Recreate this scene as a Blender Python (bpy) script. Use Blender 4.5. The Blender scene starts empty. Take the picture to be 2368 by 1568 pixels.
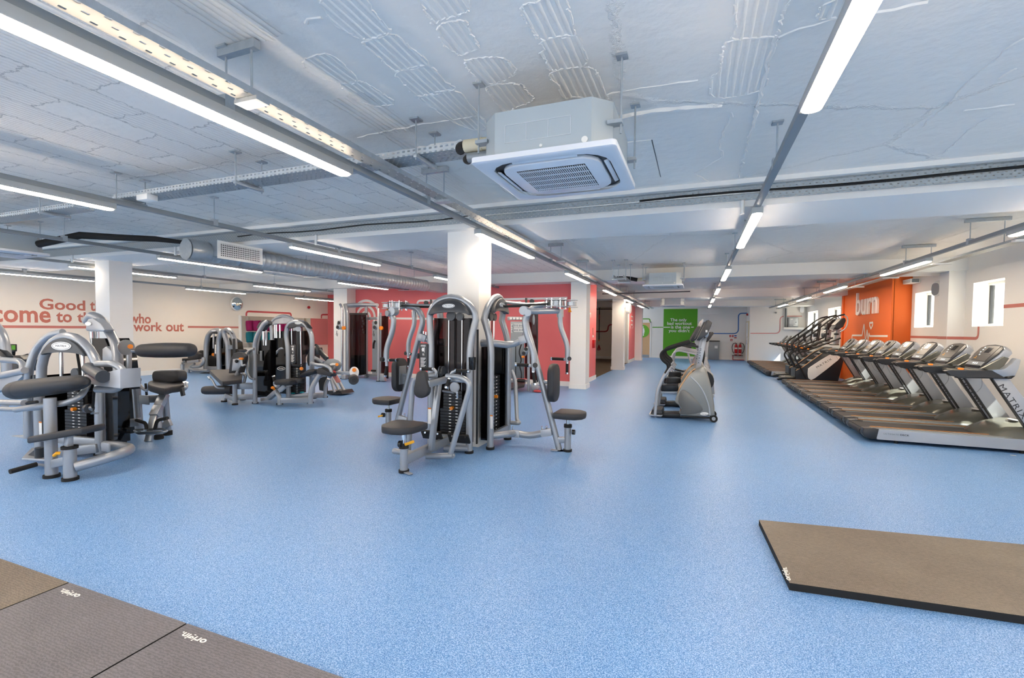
import bpy, bmesh, math, random
from mathutils import Vector, Matrix
random.seed(7)
SC = bpy.context.scene
COL = SC.collection
PI = math.pi

# ------------------------------------------------------------------ camera
FPX, CX, CY, CAMZ = 1090.0, 1184.0, 799.0, 1.5
def _n(v): return v / v.length
_Y = _n(Vector((1611 - CX, 767 - CY, FPX)))                      # world +Y in camera axes (x right, y down, z ahead)
_D = Vector((857 - CX, 33700 - CY, FPX)); _D = _n(_D - _D.dot(_Y) * _Y)
_X = _n(_Y.cross(-_D))
CAM = Vector((0, 0, CAMZ))
cd = bpy.data.cameras.new('camera'); cam = bpy.data.objects.new('camera', cd); COL.objects.link(cam)
cd.sensor_fit = 'HORIZONTAL'; cd.sensor_width = 36.0; cd.lens = 36.0 * FPX / 2368.0
cd.shift_y = (CY - 784.0) / 2368.0
cd.clip_start = .05; cd.clip_end = 300
R = Matrix((_X, _Y, -_D))                                        # world = R @ camera
m = Matrix((R @ Vector((1, 0, 0)), R @ Vector((0, -1, 0)), R @ Vector((0, 0, -1)))).transposed().to_4x4()
m.translation = CAM
cam.matrix_world = m
SC.camera = cam

# ------------------------------------------------------------------ world, sun, exposure
SC.view_settings.view_transform = 'Standard'; SC.view_settings.look = 'None'
SC.view_settings.gamma = 1.0; SC.view_settings.use_curve_mapping = False
SC.view_settings.exposure = 0.95
LAMP_E = 33.0
w = bpy.data.worlds.new('sky'); SC.world = w; w.use_nodes = True
bg = w.node_tree.nodes['Background']; bg.inputs[0].default_value = (.9, .95, 1, 1); bg.inputs[1].default_value = 1.35
sd = bpy.data.lights.new('sun', 'SUN'); sd.energy = 13.0; sd.angle = math.radians(.6); sd.color = (1, .95, .86)
sun = bpy.data.objects.new('sun', sd); COL.objects.link(sun)
sun.rotation_euler = Vector((-.55, .24, -.80)).to_track_quat('-Z', 'Y').to_euler()
SC.cycles.max_bounces = 8; SC.cycles.diffuse_bounces = 5; SC.cycles.glossy_bounces = 4
SC.cycles.transparent_max_bounces = 12; SC.cycles.use_denoising = True
SC.cycles.sample_clamp_indirect = 8.0; SC.cycles.caustics_reflective = False; SC.cycles.caustics_refractive = False

# ------------------------------------------------------------------ point helpers: a pixel of the 2368x1568 photograph and the plane it lies in
def V(px, py, x=None, y=None, z=None):
    d = R @ Vector(((px - CX) / FPX, (py - CY) / FPX, 1.0))
    if x is not None: t = x / d.x
    elif y is not None: t = y / d.y
    else: t = (z - CAMZ) / d.z
    return CAM + d * t
def zoom(x0, y0, s, **plane):
    def f(a, b, **k):
        k = k or plane
        return V(x0 + a / s, y0 + b / s, **k)
    return f

# ------------------------------------------------------------------ materials
def lin(h):
    h = h.lstrip('#'); c = [int(h[i:i + 2], 16) / 255 for i in (0, 2, 4)]
    return tuple(((v + .055) / 1.055) ** 2.4 if v > .04045 else v / 12.92 for v in c) + (1,)
MATS = {}
def mat(name, col, rough=.5, metal=0., **k):
    M = bpy.data.materials.new(name); M.use_nodes = True; MATS[name] = M
    b = M.node_tree.nodes['Principled BSDF']
    b.inputs['Base Color'].default_value = lin(col) if isinstance(col, str) else col
    b.inputs['Roughness'].default_value = rough; b.inputs['Metallic'].default_value = metal
    for kk, v in k.items(): b.inputs[kk.replace('_', ' ')].default_value = v
    return M
def nodes(M):
    nt = M.node_tree
    def N(t, **k):
        n = nt.nodes.new('ShaderNode' + t)
        for a, v in k.items():
            if a.startswith('i_'):
                key = a[2:]; key = int(key) if key.isdigit() else key.replace('_', ' ')
                n.inputs[key].default_value = v
            else: setattr(n, a, v)
        return n
    return nt, N, nt.links.new, nt.nodes['Principled BSDF']
def math_(N, L, op, a, b=None, c=None):
    n = N('Math', operation=op)
    for i, v in enumerate((a, b, c)):
        if v is None: continue
        if hasattr(v, 'links'): L(v, n.inputs[i])
        else: n.inputs[i].default_value = v
    return n.outputs[0]
def speckle(M, scale, amount, c2, bump=0.0, bscale=None):
    """fine mottling of the base colour and grain in the surface"""
    nt, N, L, b = nodes(M)
    tc = N('TexCoord'); no = N('TexNoise', i_Scale=scale, i_Detail=3.0)
    L(tc.outputs['Object'], no.inputs['Vector'])
    mx = N('Mix', data_type='RGBA'); mx.inputs['A'].default_value = b.inputs['Base Color'].default_value; mx.inputs['B'].default_value = lin(c2)
    r = N('MapRange', i_1=.5 - amount, i_2=.5 + amount); L(no.outputs['Fac'], r.inputs[0]); L(r.outputs[0], mx.inputs['Factor'])
    L(mx.outputs['Result'], b.inputs['Base Color'])
    if bump:
        n2 = N('TexNoise', i_Scale=bscale or scale, i_Detail=2.0); L(tc.outputs['Object'], n2.inputs['Vector'])
        bp = N('Bump', i_Strength=bump, i_Distance=.01); L(n2.outputs['Fac'], bp.inputs['Height']); L(bp.outputs[0], b.inputs['Normal'])
    return M

mat('silver', '#989ca2', .33, .5); speckle(MATS['silver'], 350, .3, '#acb0b5')
mat('silver_light', '#b2b5ba', .32, .3)
mat('chrome', '#dfe1e4', .12, 1.0)
mat('steel', '#9ea3a8', .3, .9)
mat('steel_dark', '#a9a9a6', .22, .35)
mat('galvanised', '#bcc2c6', .36, .55); speckle(MATS['galvanised'], 25, .3, '#aab1b6')
mat('lamp_body', '#b4b6b5', .5)
mat('casing_grey', '#b9c2c6', .45, .3)
mat('rail_grey', '#8b9195', .45, .3)
mat('pad', '#303033', .5); speckle(MATS['pad'], 500, .3, '#262629', .15, 900)
mat('black', '#141416', .35)
mat('black_matt', '#1b1b1d', .6)
mat('rubber', '#101011', .75)
mat('gloss_black', '#08080a', .08)
mat('cap_grey', '#3d3f43', .3, .2)
mat('charcoal', '#2c2e32', .38)
mat('olive_grey', '#706f66', .24, .3)
mat('white', '#f3f1ec', .55)
mat('white_gloss', '#f4f4f2', .25)
mat('ac_white', '#e4e6ea', .4)
mat('orange_plastic', '#f2890c', .4)
mat('yellow_plastic', '#f3ac12', .4)
mat('red_plastic', '#b8161c', .35)
mat('teal_plastic', '#14a3a6', .4)
mat('red_paint', '#cf5157', .55)
mat('stripe_red', '#c4756a', .6)
mat('stripe_bright', '#c2474a', .6)
mat('stripe_pink', '#dd9a98', .6)
mat('stripe_dark', '#a02a30', .6)
mat('text_terracotta', '#c2705f', .6)
mat('green_paint', '#55a516', .55)
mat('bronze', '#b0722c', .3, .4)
mat('shell_grey', '#96958f', .3, .4)
mat('shell_dark', '#6f6e6a', .3, .4)
mat('lime', '#6db52c', .5)
mat('blue_paint', '#2f68b5', .5)
mat('orange_paint', '#e8702a', .5)
mat('door_wood', '#d9ae80', .45)
mat('studio_floor', '#4a3a2c', .6); speckle(MATS['studio_floor'], 8, .3, '#5a4a38')
mat('insulation', '#1a1716', .8)
mat('cream', '#d9cdb0', .7)
mat('mirror', '#e9eee9', .01, 1.0)
mat('screen', '#1a1b1d', .1)
mat('screen_ui', '#35332f', .32)
mat('pink_mat', '#b01a6c', .7)
mat('teal_mat', '#138296', .7)
mat('brick', '#ecd3c6', .8)
mat('label_blue', '#2a55a8', .5)
mat('belt', '#2b2b2e', .6)
mat('glass_smoke', '#0a0a0c', .06)
def smoke():
    M = MATS['glass_smoke']; nt, N, L, b = nodes(M)
    t = N('BsdfTransparent'); t.inputs[0].default_value = (.42, .34, .34, 1)
    ms = N('MixShader'); ms.inputs[0].default_value = .38
    L(t.outputs[0], ms.inputs[1]); L(b.outputs[0], ms.inputs[2]); L(ms.outputs[0], nt.nodes['Material Output'].inputs[0])
smoke()
mat('pane', '#ffffff', .02)
def pane():
    M = MATS['pane']; nt, N, L, b = nodes(M)
    t = N('BsdfTransparent'); t.inputs[0].default_value = (.94, .97, .96, 1)
    ms = N('MixShader'); ms.inputs[0].default_value = .07
    L(t.outputs[0], ms.inputs[1]); L(b.outputs[0], ms.inputs[2]); L(ms.outputs[0], nt.nodes['Material Output'].inputs[0])
pane()
def emit(name, col, s):
    M = mat(name, col, .4); b = M.node_tree.nodes['Principled BSDF']
    b.inputs['Emission Color'].default_value = lin(col); b.inputs['Emission Strength'].default_value = s
emit('diffuser', '#ffe9cf', LAMP_E)
emit('led_orange', '#ff7a1e', .5)
emit('ui_white', '#e8f0f4', .4)

def wall_mat(name, col, c2):
    M = mat(name, col, .7); nt, N, L, b = nodes(M)
    tc = N('TexCoord'); no = N('TexNoise', i_Scale=1.3, i_Detail=4.0); L(tc.outputs['Object'], no.inputs['Vector'])
    mx = N('Mix', data_type='RGBA'); mx.inputs['A'].default_value = lin(col); mx.inputs['B'].default_value = lin(c2)
    L(no.outputs['Fac'], mx.inputs['Factor']); L(mx.outputs['Result'], b.inputs['Base Color'])
    n2 = N('TexNoise', i_Scale=90.0, i_Detail=3.0); L(tc.outputs['Object'], n2.inputs['Vector'])
    bp = N('Bump', i_Strength=.08, i_Distance=.01); L(n2.outputs['Fac'], bp.inputs['Height']); L(bp.outputs[0], b.inputs['Normal'])
wall_mat('wall_white', '#f3f1ed', '#eeebe6')
wall_mat('wall_warm', '#efe6da', '#e9dfd1')
wall_mat('red_wall', '#ec7b7b', '#e57072')
wall_mat('orange_wall', '#ea7029', '#e36822')

def floor_mat():
    M = mat('rubber_floor', '#5e8fcf', .40); nt, N, L, b = nodes(M)
    tc = N('TexCoord')
    v1 = N('TexVoronoi', i_Scale=330.0); L(tc.outputs['Object'], v1.inputs['Vector'])
    v2 = N('TexNoise', i_Scale=170.0, i_Detail=3.0); L(tc.outputs['Object'], v2.inputs['Vector'])
    n3 = N('TexNoise', i_Scale=.8, i_Detail=3.0); L(tc.outputs['Object'], n3.inputs['Vector'])
    cr = N('ValToRGB'); e = cr.color_ramp; e.elements[0].position = .30; e.elements[0].color = lin('#3c74b4')
    e.elements[1].position = .70; e.elements[1].color = lin('#a8c6e8'); k = e.elements.new(.5); k.color = lin('#5c95d0')
    sep = N('SeparateColor'); L(v1.outputs['Color'], sep.inputs[0])
    f = math_(N, L, 'MULTIPLY_ADD', sep.outputs[0], .45, math_(N, L, 'MULTIPLY_ADD', v2.outputs['Fac'], 1.1, -.27)); L(f, cr.inputs[0])
    hs = N('HueSaturation'); L(cr.outputs[0], hs.inputs['Color']); L(math_(N, L, 'MULTIPLY_ADD', n3.outputs['Fac'], .16, .92), hs.inputs['Value'])
    L(hs.outputs[0], b.inputs['Base Color'])
    bp = N('Bump', i_Strength=.25, i_Distance=.004); L(v2.outputs['Fac'], bp.inputs['Height']); L(bp.outputs[0], b.inputs['Normal'])
floor_mat()

def ceiling_mat():
    """painted slab: plaster patches fallen away showing ribbed clay pots, cracks, ridges"""
    M = mat('ceiling_paint', '#f6f1ea', .75); nt, N, L, b = nodes(M)
    tc = N('TexCoord'); sx = N('SeparateXYZ'); L(tc.outputs['Object'], sx.inputs[0])
    jag = N('TexNoise', i_Scale=7.0, i_Detail=5.0, i_Roughness=.7); L(tc.outputs['Object'], jag.inputs['Vector'])
    jit = N('VectorMath', operation='MULTIPLY_ADD'); L(jag.outputs['Color'], jit.inputs[0]); jit.inputs[1].default_value = (.15, .17, 0); jit.inputs[2].default_value = (-.075, -.085, 0)
    ad = N('VectorMath', operation='ADD'); L(tc.outputs['Object'], ad.inputs[0]); L(jit.outputs[0], ad.inputs[1])
    mp = N('Mapping'); mp.inputs['Rotation'].default_value = (0, 0, PI / 2); L(ad.outputs[0], mp.inputs['Vector'])
    br = N('TexBrick', i_Scale=1.0); br.inputs['Brick Width'].default_value = .62; br.inputs['Row Height'].default_value = .33
    br.inputs['Mortar Size'].default_value = .006; br.inputs['Color1'].default_value = (0, 0, 0, 1); br.inputs['Color2'].default_value = (1, 1, 1, 1); br.inputs['Mortar'].default_value = (.5, .5, .5, 1)
    L(mp.outputs[0], br.inputs['Vector'])
    sep = N('SeparateColor'); L(br.outputs['Color'], sep.inputs[0])
    # how bare the slab is: much on the left, none on the right
    big = N('TexNoise', i_Scale=.55, i_Detail=2.0); L(tc.outputs['Object'], big.inputs['Vector'])
    zone = N('MapRange', i_1=-.6, i_2=-3.3, i_3=-.75, i_4=.42); L(sx.outputs[0], zone.inputs[0])
    lvl = math_(N, L, 'ADD', zone.outputs[0], math_(N, L, 'MULTIPLY_ADD', big.outputs['Fac'], .9, -.05))
    bare = N('MapRange', i_1=-.015, i_2=.015); L(math_(N, L, 'SUBTRACT', lvl, sep.outputs[0]), bare.inputs[0])
    rib = math_(N, L, 'SINE', math_(N, L, 'MULTIPLY', sx.outputs[0], 2 * PI / .082))
    ribh = math_(N, L, 'MULTIPLY', math_(N, L, 'POWER', math_(N, L, 'ABSOLUTE', rib), .6), bare.outputs[0])
    lump = N('TexNoise', i_Scale=9.0, i_Detail=4.0, i_Roughness=.5); L(tc.outputs['Object'], lump.inputs['Vector'])
    # long cracks and plaster ridges
    vo = N('TexVoronoi', feature='DISTANCE_TO_EDGE', i_Scale=.42); L(ad.outputs[0], vo.inputs['Vector'])
    cr = N('MapRange', i_1=.0, i_2=.012, i_3=1.0, i_4=0.0); L(vo.outputs['Distance'], cr.inputs[0])
    mort = math_(N, L, 'MULTIPLY', br.outputs['Fac'], bare.outputs[0])
    h = math_(N, L, 'MULTIPLY_ADD', bare.outputs[0], -.8, math_(N, L, 'MULTIPLY', ribh, .34))
    h = math_(N, L, 'MULTIPLY_ADD', lump.outputs['Fac'], .4, h)
    h = math_(N, L, 'MULTIPLY_ADD', cr.outputs[0], .35, h)
    h = math_(N, L, 'MULTIPLY_ADD', mort, -.7, h)
    bp = N('Bump', i_Strength=.95, i_Distance=.026); L(h, bp.inputs['Height']); L(bp.outputs[0], b.inputs['Normal'])
    mx = N('Mix', data_type='RGBA'); mx.inputs['A'].default_value = lin('#f6f1ea'); mx.inputs['B'].default_value = lin('#efe9e0')
    L(big.outputs['Fac'], mx.inputs['Factor'])
    m2 = N('Mix', data_type='RGBA'); m2.inputs['B'].default_value = lin('#8f8c88'); L(mx.outputs['Result'], m2.inputs['A'])
    L(math_(N, L, 'MULTIPLY', mort, .45), m2.inputs['Factor']); L(m2.outputs['Result'], b.inputs['Base Color'])
ceiling_mat()

def slots(name, base, px, py, wx, wy, axis=(0, 1), metal=.75, off=.5):
    """galvanised sheet punched with rows of slots"""
    M = mat(name, base, .4, metal); nt, N, L, b = nodes(M)
    tc = N('TexCoord'); s = N('SeparateXYZ'); L(tc.outputs['Object'], s.inputs[0])
    v = math_(N, L, 'DIVIDE', s.outputs[axis[1]], py)
    row = math_(N, L, 'FLOOR', v)
    u = math_(N, L, 'MULTIPLY_ADD', math_(N, L, 'MODULO', row, 2.0), off, math_(N, L, 'DIVIDE', s.outputs[axis[0]], px))
    fu = math_(N, L, 'LESS_THAN', math_(N, L, 'FRACT', u), wx); fv = math_(N, L, 'LESS_THAN', math_(N, L, 'FRACT', v), wy)
    hole = math_(N, L, 'MULTIPLY', fu, fv)
    t = N('BsdfTransparent'); ms = N('MixShader'); L(hole, ms.inputs[0]); L(b.outputs[0], ms.inputs[1]); L(t.outputs[0], ms.inputs[2])
    L(ms.outputs[0], nt.nodes['Material Output'].inputs[0])
slots('tray_y', '#a3a097', .10, .045, .26, .3, (1, 0), .2)
slots('tray_x', '#a9b0b4', .05, .026, .40, .45, (0, 1), .5)
slots('tray_side_x', '#cfd3d4', .045, .03, .5, .4, (0, 2), .4, 0.0)
slots('tray_face', '#b3babd', .055, .024, .3, .35, (0, 2))
slots('grille', '#f2f2f2', .013, .09, .55, .84, (0, 1), 0.0, 0.0)
slots('grille_duct', '#eceae6', .03, .03, .66, .62, (1, 2), 0.0, 0.0)

def mat_rubber(name, c1, c2):
    M = mat(name, c1, .5); nt, N, L, b = nodes(M)
    tc = N('TexCoord'); s = N('SeparateXYZ'); L(tc.outputs['Object'], s.inputs[0])
    n1 = N('TexNoise', i_Scale=40.0, i_Detail=4.0); L(tc.outputs['Object'], n1.inputs['Vector'])
    wv = N('TexWave', i_Scale=22.0, i_Distortion=6.0); wv.inputs['Detail'].default_value = 3.0; wv.inputs['Detail Scale'].default_value = 3.0; wv.bands_direction = 'Y'
    L(tc.outputs['Object'], wv.inputs['Vector'])
    w2 = N('TexWave', i_Scale=30.0, i_Distortion=5.0); w2.bands_direction = 'X'; L(tc.outputs['Object'], w2.inputs['Vector'])
    n2 = N('TexNoise', i_Scale=1.6, i_Detail=3.0); L(tc.outputs['Object'], n2.inputs['Vector'])
    f = math_(N, L, 'MULTIPLY_ADD', wv.outputs['Fac'], .3, math_(N, L, 'MULTIPLY_ADD', n1.outputs['Fac'], .4, math_(N, L, 'MULTIPLY_ADD', n2.outputs['Fac'], .6, math_(N, L, 'MULTIPLY_ADD', w2.outputs['Fac'], .12, -.3))))
    mx = N('Mix', data_type='RGBA'); mx.inputs['A'].default_value = lin(c1); mx.inputs['B'].default_value = lin(c2); L(f, mx.inputs['Factor'])
    L(mx.outputs['Result'], b.inputs['Base Color'])
    bp = N('Bump', i_Strength=.35, i_Distance=.004); L(f, bp.inputs['Height']); L(bp.outputs[0], b.inputs['Normal'])
mat_rubber('mat_brown', '#54483d', '#948877')
mat_rubber('mat_grey', '#4a484c', '#88858a')

# ------------------------------------------------------------------ mesh builder
class MB:
    def __init__(s): s.v = []; s.f = []; s.sm = []; s.mi = []; s.cur = 0; s.names = []
    def m(s, name):
        if name not in s.names: s.names.append(name)
        s.cur = s.names.index(name); return s
    def add(s, vs, fs, smooth=False):
        o = len(s.v); s.v += [Vector(p) for p in vs]
        for f in fs: s.f.append([i + o for i in f]); s.sm.append(smooth); s.mi.append(s.cur)
        return s
    def box(s, a, b, bev=0.0):
        lo = [min(a[i], b[i]) for i in range(3)]; hi = [max(a[i], b[i]) for i in range(3)]
        return s.obox([(lo[i] + hi[i]) / 2 for i in range(3)], [hi[i] - lo[i] for i in range(3)], None, bev)
    def obox(s, c, size, rot=None, bev=0.0):
        """box about a centre, optional 3x3 rotation, chamfered edges"""
        c = Vector(c); h = [v / 2 for v in size]; M = rot or Matrix.Identity(3)
        if bev <= 0:
            vs = [c + M @ Vector((x * h[0], y * h[1], z * h[2])) for x in (-1, 1) for y in (-1, 1) for z in (-1, 1)]
            return s.add(vs, [(0, 1, 3, 2), (4, 6, 7, 5), (0, 4, 5, 1), (2, 3, 7, 6), (0, 2, 6, 4), (1, 5, 7, 3)])
        bev = min(bev, min(h) * .98)
        bm = bmesh.new(); bmesh.ops.create_cube(bm, size=1.0)
        for q in bm.verts: q.co = Vector((q.co.x * size[0], q.co.y * size[1], q.co.z * size[2]))
        bmesh.ops.bevel(bm, geom=list(bm.edges), offset=bev, segments=2, profile=.5, affect='EDGES')
        bm.verts.index_update()
        vs = [c + M @ q.co for q in bm.verts]; fs = [[q.index for q in f.verts] for f in bm.faces]; bm.free()
        return s.add(vs, fs, True)
    def beam(s, a, b, wd, ht, up=(0, 0, 1), bev=.006):
        """rectangular bar from a to b, wd across, ht along up"""
        a, b = Vector(a), Vector(b); d = b - a; l = d.length; d.normalize(); u = Vector(up)
        sd = d.cross(u)
        if sd.length < 1e-4: sd = d.cross(Vector((1, 0, 0)))
        sd.normalize(); u = sd.cross(d)
        return s.obox((a + b) / 2, (l, wd, ht), Matrix((d, sd, u)).transposed(), bev)
    def path(s, pts, fil=0.0, seg=5):
        pts = [Vector(p) for p in pts]
        if fil <= 0 or len(pts) < 3: return pts
        out = [pts[0]]
        for i in range(1, len(pts) - 1):
            p, a, b = pts[i], pts[i - 1] - pts[i], pts[i + 1] - pts[i]
            k = min(fil, a.length * .48, b.length * .48)
            A = p + a.normalized() * k; B = p + b.normalized() * k
            for j in range(seg + 1):
                t = j / seg; out.append(A * (1 - t) ** 2 + p * 2 * t * (1 - t) + B * t * t)
        out.append(pts[-1]); return out
    def tube(s, pts, r, n=12, fil=0.0, cap=True, seg=5, flat=1.0):
        """round (or flattened) tube along a polyline with rounded corners; r may be a list"""
        P = s.path(pts, fil, seg); rs = r if isinstance(r, (list, tuple)) else [r] * len(P)
        T = [((P[min(i + 1, len(P) - 1)] - P[max(i - 1, 0)])).normalized() for i in range(len(P))]
        up = Vector((0, 0, 1)) if abs(T[0].z) < .9 else Vector((0, 1, 0))
        nx = T[0].cross(up).normalized(); vs = []; fs = []
        for i, p in enumerate(P):
            nx = (nx - T[i] * nx.dot(T[i])).normalized(); ny = T[i].cross(nx)
            for k in range(n):
                a = 2 * PI * k / n; vs.append(p + nx * (rs[i] * math.cos(a)) + ny * (rs[i] * flat * math.sin(a)))
        for i in range(len(P) - 1):
            for k in range(n):
                a, b2 = i * n + k, i * n + (k + 1) % n; fs.append((a, b2, b2 + n, a + n))
        if cap: fs.append(tuple(range(n))[::-1]); fs.append(tuple(range((len(P) - 1) * n, len(P) * n)))
        return s.add(vs, fs, True)
    def cyl(s, a, b, r, n=16, r2=None): return s.tube([a, b], [r, r if r2 is None else r2], n)
    def prism(s, outline, vec, bev=0.0, smooth=False):
        """flat outline pushed along vec; bev rounds both rims"""
        o = [Vector(p) for p in outline]; v = Vector(vec); n = len(o); c = sum(o, Vector()) / n
        if bev <= 0:
            return s.add(o + [p + v for p in o], [tuple(range(n))[::-1], tuple(range(n, 2 * n))] + [(i, (i + 1) % n, n + (i + 1) % n, n + i) for i in range(n)], smooth)
        L = v.length; d = v / L; rings = []
        size = max((p - c).length for p in o)
        for off, t in ((1, 0), (.3, .3), (0, 1), (0, L / bev - 1), (.3, L / bev - .3), (1, L / bev)):
            k = 1 - off * bev / size * 1.0
            rings.append([c + (p - c) * k + d * (t * bev) for p in o])
        vs = [p for r_ in rings for p in r_]; fs = [tuple(range(n))[::-1], tuple(range(5 * n, 6 * n))]
        for j in range(5):
            for i in range(n): fs.append((j * n + i, j * n + (i + 1) % n, (j + 1) * n + (i + 1) % n, (j + 1) * n + i))
        return s.add(vs, fs, True)
    def pad(s, c, U, W, w, h, t, rad=.05, bev=.015):
        """upholstered cushion: rounded rectangle w x h in the plane U, W, t thick (both ways from c)"""
        c, U, W = Vector(c), Vector(U).normalized(), Vector(W).normalized(); Nn = U.cross(W).normalized(); W = Nn.cross(U)
        return s.prism([p - Nn * t / 2 for p in rrect(c, U, W, w, h, rad)], Nn * t, bev)
    def lathe(s, prof, o, axis=(0, 0, 1), n=20):
        o, ax = Vector(o), Vector(axis).normalized(); x = ax.orthogonal().normalized(); y = ax.cross(x); vs = []; fs = []
        for (r, h) in prof:
            for k in range(n):
                a = 2 * PI * k / n; vs.append(o + ax * h + x * (r * math.cos(a)) + y * (r * math.sin(a)))
        for i in range(len(prof) - 1):
            for k in range(n):
                a, b2 = i * n + k, i * n + (k + 1) % n; fs.append((a, b2, b2 + n, a + n))
        fs.append(tuple(range(n))[::-1]); fs.append(tuple(range((len(prof) - 1) * n, len(prof) * n)))
        return s.add(vs, fs, True)
    def ell(s, c, rx, ry, rz, n=14, mm=8):
        c = Vector(c); vs = []; fs = []
        for i in range(mm + 1):
            t = PI * i / mm
            for k in range(n):
                a = 2 * PI * k / n; vs.append(c + Vector((rx * math.sin(t) * math.cos(a), ry * math.sin(t) * math.sin(a), rz * math.cos(t))))
        for i in range(mm):
            for k in range(n):
                a, b2 = i * n + k, i * n + (k + 1) % n; fs.append((a, a + n, b2 + n, b2))
        return s.add(vs, fs, True)
    def loft(s, rings, closed=True, cap=True, smooth=True):
        n = len(rings[0]); vs = [p for r_ in rings for p in r_]; fs = []
        for j in range(len(rings) - 1):
            for i in range(n if closed else n - 1): fs.append((j * n + i, j * n + (i + 1) % n, (j + 1) * n + (i + 1) % n, (j + 1) * n + i))
        if cap: fs.append(tuple(range(n))[::-1]); fs.append(tuple(range((len(rings) - 1) * n, len(rings) * n)))
        return s.add(vs, fs, smooth)

def rrect(c, U, W, w, h, rad, seg=4):
    c, U, W = Vector(c), Vector(U), Vector(W); rad = min(rad, w / 2 * .99, h / 2 * .99); out = []
    for sx, sy, a0 in ((1, 1, 0), (-1, 1, 90), (-1, -1, 180), (1, -1, 270)):
        for k in range(seg + 1):
            a = math.radians(a0 + 90 * k / seg)
            out.append(c + U * (sx * (w / 2 - rad) + rad * math.cos(a)) + W * (sy * (h / 2 - rad) + rad * math.sin(a)))
    return out
def smooth_loop(pts, n=3):
    """closed Catmull-Rom loop through the points"""
    P = [Vector(p) for p in pts]; out = []; k = len(P)
    for i in range(k):
        p0, p1, p2, p3 = P[i - 1], P[i], P[(i + 1) % k], P[(i + 2) % k]
        for j in range(n):
            t = j / n
            out.append(.5 * ((2 * p1) + (p2 - p0) * t + (2 * p0 - 5 * p1 + 4 * p2 - p3) * t * t + (3 * p1 - p0 - 3 * p2 + p3) * t ** 3))
    return out

ORG = {}                                                           # where each object's own origin stands
def _mesh(name, mb, material, org):
    me = bpy.data.meshes.new(name); me.from_pydata([p - org for p in mb.v], [], mb.f)
    names = mb.names or [material]
    for q in names: me.materials.append(MATS[q])
    for p, sm, mi in zip(me.polygons, mb.sm, mb.mi): p.use_smooth = sm; p.material_index = mi if mb.names else 0
    bm = bmesh.new(); bm.from_mesh(me); bmesh.ops.recalc_face_normals(bm, faces=bm.faces); bm.to_mesh(me); bm.free()
    me.set_sharp_from_angle(angle=math.radians(42)); me.update()
    return me
def tag(o, label=None, cat=None, group=None, kind=None):
    for k, v in (('label', label), ('category', cat), ('group', group), ('kind', kind)):
        if v: o[k] = v
    return o
def thing(name, loc, label, cat, group=None):
    o = bpy.data.objects.new(name, None); COL.objects.link(o); o.empty_display_size = .1
    o.location = loc; ORG[o.name] = Vector(loc); return tag(o, label, cat, group)
def part(parent, name, mb, material=None, label=None):
    org = ORG[parent.name]; o = bpy.data.objects.new(name, _mesh(name, mb, material, org)); COL.objects.link(o)
    o.parent = parent; ORG[o.name] = org
    return tag(o, label)
def solo(name, mb, material, label, cat, group=None, loc=None):
    if loc is None:
        n = len(mb.v); loc = Vector((sum(p.x for p in mb.v) / n, sum(p.y for p in mb.v) / n, min(p.z for p in mb.v)))
    loc = Vector(loc); o = bpy.data.objects.new(name, _mesh(name, mb, material, loc)); COL.objects.link(o); o.location = loc; ORG[o.name] = loc
    return tag(o, label, cat, group)
def struct(name, mb, material, label=None):
    o = bpy.data.objects.new(name, _mesh(name, mb, material, Vector())); COL.objects.link(o); ORG[o.name] = Vector()
    return tag(o, label, None, None, 'structure')
def dup(o, loc=None, label=None, parent=None):
    c = o.copy(); COL.objects.link(c)
    if parent: c.parent = parent
    if loc is not None: c.location = loc
    if label: c['label'] = label
    for ch in list(o.children): dup(ch, None, None, c)
    return c
def lettering(text, origin, xd, yd, width=None, height=None, depth=.003, bold=.0, spacing=1.0):
    """letters as an MB: baseline start, reading direction, up direction; fitted to a width and/or a letter height"""
    cu = bpy.data.curves.new('letters', 'FONT'); cu.body = text; cu.size = 1.0; cu.offset = bold; cu.space_character = spacing; cu.resolution_u = 3
    o = bpy.data.objects.new('letters', cu); COL.objects.link(o)
    me = bpy.data.meshes.new_from_object(o.evaluated_get(bpy.context.evaluated_depsgraph_get()))
    xs = [q.co.x for q in me.vertices]; ys = [q.co.y for q in me.vertices]
    x0, x1, y1 = min(xs), max(xs), max(ys)
    kx = width / (x1 - x0) if width else None; ky = height / y1 if height else None
    kx = kx or ky; ky = ky or kx
    X, Yd, O = Vector(xd).normalized(), Vector(yd).normalized(), Vector(origin); Nn = X.cross(Yd)
    mb = MB(); base = [O + X * ((q.co.x - x0) * kx) + Yd * (q.co.y * ky) for q in me.vertices]
    fs = [list(p.vertices) for p in me.polygons]; n = len(base)
    edges = {}
    for f in fs:
        for a, b in zip(f, f[1:] + f[:1]): edges[(a, b)] = 1
    side = [(a, b, b + n, a + n) for (a, b) in edges if (b, a) not in edges]
    mb.add([p + Nn * depth for p in base] + base, fs + side)
    bpy.data.objects.remove(o); bpy.data.curves.remove(cu); bpy.data.meshes.remove(me)
    return mb
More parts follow.
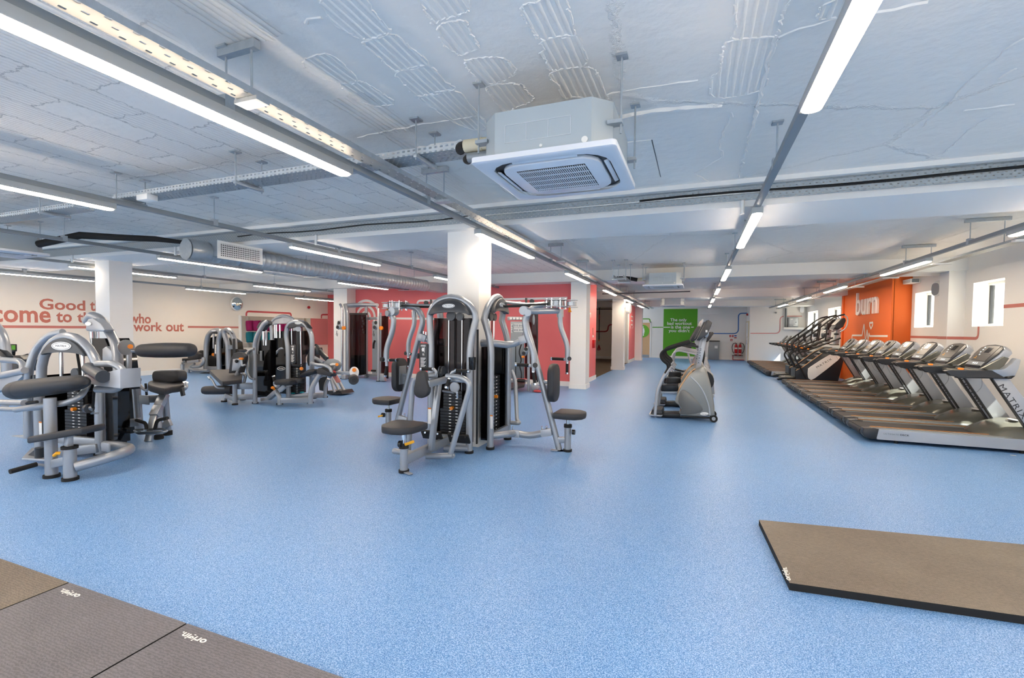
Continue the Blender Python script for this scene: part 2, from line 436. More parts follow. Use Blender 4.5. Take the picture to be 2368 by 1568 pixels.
# ------------------------------------------------------------------ the room
XL, XR, YB, YF, ZC = -15.65, 4.86, 27.8, -3.6, 3.0
struct('floor', MB().box((XL - .3, YF, -.2), (XR + .3, YB + .3, 0)), 'rubber_floor', 'speckled blue rubber gym floor')
struct('floor_studio', MB().box((-8, 14.56, 0), (-2.97, 25.1, .003)), 'studio_floor', 'dark brown studio floor behind the red wall')
struct('ceiling', MB().box((XL - .3, YF, ZC), (XR + .3, YB + .3, ZC + .25)), 'ceiling_paint')
for k, (y0, y1, z) in enumerate(((-1.2, -.2, 2.755), (5.28, 6.36, 2.755), (11.72, 12.7, 2.74), (18.1, 19.0, 2.72), (24.5, 25.4, 2.72))):
    struct('ceiling_beam', MB().box((XL, y0, z), (XR, y1, ZC + .01), 0), 'wall_white')
struct('ceiling_cornice', MB().box((XL, 5.16, 2.955), (XR, 5.29, ZC + .01)), 'wall_white')

# right wall with its windows (openings right through a thick wall)
win = [(1.2, 2.2), (4.2, 5.2), (7.3, 8.3), (10.54, 11.52), (13.09, 14.07), (20.35, 22.12), (23.8, 25.75)]
mb = MB(); T = .34; zs, zt = 1.65, 2.47
mb.box((XR, YF, 0), (XR + T, YB, zs)); mb.box((XR, YF, zt), (XR + T, YB, ZC + .2))
ys = [YF] + [v for p in win for v in p] + [YB]
for i in range(0, len(ys), 2): mb.box((XR, ys[i], zs), (XR + T, ys[i + 1], zt))
struct('wall_right', mb, 'wall_white')
for i, (a, b) in enumerate(win):
    f = MB().m('charcoal'); x0, x1 = XR + T - .1, XR + T - .04
    for u, v in ((a, a + .035), (b - .035, b)): f.box((x0, u, zs), (x1, v, zt))
    if b - a > 1.2: f.box((x0, (a + b) / 2 - .02, zs), (x1, (a + b) / 2 + .02, zt))
    f.m('white')
    for u, v in ((zs, zs + .05), (zt - .05, zt)): f.box((x0 - .01, a, u), (x1, b, v))
    o = struct('window_%d' % (i + 1), f, None)
    part(o, 'pane', MB().box((x0 + .03, a, zs), (x0 + .038, b, zt)), 'pane')
struct('exterior_building', MB().box((10.5, 8, -.2), (10.9, 60, 2.3)), 'brick', 'pale brick wall outside the windows')
struct('ground_outside', MB().box((XR + T, YF - 12, -.3), (30, 70, -.2)), 'wall_warm')
struct('wall_pilaster_right', MB().box((4.6, 11.8, 0), (XR + .01, 12.18, ZC)), 'wall_white')
# orange breast on the right wall
o = struct('wall_orange', MB().box((4.5, 14.25, 0), (XR + .01, 18.57, ZC)).box((4.46, 14.25, 0), (4.51, 14.42, ZC)).box((4.46, 18.4, 0), (4.51, 18.57, ZC)), 'orange_wall')
# left wall
o = struct('wall_left', MB().box((XL - .25, YF, 0), (XL, 17.3, ZC)), 'wall_warm')
WL = o
struct('wall_left_end', MB().box((XL, 17.1, 0), (-10, 17.3, ZC)), 'wall_warm')
struct('wall_left_pier', MB().box((XL, 16.95, 0), (-14.6, 17.11, ZC)), 'red_wall')
# red walls and studio
RW = struct('wall_red', MB().box((-10.25, 12.3, 0), (-2.9, 14.55, ZC)), 'red_wall')
struct('wall_red_end', MB().box((-10.27, 12.5, 0), (-10.24, 14.55, ZC)), 'wall_warm')
struct('wall_studio_back', MB().box((-8.2, 25.1, 0), (-2.95, 25.4, ZC)), 'wall_warm')
struct('wall_studio_left', MB().box((-8.2, 14.5, 0), (-8.0, 25.2, ZC)), 'wall_warm')
struct('wall_partition', MB().box((-3.1, 22.35, 0), (-2.97, 25.0, ZC)), 'wall_white')
PR = struct('wall_partition_red', MB().box((-2.975, 22.75, 0), (-2.945, 24.9, 2.75)), 'red_wall')
WB = struct('wall_back', MB().box((-3.1, YB, 0), (XR, YB + .3, ZC)), 'wall_white')
struct('wall_back_box', MB().box((.15, YB - .35, 2.42), (1.15, YB, 2.75)), 'wall_white')
WP = struct('wall_back_right', MB().box((2.45, 26.2, 0), (XR, YB + .1, ZC)), 'wall_white')
# wall behind the photographer: wide shop windows
mb = MB(); mb.box((XL, YF - .3, 0), (XR, YF, .4)); mb.box((XL, YF - .3, 2.7), (XR, YF, ZC))
for k in range(8):
    x = XL + (XR - XL) * k / 7; mb.box((x - .2, YF - .3, .4), (x + .2, YF, 2.7))
struct('wall_front', mb, 'wall_white')
# columns
for nm, x0, x1, y0, y1 in (('a', -3.03, -2.58, 5.42, 5.8), ('b', -3.03, -2.62, 11.86, 12.3), ('c', -3.04, -2.59, 18.3, 18.7), ('d', -3.0, -2.59, 24.75, 25.1),
                           ('e', -10.93, -10.49, 5.62, 6.02), ('f', -10.75, -10.22, 11.9, 12.35), ('g', 4.55, XR, 18.0, 18.1)):
    if nm == 'g': continue
    c = struct('column', MB().box((x0, y0, 0), (x1, y1, 2.78)), 'wall_white')
    part(c, 'skirting', MB().box((x0 - .02, y0 - .02, 0), (x1 + .02, y1 + .02, .12)), 'white')
# skirtings
def skirt(n, a, b): struct('baseboard_' + n, MB().box(a, b), 'white')
skirt('left', (XL, YF, 0), (XL + .02, 16.95, .14)); skirt('right', (XR - .02, YF, 0), (XR, 14.25, .12)); skirt('red', (-10.25, 12.28, 0), (-3.03, 12.3, .13))
skirt('red_return', (-2.9, 12.3, 0), (-2.88, 14.57, .13)); skirt('back', (-2.45, YB - .02, 0), (2.45, YB, .13)); skirt('studio', (-8, 25.08, 0), (-3.1, 25.1, .15))
skirt('partition', (-2.945, 22.35, 0), (-2.925, 24.75, .14)); skirt('back_right', (2.47, 26.18, 0), (XR, 26.2, .13))

# doors
d = struct('door_1', MB().box((-2.96, YB - .05, 0), (-2.47, YB, 1.98)), 'door_wood', 'pale wooden washroom door')
part(d, 'door_frame', MB().box((-2.47, YB - .06, 0), (-2.41, YB, 2.04)).box((-2.96, YB - .06, 1.98), (-2.41, YB, 2.04)), 'white')
part(d, 'kick_plate', MB().box((-2.94, YB - .056, .02), (-2.49, YB - .05, .16)), 'steel')
cx_, cz_ = -2.86, 1.5
sg = MB().cyl((cx_, YB - .05, cz_), (cx_, YB - .062, cz_), .36, 32); part(d, 'sign_disc', sg, 'lime')
fg = MB(); yy = YB - .068
def disc(cx, cz, r): fg.cyl((cx, yy, cz), (cx, yy + .004, cz), r, 14)
disc(cx_, cz_ + .23, .045)
fg.prism([(cx_ - .07, yy, cz_ + .17), (cx_ + .07, yy, cz_ + .17), (cx_ + .11, yy, cz_ - .03), (cx_ + .08, yy, cz_ - .04), (cx_ + .1, yy, cz_ - .12), (cx_ - .1, yy, cz_ - .12), (cx_ - .08, yy, cz_ - .04), (cx_ - .11, yy, cz_ - .03)], (0, .004, 0))
for s_ in (-.04, .04): fg.box((cx_ + s_ - .028, yy, cz_ - .27), (cx_ + s_ + .028, yy + .004, cz_ - .12))
part(d, 'washroom_figure', fg, 'white')
d2 = struct('door_2', MB().box((2.41, 26.4, 0), (2.45, 27.5, 2.0)), 'wall_white', 'white door in the side of the white partition')
part(d2, 'door_frame', MB().box((2.40, 26.34, 0), (2.45, 26.42, 2.06)).box((2.40, 27.48, 0), (2.45, 27.56, 2.06)).box((2.40, 26.34, 2.0), (2.45, 27.56, 2.06)), 'cream')
part(d2, 'door_pull', MB().tube([(2.41, 26.5, .9), (2.35, 26.5, .9), (2.35, 26.5, 1.25), (2.41, 26.5, 1.25)], .012, 8), 'chrome')

# ------------------------------------------------------------------ painted graphics: stripes are children of the wall they are painted on
def stripe(parent, name, pts, wd, material, nrm, th=.003, fil=.12):
    """a painted band: polyline with round corners, wd wide, in the wall plane with normal nrm"""
    mb = MB(); P = mb.path(pts, fil, 5); nrm = Vector(nrm); L_, R_ = [], []
    for i, p in enumerate(P):
        t = (P[min(i + 1, len(P) - 1)] - P[max(i - 1, 0)]).normalized(); s_ = t.cross(nrm).normalized() * wd / 2
        L_.append(p + s_); R_.append(p - s_)
    n = len(P); vs = [p + nrm * th for p in L_] + [p + nrm * th for p in R_] + L_ + R_
    fs = []
    for i in range(n - 1): fs += [(i, i + 1, n + i + 1, n + i), (i, i + 1, 2 * n + i + 1, 2 * n + i), (n + i, n + i + 1, 3 * n + i + 1, 3 * n + i)]
    return part(parent, name, mb.add(vs, fs), material)
NX = (1, 0, 0)
x = XL + .001
stripe(WL, 'stripe', [(x, YF, 1.455), (x, 8.6, 1.455)], .065, 'stripe_red', NX)
stripe(WL, 'stripe', [(x, 10.6, 1.49), (x, 12.5, 1.49)], .065, 'stripe_red', NX)
wz = lambda a, b: V(530 + a / 9.472, 700 + b / 9.472, x=x)
stripe(WL, 'stripe', [wz(375, 330), wz(375, 190), wz(1355, 232), wz(1355, 340)], .07, 'stripe_bright', NX)
stripe(WL, 'stripe', [wz(2020, 345), wz(2020, 262), wz(2170, 262)], .07, 'stripe_bright', NX)
wq = lambda a, b: V(a / 5.382, 580 + b / 5.382, x=x)
def wtext(txt, a, b, capline):
    p, q, t = wq(*a), wq(*b), wq(*capline)
    part(WL, 'wall_text', lettering(txt, (x, p.y, p.z), (0, 1, 0), (0, 0, 1), q.y - p.y, t.z - p.z, .003, .022), 'text_terracotta')
wtext('Good', (490, 722), (1062, 732), (490, 590))
wtext('things', (1122, 742), (1500, 752), (1122, 612))
wtext('come', (-110, 878), (632, 882), (-110, 728))
wtext('to', (702, 884), (895, 886), (702, 762))
wtext('those', (962, 886), (1400, 890), (962, 762))
wtext('who', (1610, 898), (1878, 900), (1610, 778))
wtext('work', (1660, 998), (2020, 1000), (1660, 885))
wtext('out', (2066, 1000), (2288, 1000), (2066, 900))
# red wall: white lines and rings
yr = 12.299; NY = (0, -1, 0)
rz = lambda a, b: V(870 + a / 8.714, 680 + b / 8.714, y=yr)
stripe(RW, 'white_line', [rz(828, 480), rz(828, 135), V(1180, 692, y=yr), V(1312, 689, y=yr)], .06, 'white', NY)
stripe(RW, 'white_line', [rz(260, 490), V(1040, 738, y=yr)], .06, 'white', NY)
stripe(RW, 'white_line', [V(850, 736, y=yr), V(872, 736.5, y=yr)], .06, 'white', NY)
rc = V(846, 733, y=yr)
for rr in (.16, .34, .52):
    stripe(RW, 'ring', [rc + Vector((rr * math.cos(t), 0, rr * math.sin(t))) for t in [math.radians(-40 + 10 * k) for k in range(25)]], .075, 'white', NY, fil=0)
# rings and letter shape on the return of the red wall and on the red partition
for rr in (.2, .34): stripe(RW, 'ring', [Vector((-2.899, 13.25 + rr * math.cos(t), 2.16 + rr * math.sin(t))) for t in [math.radians(-30 + 12 * k) for k in range(20)]], .05, 'white', NX, fil=0)
stripe(RW, 'white_line', [(-2.899, 12.4, 2.0), (-2.899, 13.72, 2.0), (-2.899, 13.72, 1.88)], .05, 'white', NX, fil=.01)
for seg in ([(23.1, 2.2), (23.9, 2.2), (23.9, 1.8), (23.1, 1.8)], [(23.1, 2.0), (23.9, 2.0)], [(22.95, 1.75), (23.2, 1.62)], [(23.8, 1.62), (24.05, 1.75)]):
    stripe(PR, 'white_line', [(-2.944, a, b) for a, b in seg], .06, 'white', NX, fil=.05)
# back wall: green panel with its words, blue, green and pink lines
yb = YB - .001
g0, g1 = V(1535, 713, y=yb), V(1613.5, 713, y=yb)
part(WB, 'green_panel', MB().box((g0.x, yb - .01, .13), (g1.x, yb, 2.75)), 'green_paint')
gz = lambda a, b: V(1505 + a / 14.8, 730 + b / 14.8, y=yb - .012)
for t, a, b, c in (('The only', (668, 190), (1228, 190), 92), ('bad workout', (562, 312), (1400, 312), 212), ('is the one', (692, 437), (1338, 437), 330), ("you didn't", (608, 558), (1330, 558), 458)):
    p, q, k = gz(*a), gz(*b), gz(a[0], c)
    part(WB, 'wall_text', lettering(t, p, (1, 0, 0), (0, 0, 1), q.x - p.x, k.z - p.z, .003, .018), 'white')
stripe(WB, 'white_line', [gz(432, 398), gz(660, 398)], .05, 'white', NY)
stripe(WB, 'white_line', [gz(1380, 395), gz(1470, 395)], .05, 'white', NY)
stripe(WB, 'green_line', [V(1508.5, 757, y=yb), V(1535, 757, y=yb)], .05, 'green_paint', NY)
stripe(WB, 'green_line', [V(1485, 737.5, y=yb), V(1503, 737.5, y=yb), V(1503, 745, y=yb)], .06, 'green_paint', NY)
bz = lambda a, b: V(1620 + a / 8.457, 680 + b / 8.457, y=yb)
stripe(WB, 'blue_line', [bz(150, 772), bz(740, 774), bz(742, 376), bz(905, 376), bz(985, 345)], .055, 'blue_paint', NY, fil=.25)
pz = lambda a, b: V(1620 + a / 8.457, 680 + b / 8.457, y=26.199)
stripe(WP, 'pink_line', [pz(975, 769), pz(1550, 769), pz(1555, 434), pz(1985, 434)], .045, 'stripe_pink', NY, fil=.2)
# right wall stripes
rw = lambda a, b: V(2080 + a / 7.128, 580 + b / 7.128, x=XR - .001)
WRo = bpy.data.objects['wall_right']
z1 = 1.425
stripe(WRo, 'stripe', [(XR - .001, 14.25, z1), (XR - .001, 12.18, z1)], .055, 'stripe_red', (-1, 0, 0))
stripe(bpy.data.objects['wall_pilaster_right'], 'stripe', [(4.599, 12.18, z1), (4.599, 11.8, z1)], .055, 'stripe_red', (-1, 0, 0), fil=0)
stripe(bpy.data.objects['wall_pilaster_right'], 'stripe', [(4.599, 11.799, z1), (XR, 11.799, z1)], .055, 'stripe_red', NY, fil=0)
q = rw(1297, 1440)
stripe(WRo, 'stripe', [(XR - .001, 11.8, z1), (XR - .001, q.y, z1), (XR - .001, q.y, zs)], .055, 'stripe_red', (-1, 0, 0), fil=.1)
q = rw(1730, 918)
stripe(WRo, 'stripe', [(XR - .001, 10.54, q.z), (XR - .001, 8.3, q.z)], .06, 'stripe_red', (-1, 0, 0))
# studio wall stripe
sw = lambda a, b: V(1280 + a / 4.554, 580 + b / 4.554, y=25.099)
stripe(bpy.data.objects['wall_studio_back'], 'stripe', [sw(400, 850), sw(573, 850), sw(576, 778), sw(800, 778)], .07, 'stripe_dark', NY, fil=.2)
# burn lettering, heartbeat line and heart
xo = 4.5
oz = lambda a, b: V(1940 + a / 5.6, 620 + b / 5.6, x=xo - .001)
p, q, t = oz(240, 608), oz(516, 584), oz(240, 328)
sgn = solo('wall_lettering', lettering('burn', (xo - .0005, p.y, p.z), (0, -1, 0), (0, 0, 1), p.y - q.y, t.z - p.z, .05, .008, 1.0), 'white', 'raised white lower-case letters spelling burn on the orange wall', 'sign')
ow = bpy.data.objects['wall_orange']
stripe(ow, 'heartbeat_line', [oz(a, b) for a, b in ((170, 960), (172, 872), (300, 872), (326, 728), (345, 960), (366, 800), (378, 940), (390, 842), (398, 880), (633, 880))], .05, 'white', (-1, 0, 0), fil=.03)
stripe(ow, 'heart_outline', [oz(a, b) for a, b in ((415, 785), (398, 740), (398, 712), (408, 704), (417, 716), (427, 702), (440, 708), (438, 738), (415, 788))], .045, 'white', (-1, 0, 0), fil=.02)
# ------------------------------------------------------------------ lights, rails, trays, ducts and air units under the ceiling
ROWS = [(-12.75, 'on the rail by the lettered wall', 2), (-10.05, 'on the rail over the left-hand white column', 2), (-7.45, 'on the rail beneath the round duct', 2),
        (-4.75, 'on the rail left of the central column', 2), (-2.17, 'on the rail past the central column', 1), (.46, 'on the bare rail over the middle aisle', 1), (2.98, 'on the rail above the treadmills', 1)]
ORD = ['nearest', 'second nearest', 'third nearest', 'fourth nearest', 'fifth nearest', 'sixth nearest', 'seventh nearest', 'eighth nearest', 'ninth nearest']
lamp0 = None
ZL, LL, KF = 2.6, 1.97, 1.1                                         # underside of the lamps, their length, spacing factor
def make_lamp():
    t = thing('batten_light', (0, 0, ZL), 'x', 'light', 'linear batten lights under the ceiling')
    part(t, 'housing', MB().box((-.047, -LL / 2, ZL + .011), (.047, LL / 2, ZL + .066), .005), 'lamp_body')
    part(t, 'diffuser', MB().prism(rrect((0, 0, ZL), (1, 0, 0), (0, 1, 0), .086, LL - .01, .042, 5), (0, 0, .03), .012), 'diffuser')
    return t
starts = {-12.75: (-2.6, 1.0, 4.75, 8.6, 12.3, 16.0), -10.05: (-2.3, 1.1, 4.79, 8.42, 11.9), -7.45: (-2.3, 1.1, 4.62, 8.4, 12.0),
          -4.75: (-2.7, .8, 4.5, 8.0), -2.17: (-2.7, .75, 4.52, 8.17, 11.8, 15.5, 19.2, 22.9, 26.6), .46: (-2.7, .75, 4.5, 8.38, 12.05, 15.7, 19.3, 22.9, 26.6), 2.98: (-2.0, .9, 4.6, 8.22, 12.15, 15.6, 19.3, 22.9, 26.6)}
BEAMS = ((5.28, 6.36), (11.72, 12.7), (18.1, 19.0), (24.5, 25.4))
under = lambda y: any(a - .06 < y < b + .06 for a, b in BEAMS)
for x0, where, k in ROWS:
    x = x0 * KF; zr = ZL + .066
    y1 = 16.9 if x < -10.6 else (12.25 if x < -3 else 26.0)
    t = thing('lighting_rail', (x, 0, zr), 'grey steel lighting rail ' + {-12.75: 'nearest the lettered left wall', -10.05: 'that passes over the left-hand white column', -7.45: 'running beneath the round metal duct', -4.75: 'midway between the duct and the central column', -2.17: 'passing just right of the central column', .46: 'running straight down the middle aisle', 2.98: 'running above the treadmills by the windows'}[x0], 'lighting rail', 'lighting rails')
    part(t, 'rail', MB().box((x - .026, YF + .2, zr), (x + .026, y1, zr + .048), .004), 'rail_grey')
    y = -2.2
    while y < y1:
        top = 2.756 if under(y) else ZC; mb = MB().cyl((x, y, zr + .04), (x, y, top), .006, 6).box((x - .028, y - .028, zr + .004), (x + .028, y + .028, zr + .075))
        if x0 == 2.98 and not under(y): mb.cyl((x + .34, y, 2.63), (x + .34, y, ZC), .006, 6).box((x - .06, y - .02, ZC - .05), (x + .40, y + .02, ZC - .005))
        else: mb.box((x - .035, y - .035, top - .012), (x + .035, y + .035, top))
        part(t, 'hanger', mb, 'galvanised'); y += 2.02
    vis = [s for s in starts[x0] if s + 1.8 > (1.0 if x0 > -3 else 2.2)]
    for s in starts[x0]:
        if s * KF + LL > y1: continue
        lab = 'lit white batten light, %s %s' % (ORD[vis.index(s)] if s in vis else 'one behind the camera', where)
        if lamp0 is None: lamp0 = make_lamp(); lamp0.location = (x, s * KF + LL / 2, ZL); lamp0['label'] = lab
        else: dup(lamp0, (x, s * KF + LL / 2, ZL), lab)

# perforated trays
def tray(nm, a, b, z, wd, h, material, sidem, label):
    """open tray along x or y from a to b; base and two upturned sides"""
    a, b = Vector(a), Vector(b); alongx = abs(b.x - a.x) > abs(b.y - a.y)
    t = thing(nm, (a.x, a.y, z), label, 'cable tray', 'perforated cable trays')
    mb = MB()
    if alongx: mb.box((a.x, a.y - wd / 2, z), (b.x, a.y + wd / 2, z + .002))
    else: mb.box((a.x - wd / 2, a.y, z), (a.x + wd / 2, b.y, z + .002))
    part(t, 'tray_base', mb, material)
    for s in (-1, 1):
        mb = MB()
        if alongx: mb.box((a.x, a.y + s * wd / 2, z), (b.x, a.y + s * wd / 2 + .001, z + h))
        else: mb.box((a.x + s * wd / 2 - .001, a.y, z), (a.x + s * wd / 2 + .001, b.y, z + h))
        part(t, 'tray_side', mb, sidem)
    return t
def drop(t, x, y, z, w, alongx, top=ZC):
    """two rods and a channel carrying a tray from below"""
    e = Vector((0, w / 2 + .05, 0)) if alongx else Vector((w / 2 + .05, 0, 0)); c = Vector((x, y, z))
    mb = MB().beam(c - e + Vector((0, 0, -.02)), c + e + Vector((0, 0, -.02)), .03, .03)
    for s in (-1, 1): mb.cyl(c + e * s * .9 + Vector((0, 0, -.05)), Vector((c.x + e.x * s * .9, c.y + e.y * s * .9, top)), .006, 6); mb.obox((c.x + e.x * s * .9, c.y + e.y * s * .9, top - .006), (.07, .07, .012))
    part(t, 'hanger', mb, 'galvanised')
t = tray('cable_tray', (-2.2, YF + .2, 0), (-2.2, 26, 0), 2.69, .12, .035, 'tray_y', 'galvanised', 'long perforated cable tray beside the rail past the central column')
for k in range(14):
    y = -2.2 + 2.02 * k
    if under(y): continue
    part(t, 'hanger', MB().cyl((-2.2, y, 2.68), (-2.2, y, ZC - .04), .006, 6).box((-2.43, y - .02, ZC - .05), (-2.16, y + .02, ZC - .005)).box((-2.28, y - .04, 2.668), (-2.12, y + .04, 2.689)), 'galvanised')
t = tray('cable_tray', (-5.46, 3.06, 0), (-1.56, 3.06, 0), 2.76, .19, .05, 'tray_x', 'tray_side_x', 'perforated cable tray crossing below the ceiling to the near air unit')
for x in (-5.33, -3.7, -1.9): drop(t, x, 3.06, 2.76, .19, True)
part(t, 'sensor_box', MB().box((-5.03, 2.93, 2.705), (-4.87, 3.03, 2.76), .006), 'white')
t = tray('cable_tray', (-8.82, 3.1, 0), (-6.2, 3.1, 0), 2.76, .19, .05, 'tray_x', 'tray_side_x', 'perforated cable tray crossing the ceiling at the left edge')
for x in (-8.6, -6.75): drop(t, x, 3.1, 2.76, .19, True)
t = thing('cable_tray', (-5, 5.25, 2.8), 'long galvanised cable tray fixed upright along the near ceiling beam', 'cable tray', 'perforated cable trays')
part(t, 'tray_base', MB().box((XL, 5.262, 2.815), (XR, 5.266, 2.95)), 'tray_face')
for z in (2.815, 2.95): part(t, 'tray_side', MB().box((XL, 5.235, z - .001), (XR, 5.265, z + .001)), 'galvanised')
part(t, 'cable', MB().tube([(-.6 + .45 * k, 5.25, 2.893 + .01 * math.sin(k * 1.1)) for k in range(13)], .013, 6), 'rubber')
part(t, 'cable', MB().tube([(-6.6 + .4 * k, 5.25, 2.89 + .012 * math.sin(k * 1.3)) for k in range(11)], .008, 6), 'rubber')
part(t, 'light_wire', MB().cyl((-3.2, 5.25, 2.885), (1.0, 5.25, 2.885), .006, 6), 'white')
t = thing('wire_tray', (3.6, 0, 2.63), 'thin steel cable basket slung beside the rail above the treadmills', 'cable tray', 'perforated cable trays')
part(t, 'tray_base', MB().box((3.55, YF + .2, 2.63), (3.68, 26, 2.632)), 'tray_y')
for x in (3.55, 3.68): part(t, 'tray_side', MB().box((x - .001, YF + .2, 2.63), (x + .001, 26, 2.66)), 'galvanised')
for k in range(12): part(t, 'bracket', MB().box((3.49, -1 + 2.1 * k, 2.61), (3.74, -.92 + 2.1 * k, 2.629)), 'white')
# drop conduits that hold the rails at the beam
for x in (-8.05, -5.07, -10.93, .40): solo('conduit', MB().cyl((x, 5.262, 2.68), (x, 5.262, 2.82), .018, 10), 'white', 'short white conduit drop on the near beam by the %s rail' % {-8.05: 'duct', -5.07: 'left of centre', -10.93: 'far left', .40: 'middle aisle'}[x], 'conduit', 'white conduit drops')

# ------------------------------------------------------------------ ceiling cassette air units
def cassette(c, zp, label, detail=True, sz=.85):
    t = thing('air_conditioner', (c[0], c[1], zp), label, 'air conditioner', 'ceiling cassette air units')
    X, Y_ = c; h = sz / 2; b = .385; ch = .1; zt_ = zp + .285
    oct_ = [(X - b + ch, Y_ - b), (X + b - ch, Y_ - b), (X + b, Y_ - b + ch), (X + b, Y_ + b - ch), (X + b - ch, Y_ + b), (X - b + ch, Y_ + b), (X - b, Y_ + b - ch), (X - b, Y_ - b + ch)]
    part(t, 'casing', MB().prism([Vector((p[0], p[1], zp + .03)) for p in oct_], (0, 0, zt_ - zp - .03)), 'casing_grey', 'grey metal casing')
    mb = MB()
    outer = rrect((X, Y_, zp), (1, 0, 0), (0, 1, 0), sz, sz, .03); slot = rrect((X, Y_, zp - .004), (1, 0, 0), (0, 1, 0), sz * .84, sz * .84, .17)
    mb.loft([[p + Vector((0, 0, .03)) for p in outer], outer, [p + Vector((0, 0, -.006)) for p in rrect((X, Y_, zp), (1, 0, 0), (0, 1, 0), sz * .97, sz * .97, .03)], slot], cap=False)
    part(t, 'fascia', mb, 'ac_white')
    part(t, 'air_slot', MB().prism([p + Vector((0, 0, .02)) for p in slot], (0, 0, .006)), 'black')
    inner = rrect((X, Y_, zp - .008), (1, 0, 0), (0, 1, 0), sz * .71, sz * .71, .13)
    part(t, 'centre_panel', MB().prism(inner, (0, 0, .03), .008), 'ac_white')
    for k, (sx, sy) in enumerate(((0, -1), (1, 0), (0, 1), (-1, 0))):
        cc = Vector((X + sx * sz * .392, Y_ + sy * sz * .392, zp + .004)); lx, ly = (.46 * sz, .026) if sx == 0 else (.026, .46 * sz)
        part(t, 'louvre', MB().obox(cc, (lx, ly, .01), Matrix.Rotation(.35 * (sy if sx == 0 else -sx), 3, 'X' if sx == 0 else 'Y'), .003), 'ac_white')
    part(t, 'grille_back', MB().box((X - sz * .25, Y_ - sz * .25, zp - .0095), (X + sz * .25, Y_ + sz * .25, zp - .0085)), 'black')
    part(t, 'grille', MB().box((X - sz * .25, Y_ - sz * .25, zp - .014), (X + sz * .25, Y_ + sz * .25, zp - .012)), 'grille')
    for sx in (-1, 1):
        for sy in (-1, 1):
            px, py = X + sx * .43, Y_ + sy * .30
            part(t, 'hanger', MB().cyl((px, py, zp + .1), (px, py, ZC), .006, 6).obox((px, py, ZC - .006), (.06, .06, .012)).obox((px - sx * .03, py, zp + .16), (.08, .06, .02)), 'galvanised')
    if detail:
        y0 = Y_ - b - .002; mb = MB()
        for k in range(4): mb.box((X - .22 + .13 * k, y0 - .002, zp + .1), (X - .218 + .13 * k, y0, zp + .2))
        for z in (.1, .2): mb.box((X - .22, y0 - .002, zp + z), (X + .172, y0, zp + z + .002))
        part(t, 'knockout_panel', mb, 'ac_white')
        part(t, 'plug', MB().cyl((X, y0, zp + .06), (X, y0 - .004, zp + .06), .009, 10), 'white'); part(t, 'plug', MB().cyl((X + .25, y0, zp + .06), (X + .25, y0 - .004, zp + .06), .018, 12), 'white')
    return t
cassette((-.84, 2.95), 2.48, 'large grey and white ceiling air conditioner nearest the camera')
t = thing('pipe_run', (-1.5, 2.95, 2.7), 'insulated refrigerant pipes feeding the near air unit', 'pipe', 'insulated pipes')
part(t, 'cream_pipe', MB().cyl((-1.47, 2.86, 2.725), (-1.235, 2.86, 2.72), .042, 14).cyl((-1.35, 2.86, 2.722), (-1.34, 2.86, 2.722), .045, 14), 'cream', 'cream lagged pipe end')
part(t, 'grey_pipe', MB().cyl((-1.45, 2.87, 2.65), (-1.235, 2.87, 2.65), .032, 14), 'rail_grey', 'grey lagged pipe end')
part(t, 'black_pipe', MB().tube([(-1.62, 3.08, 2.80), (-1.54, 2.93, 2.75), (-1.46, 2.86, 2.725)], .038, 12, .1).tube([(-1.54, 3.04, 2.70), (-1.49, 2.92, 2.66), (-1.44, 2.87, 2.65)], .028, 12, .1), 'insulation')
cassette((-.72, 11.25), 2.5, 'ceiling air conditioner hung just before the second beam')
t = thing('pipe_run', (-1.3, 11.2, 2.7), 'black lagged pipe entering the air unit by the second beam', 'pipe', 'insulated pipes')
part(t, 'black_pipe', MB().tube([(-1.75, 11.1, 2.72), (-1.5, 11.15, 2.72), (-1.3, 11.2, 2.68)], .045, 10, .1), 'insulation')
part(t, 'cream_pipe', MB().cyl((-1.32, 11.2, 2.68), (-1.11, 11.2, 2.68), .04, 12), 'cream')
t = tray('cable_tray', (-1.55, 10.0, 0), (-1.55, 11.1, 0), 2.62, .2, .05, 'tray_y', 'galvanised', 'short perforated cable tray leading to the second air unit')
for y in (10.15, 10.9): drop(t, -1.55, y, 2.62, .2, False)
cassette((-.85, 18.75), 2.45, 'farthest small ceiling air conditioner before the green panel', False)
cassette((-9.3, 3.6), 2.52, 'ceiling air conditioner cut by the left edge of the view', False)
t = thing('pipe_run', (-8.0, 3.9, 2.7), 'black lagged pipe draped over the rail at the left', 'pipe', 'insulated pipes')
part(t, 'black_pipe', MB().tube([(-8.8, 3.85, 2.66), (-8.2, 4.05, 2.785), (-7.7, 4.25, 2.76), (-7.3, 4.5, 2.76), (-7.05, 4.8, 2.74)], [.05, .05, .045, .04, .025], 10), 'insulation')

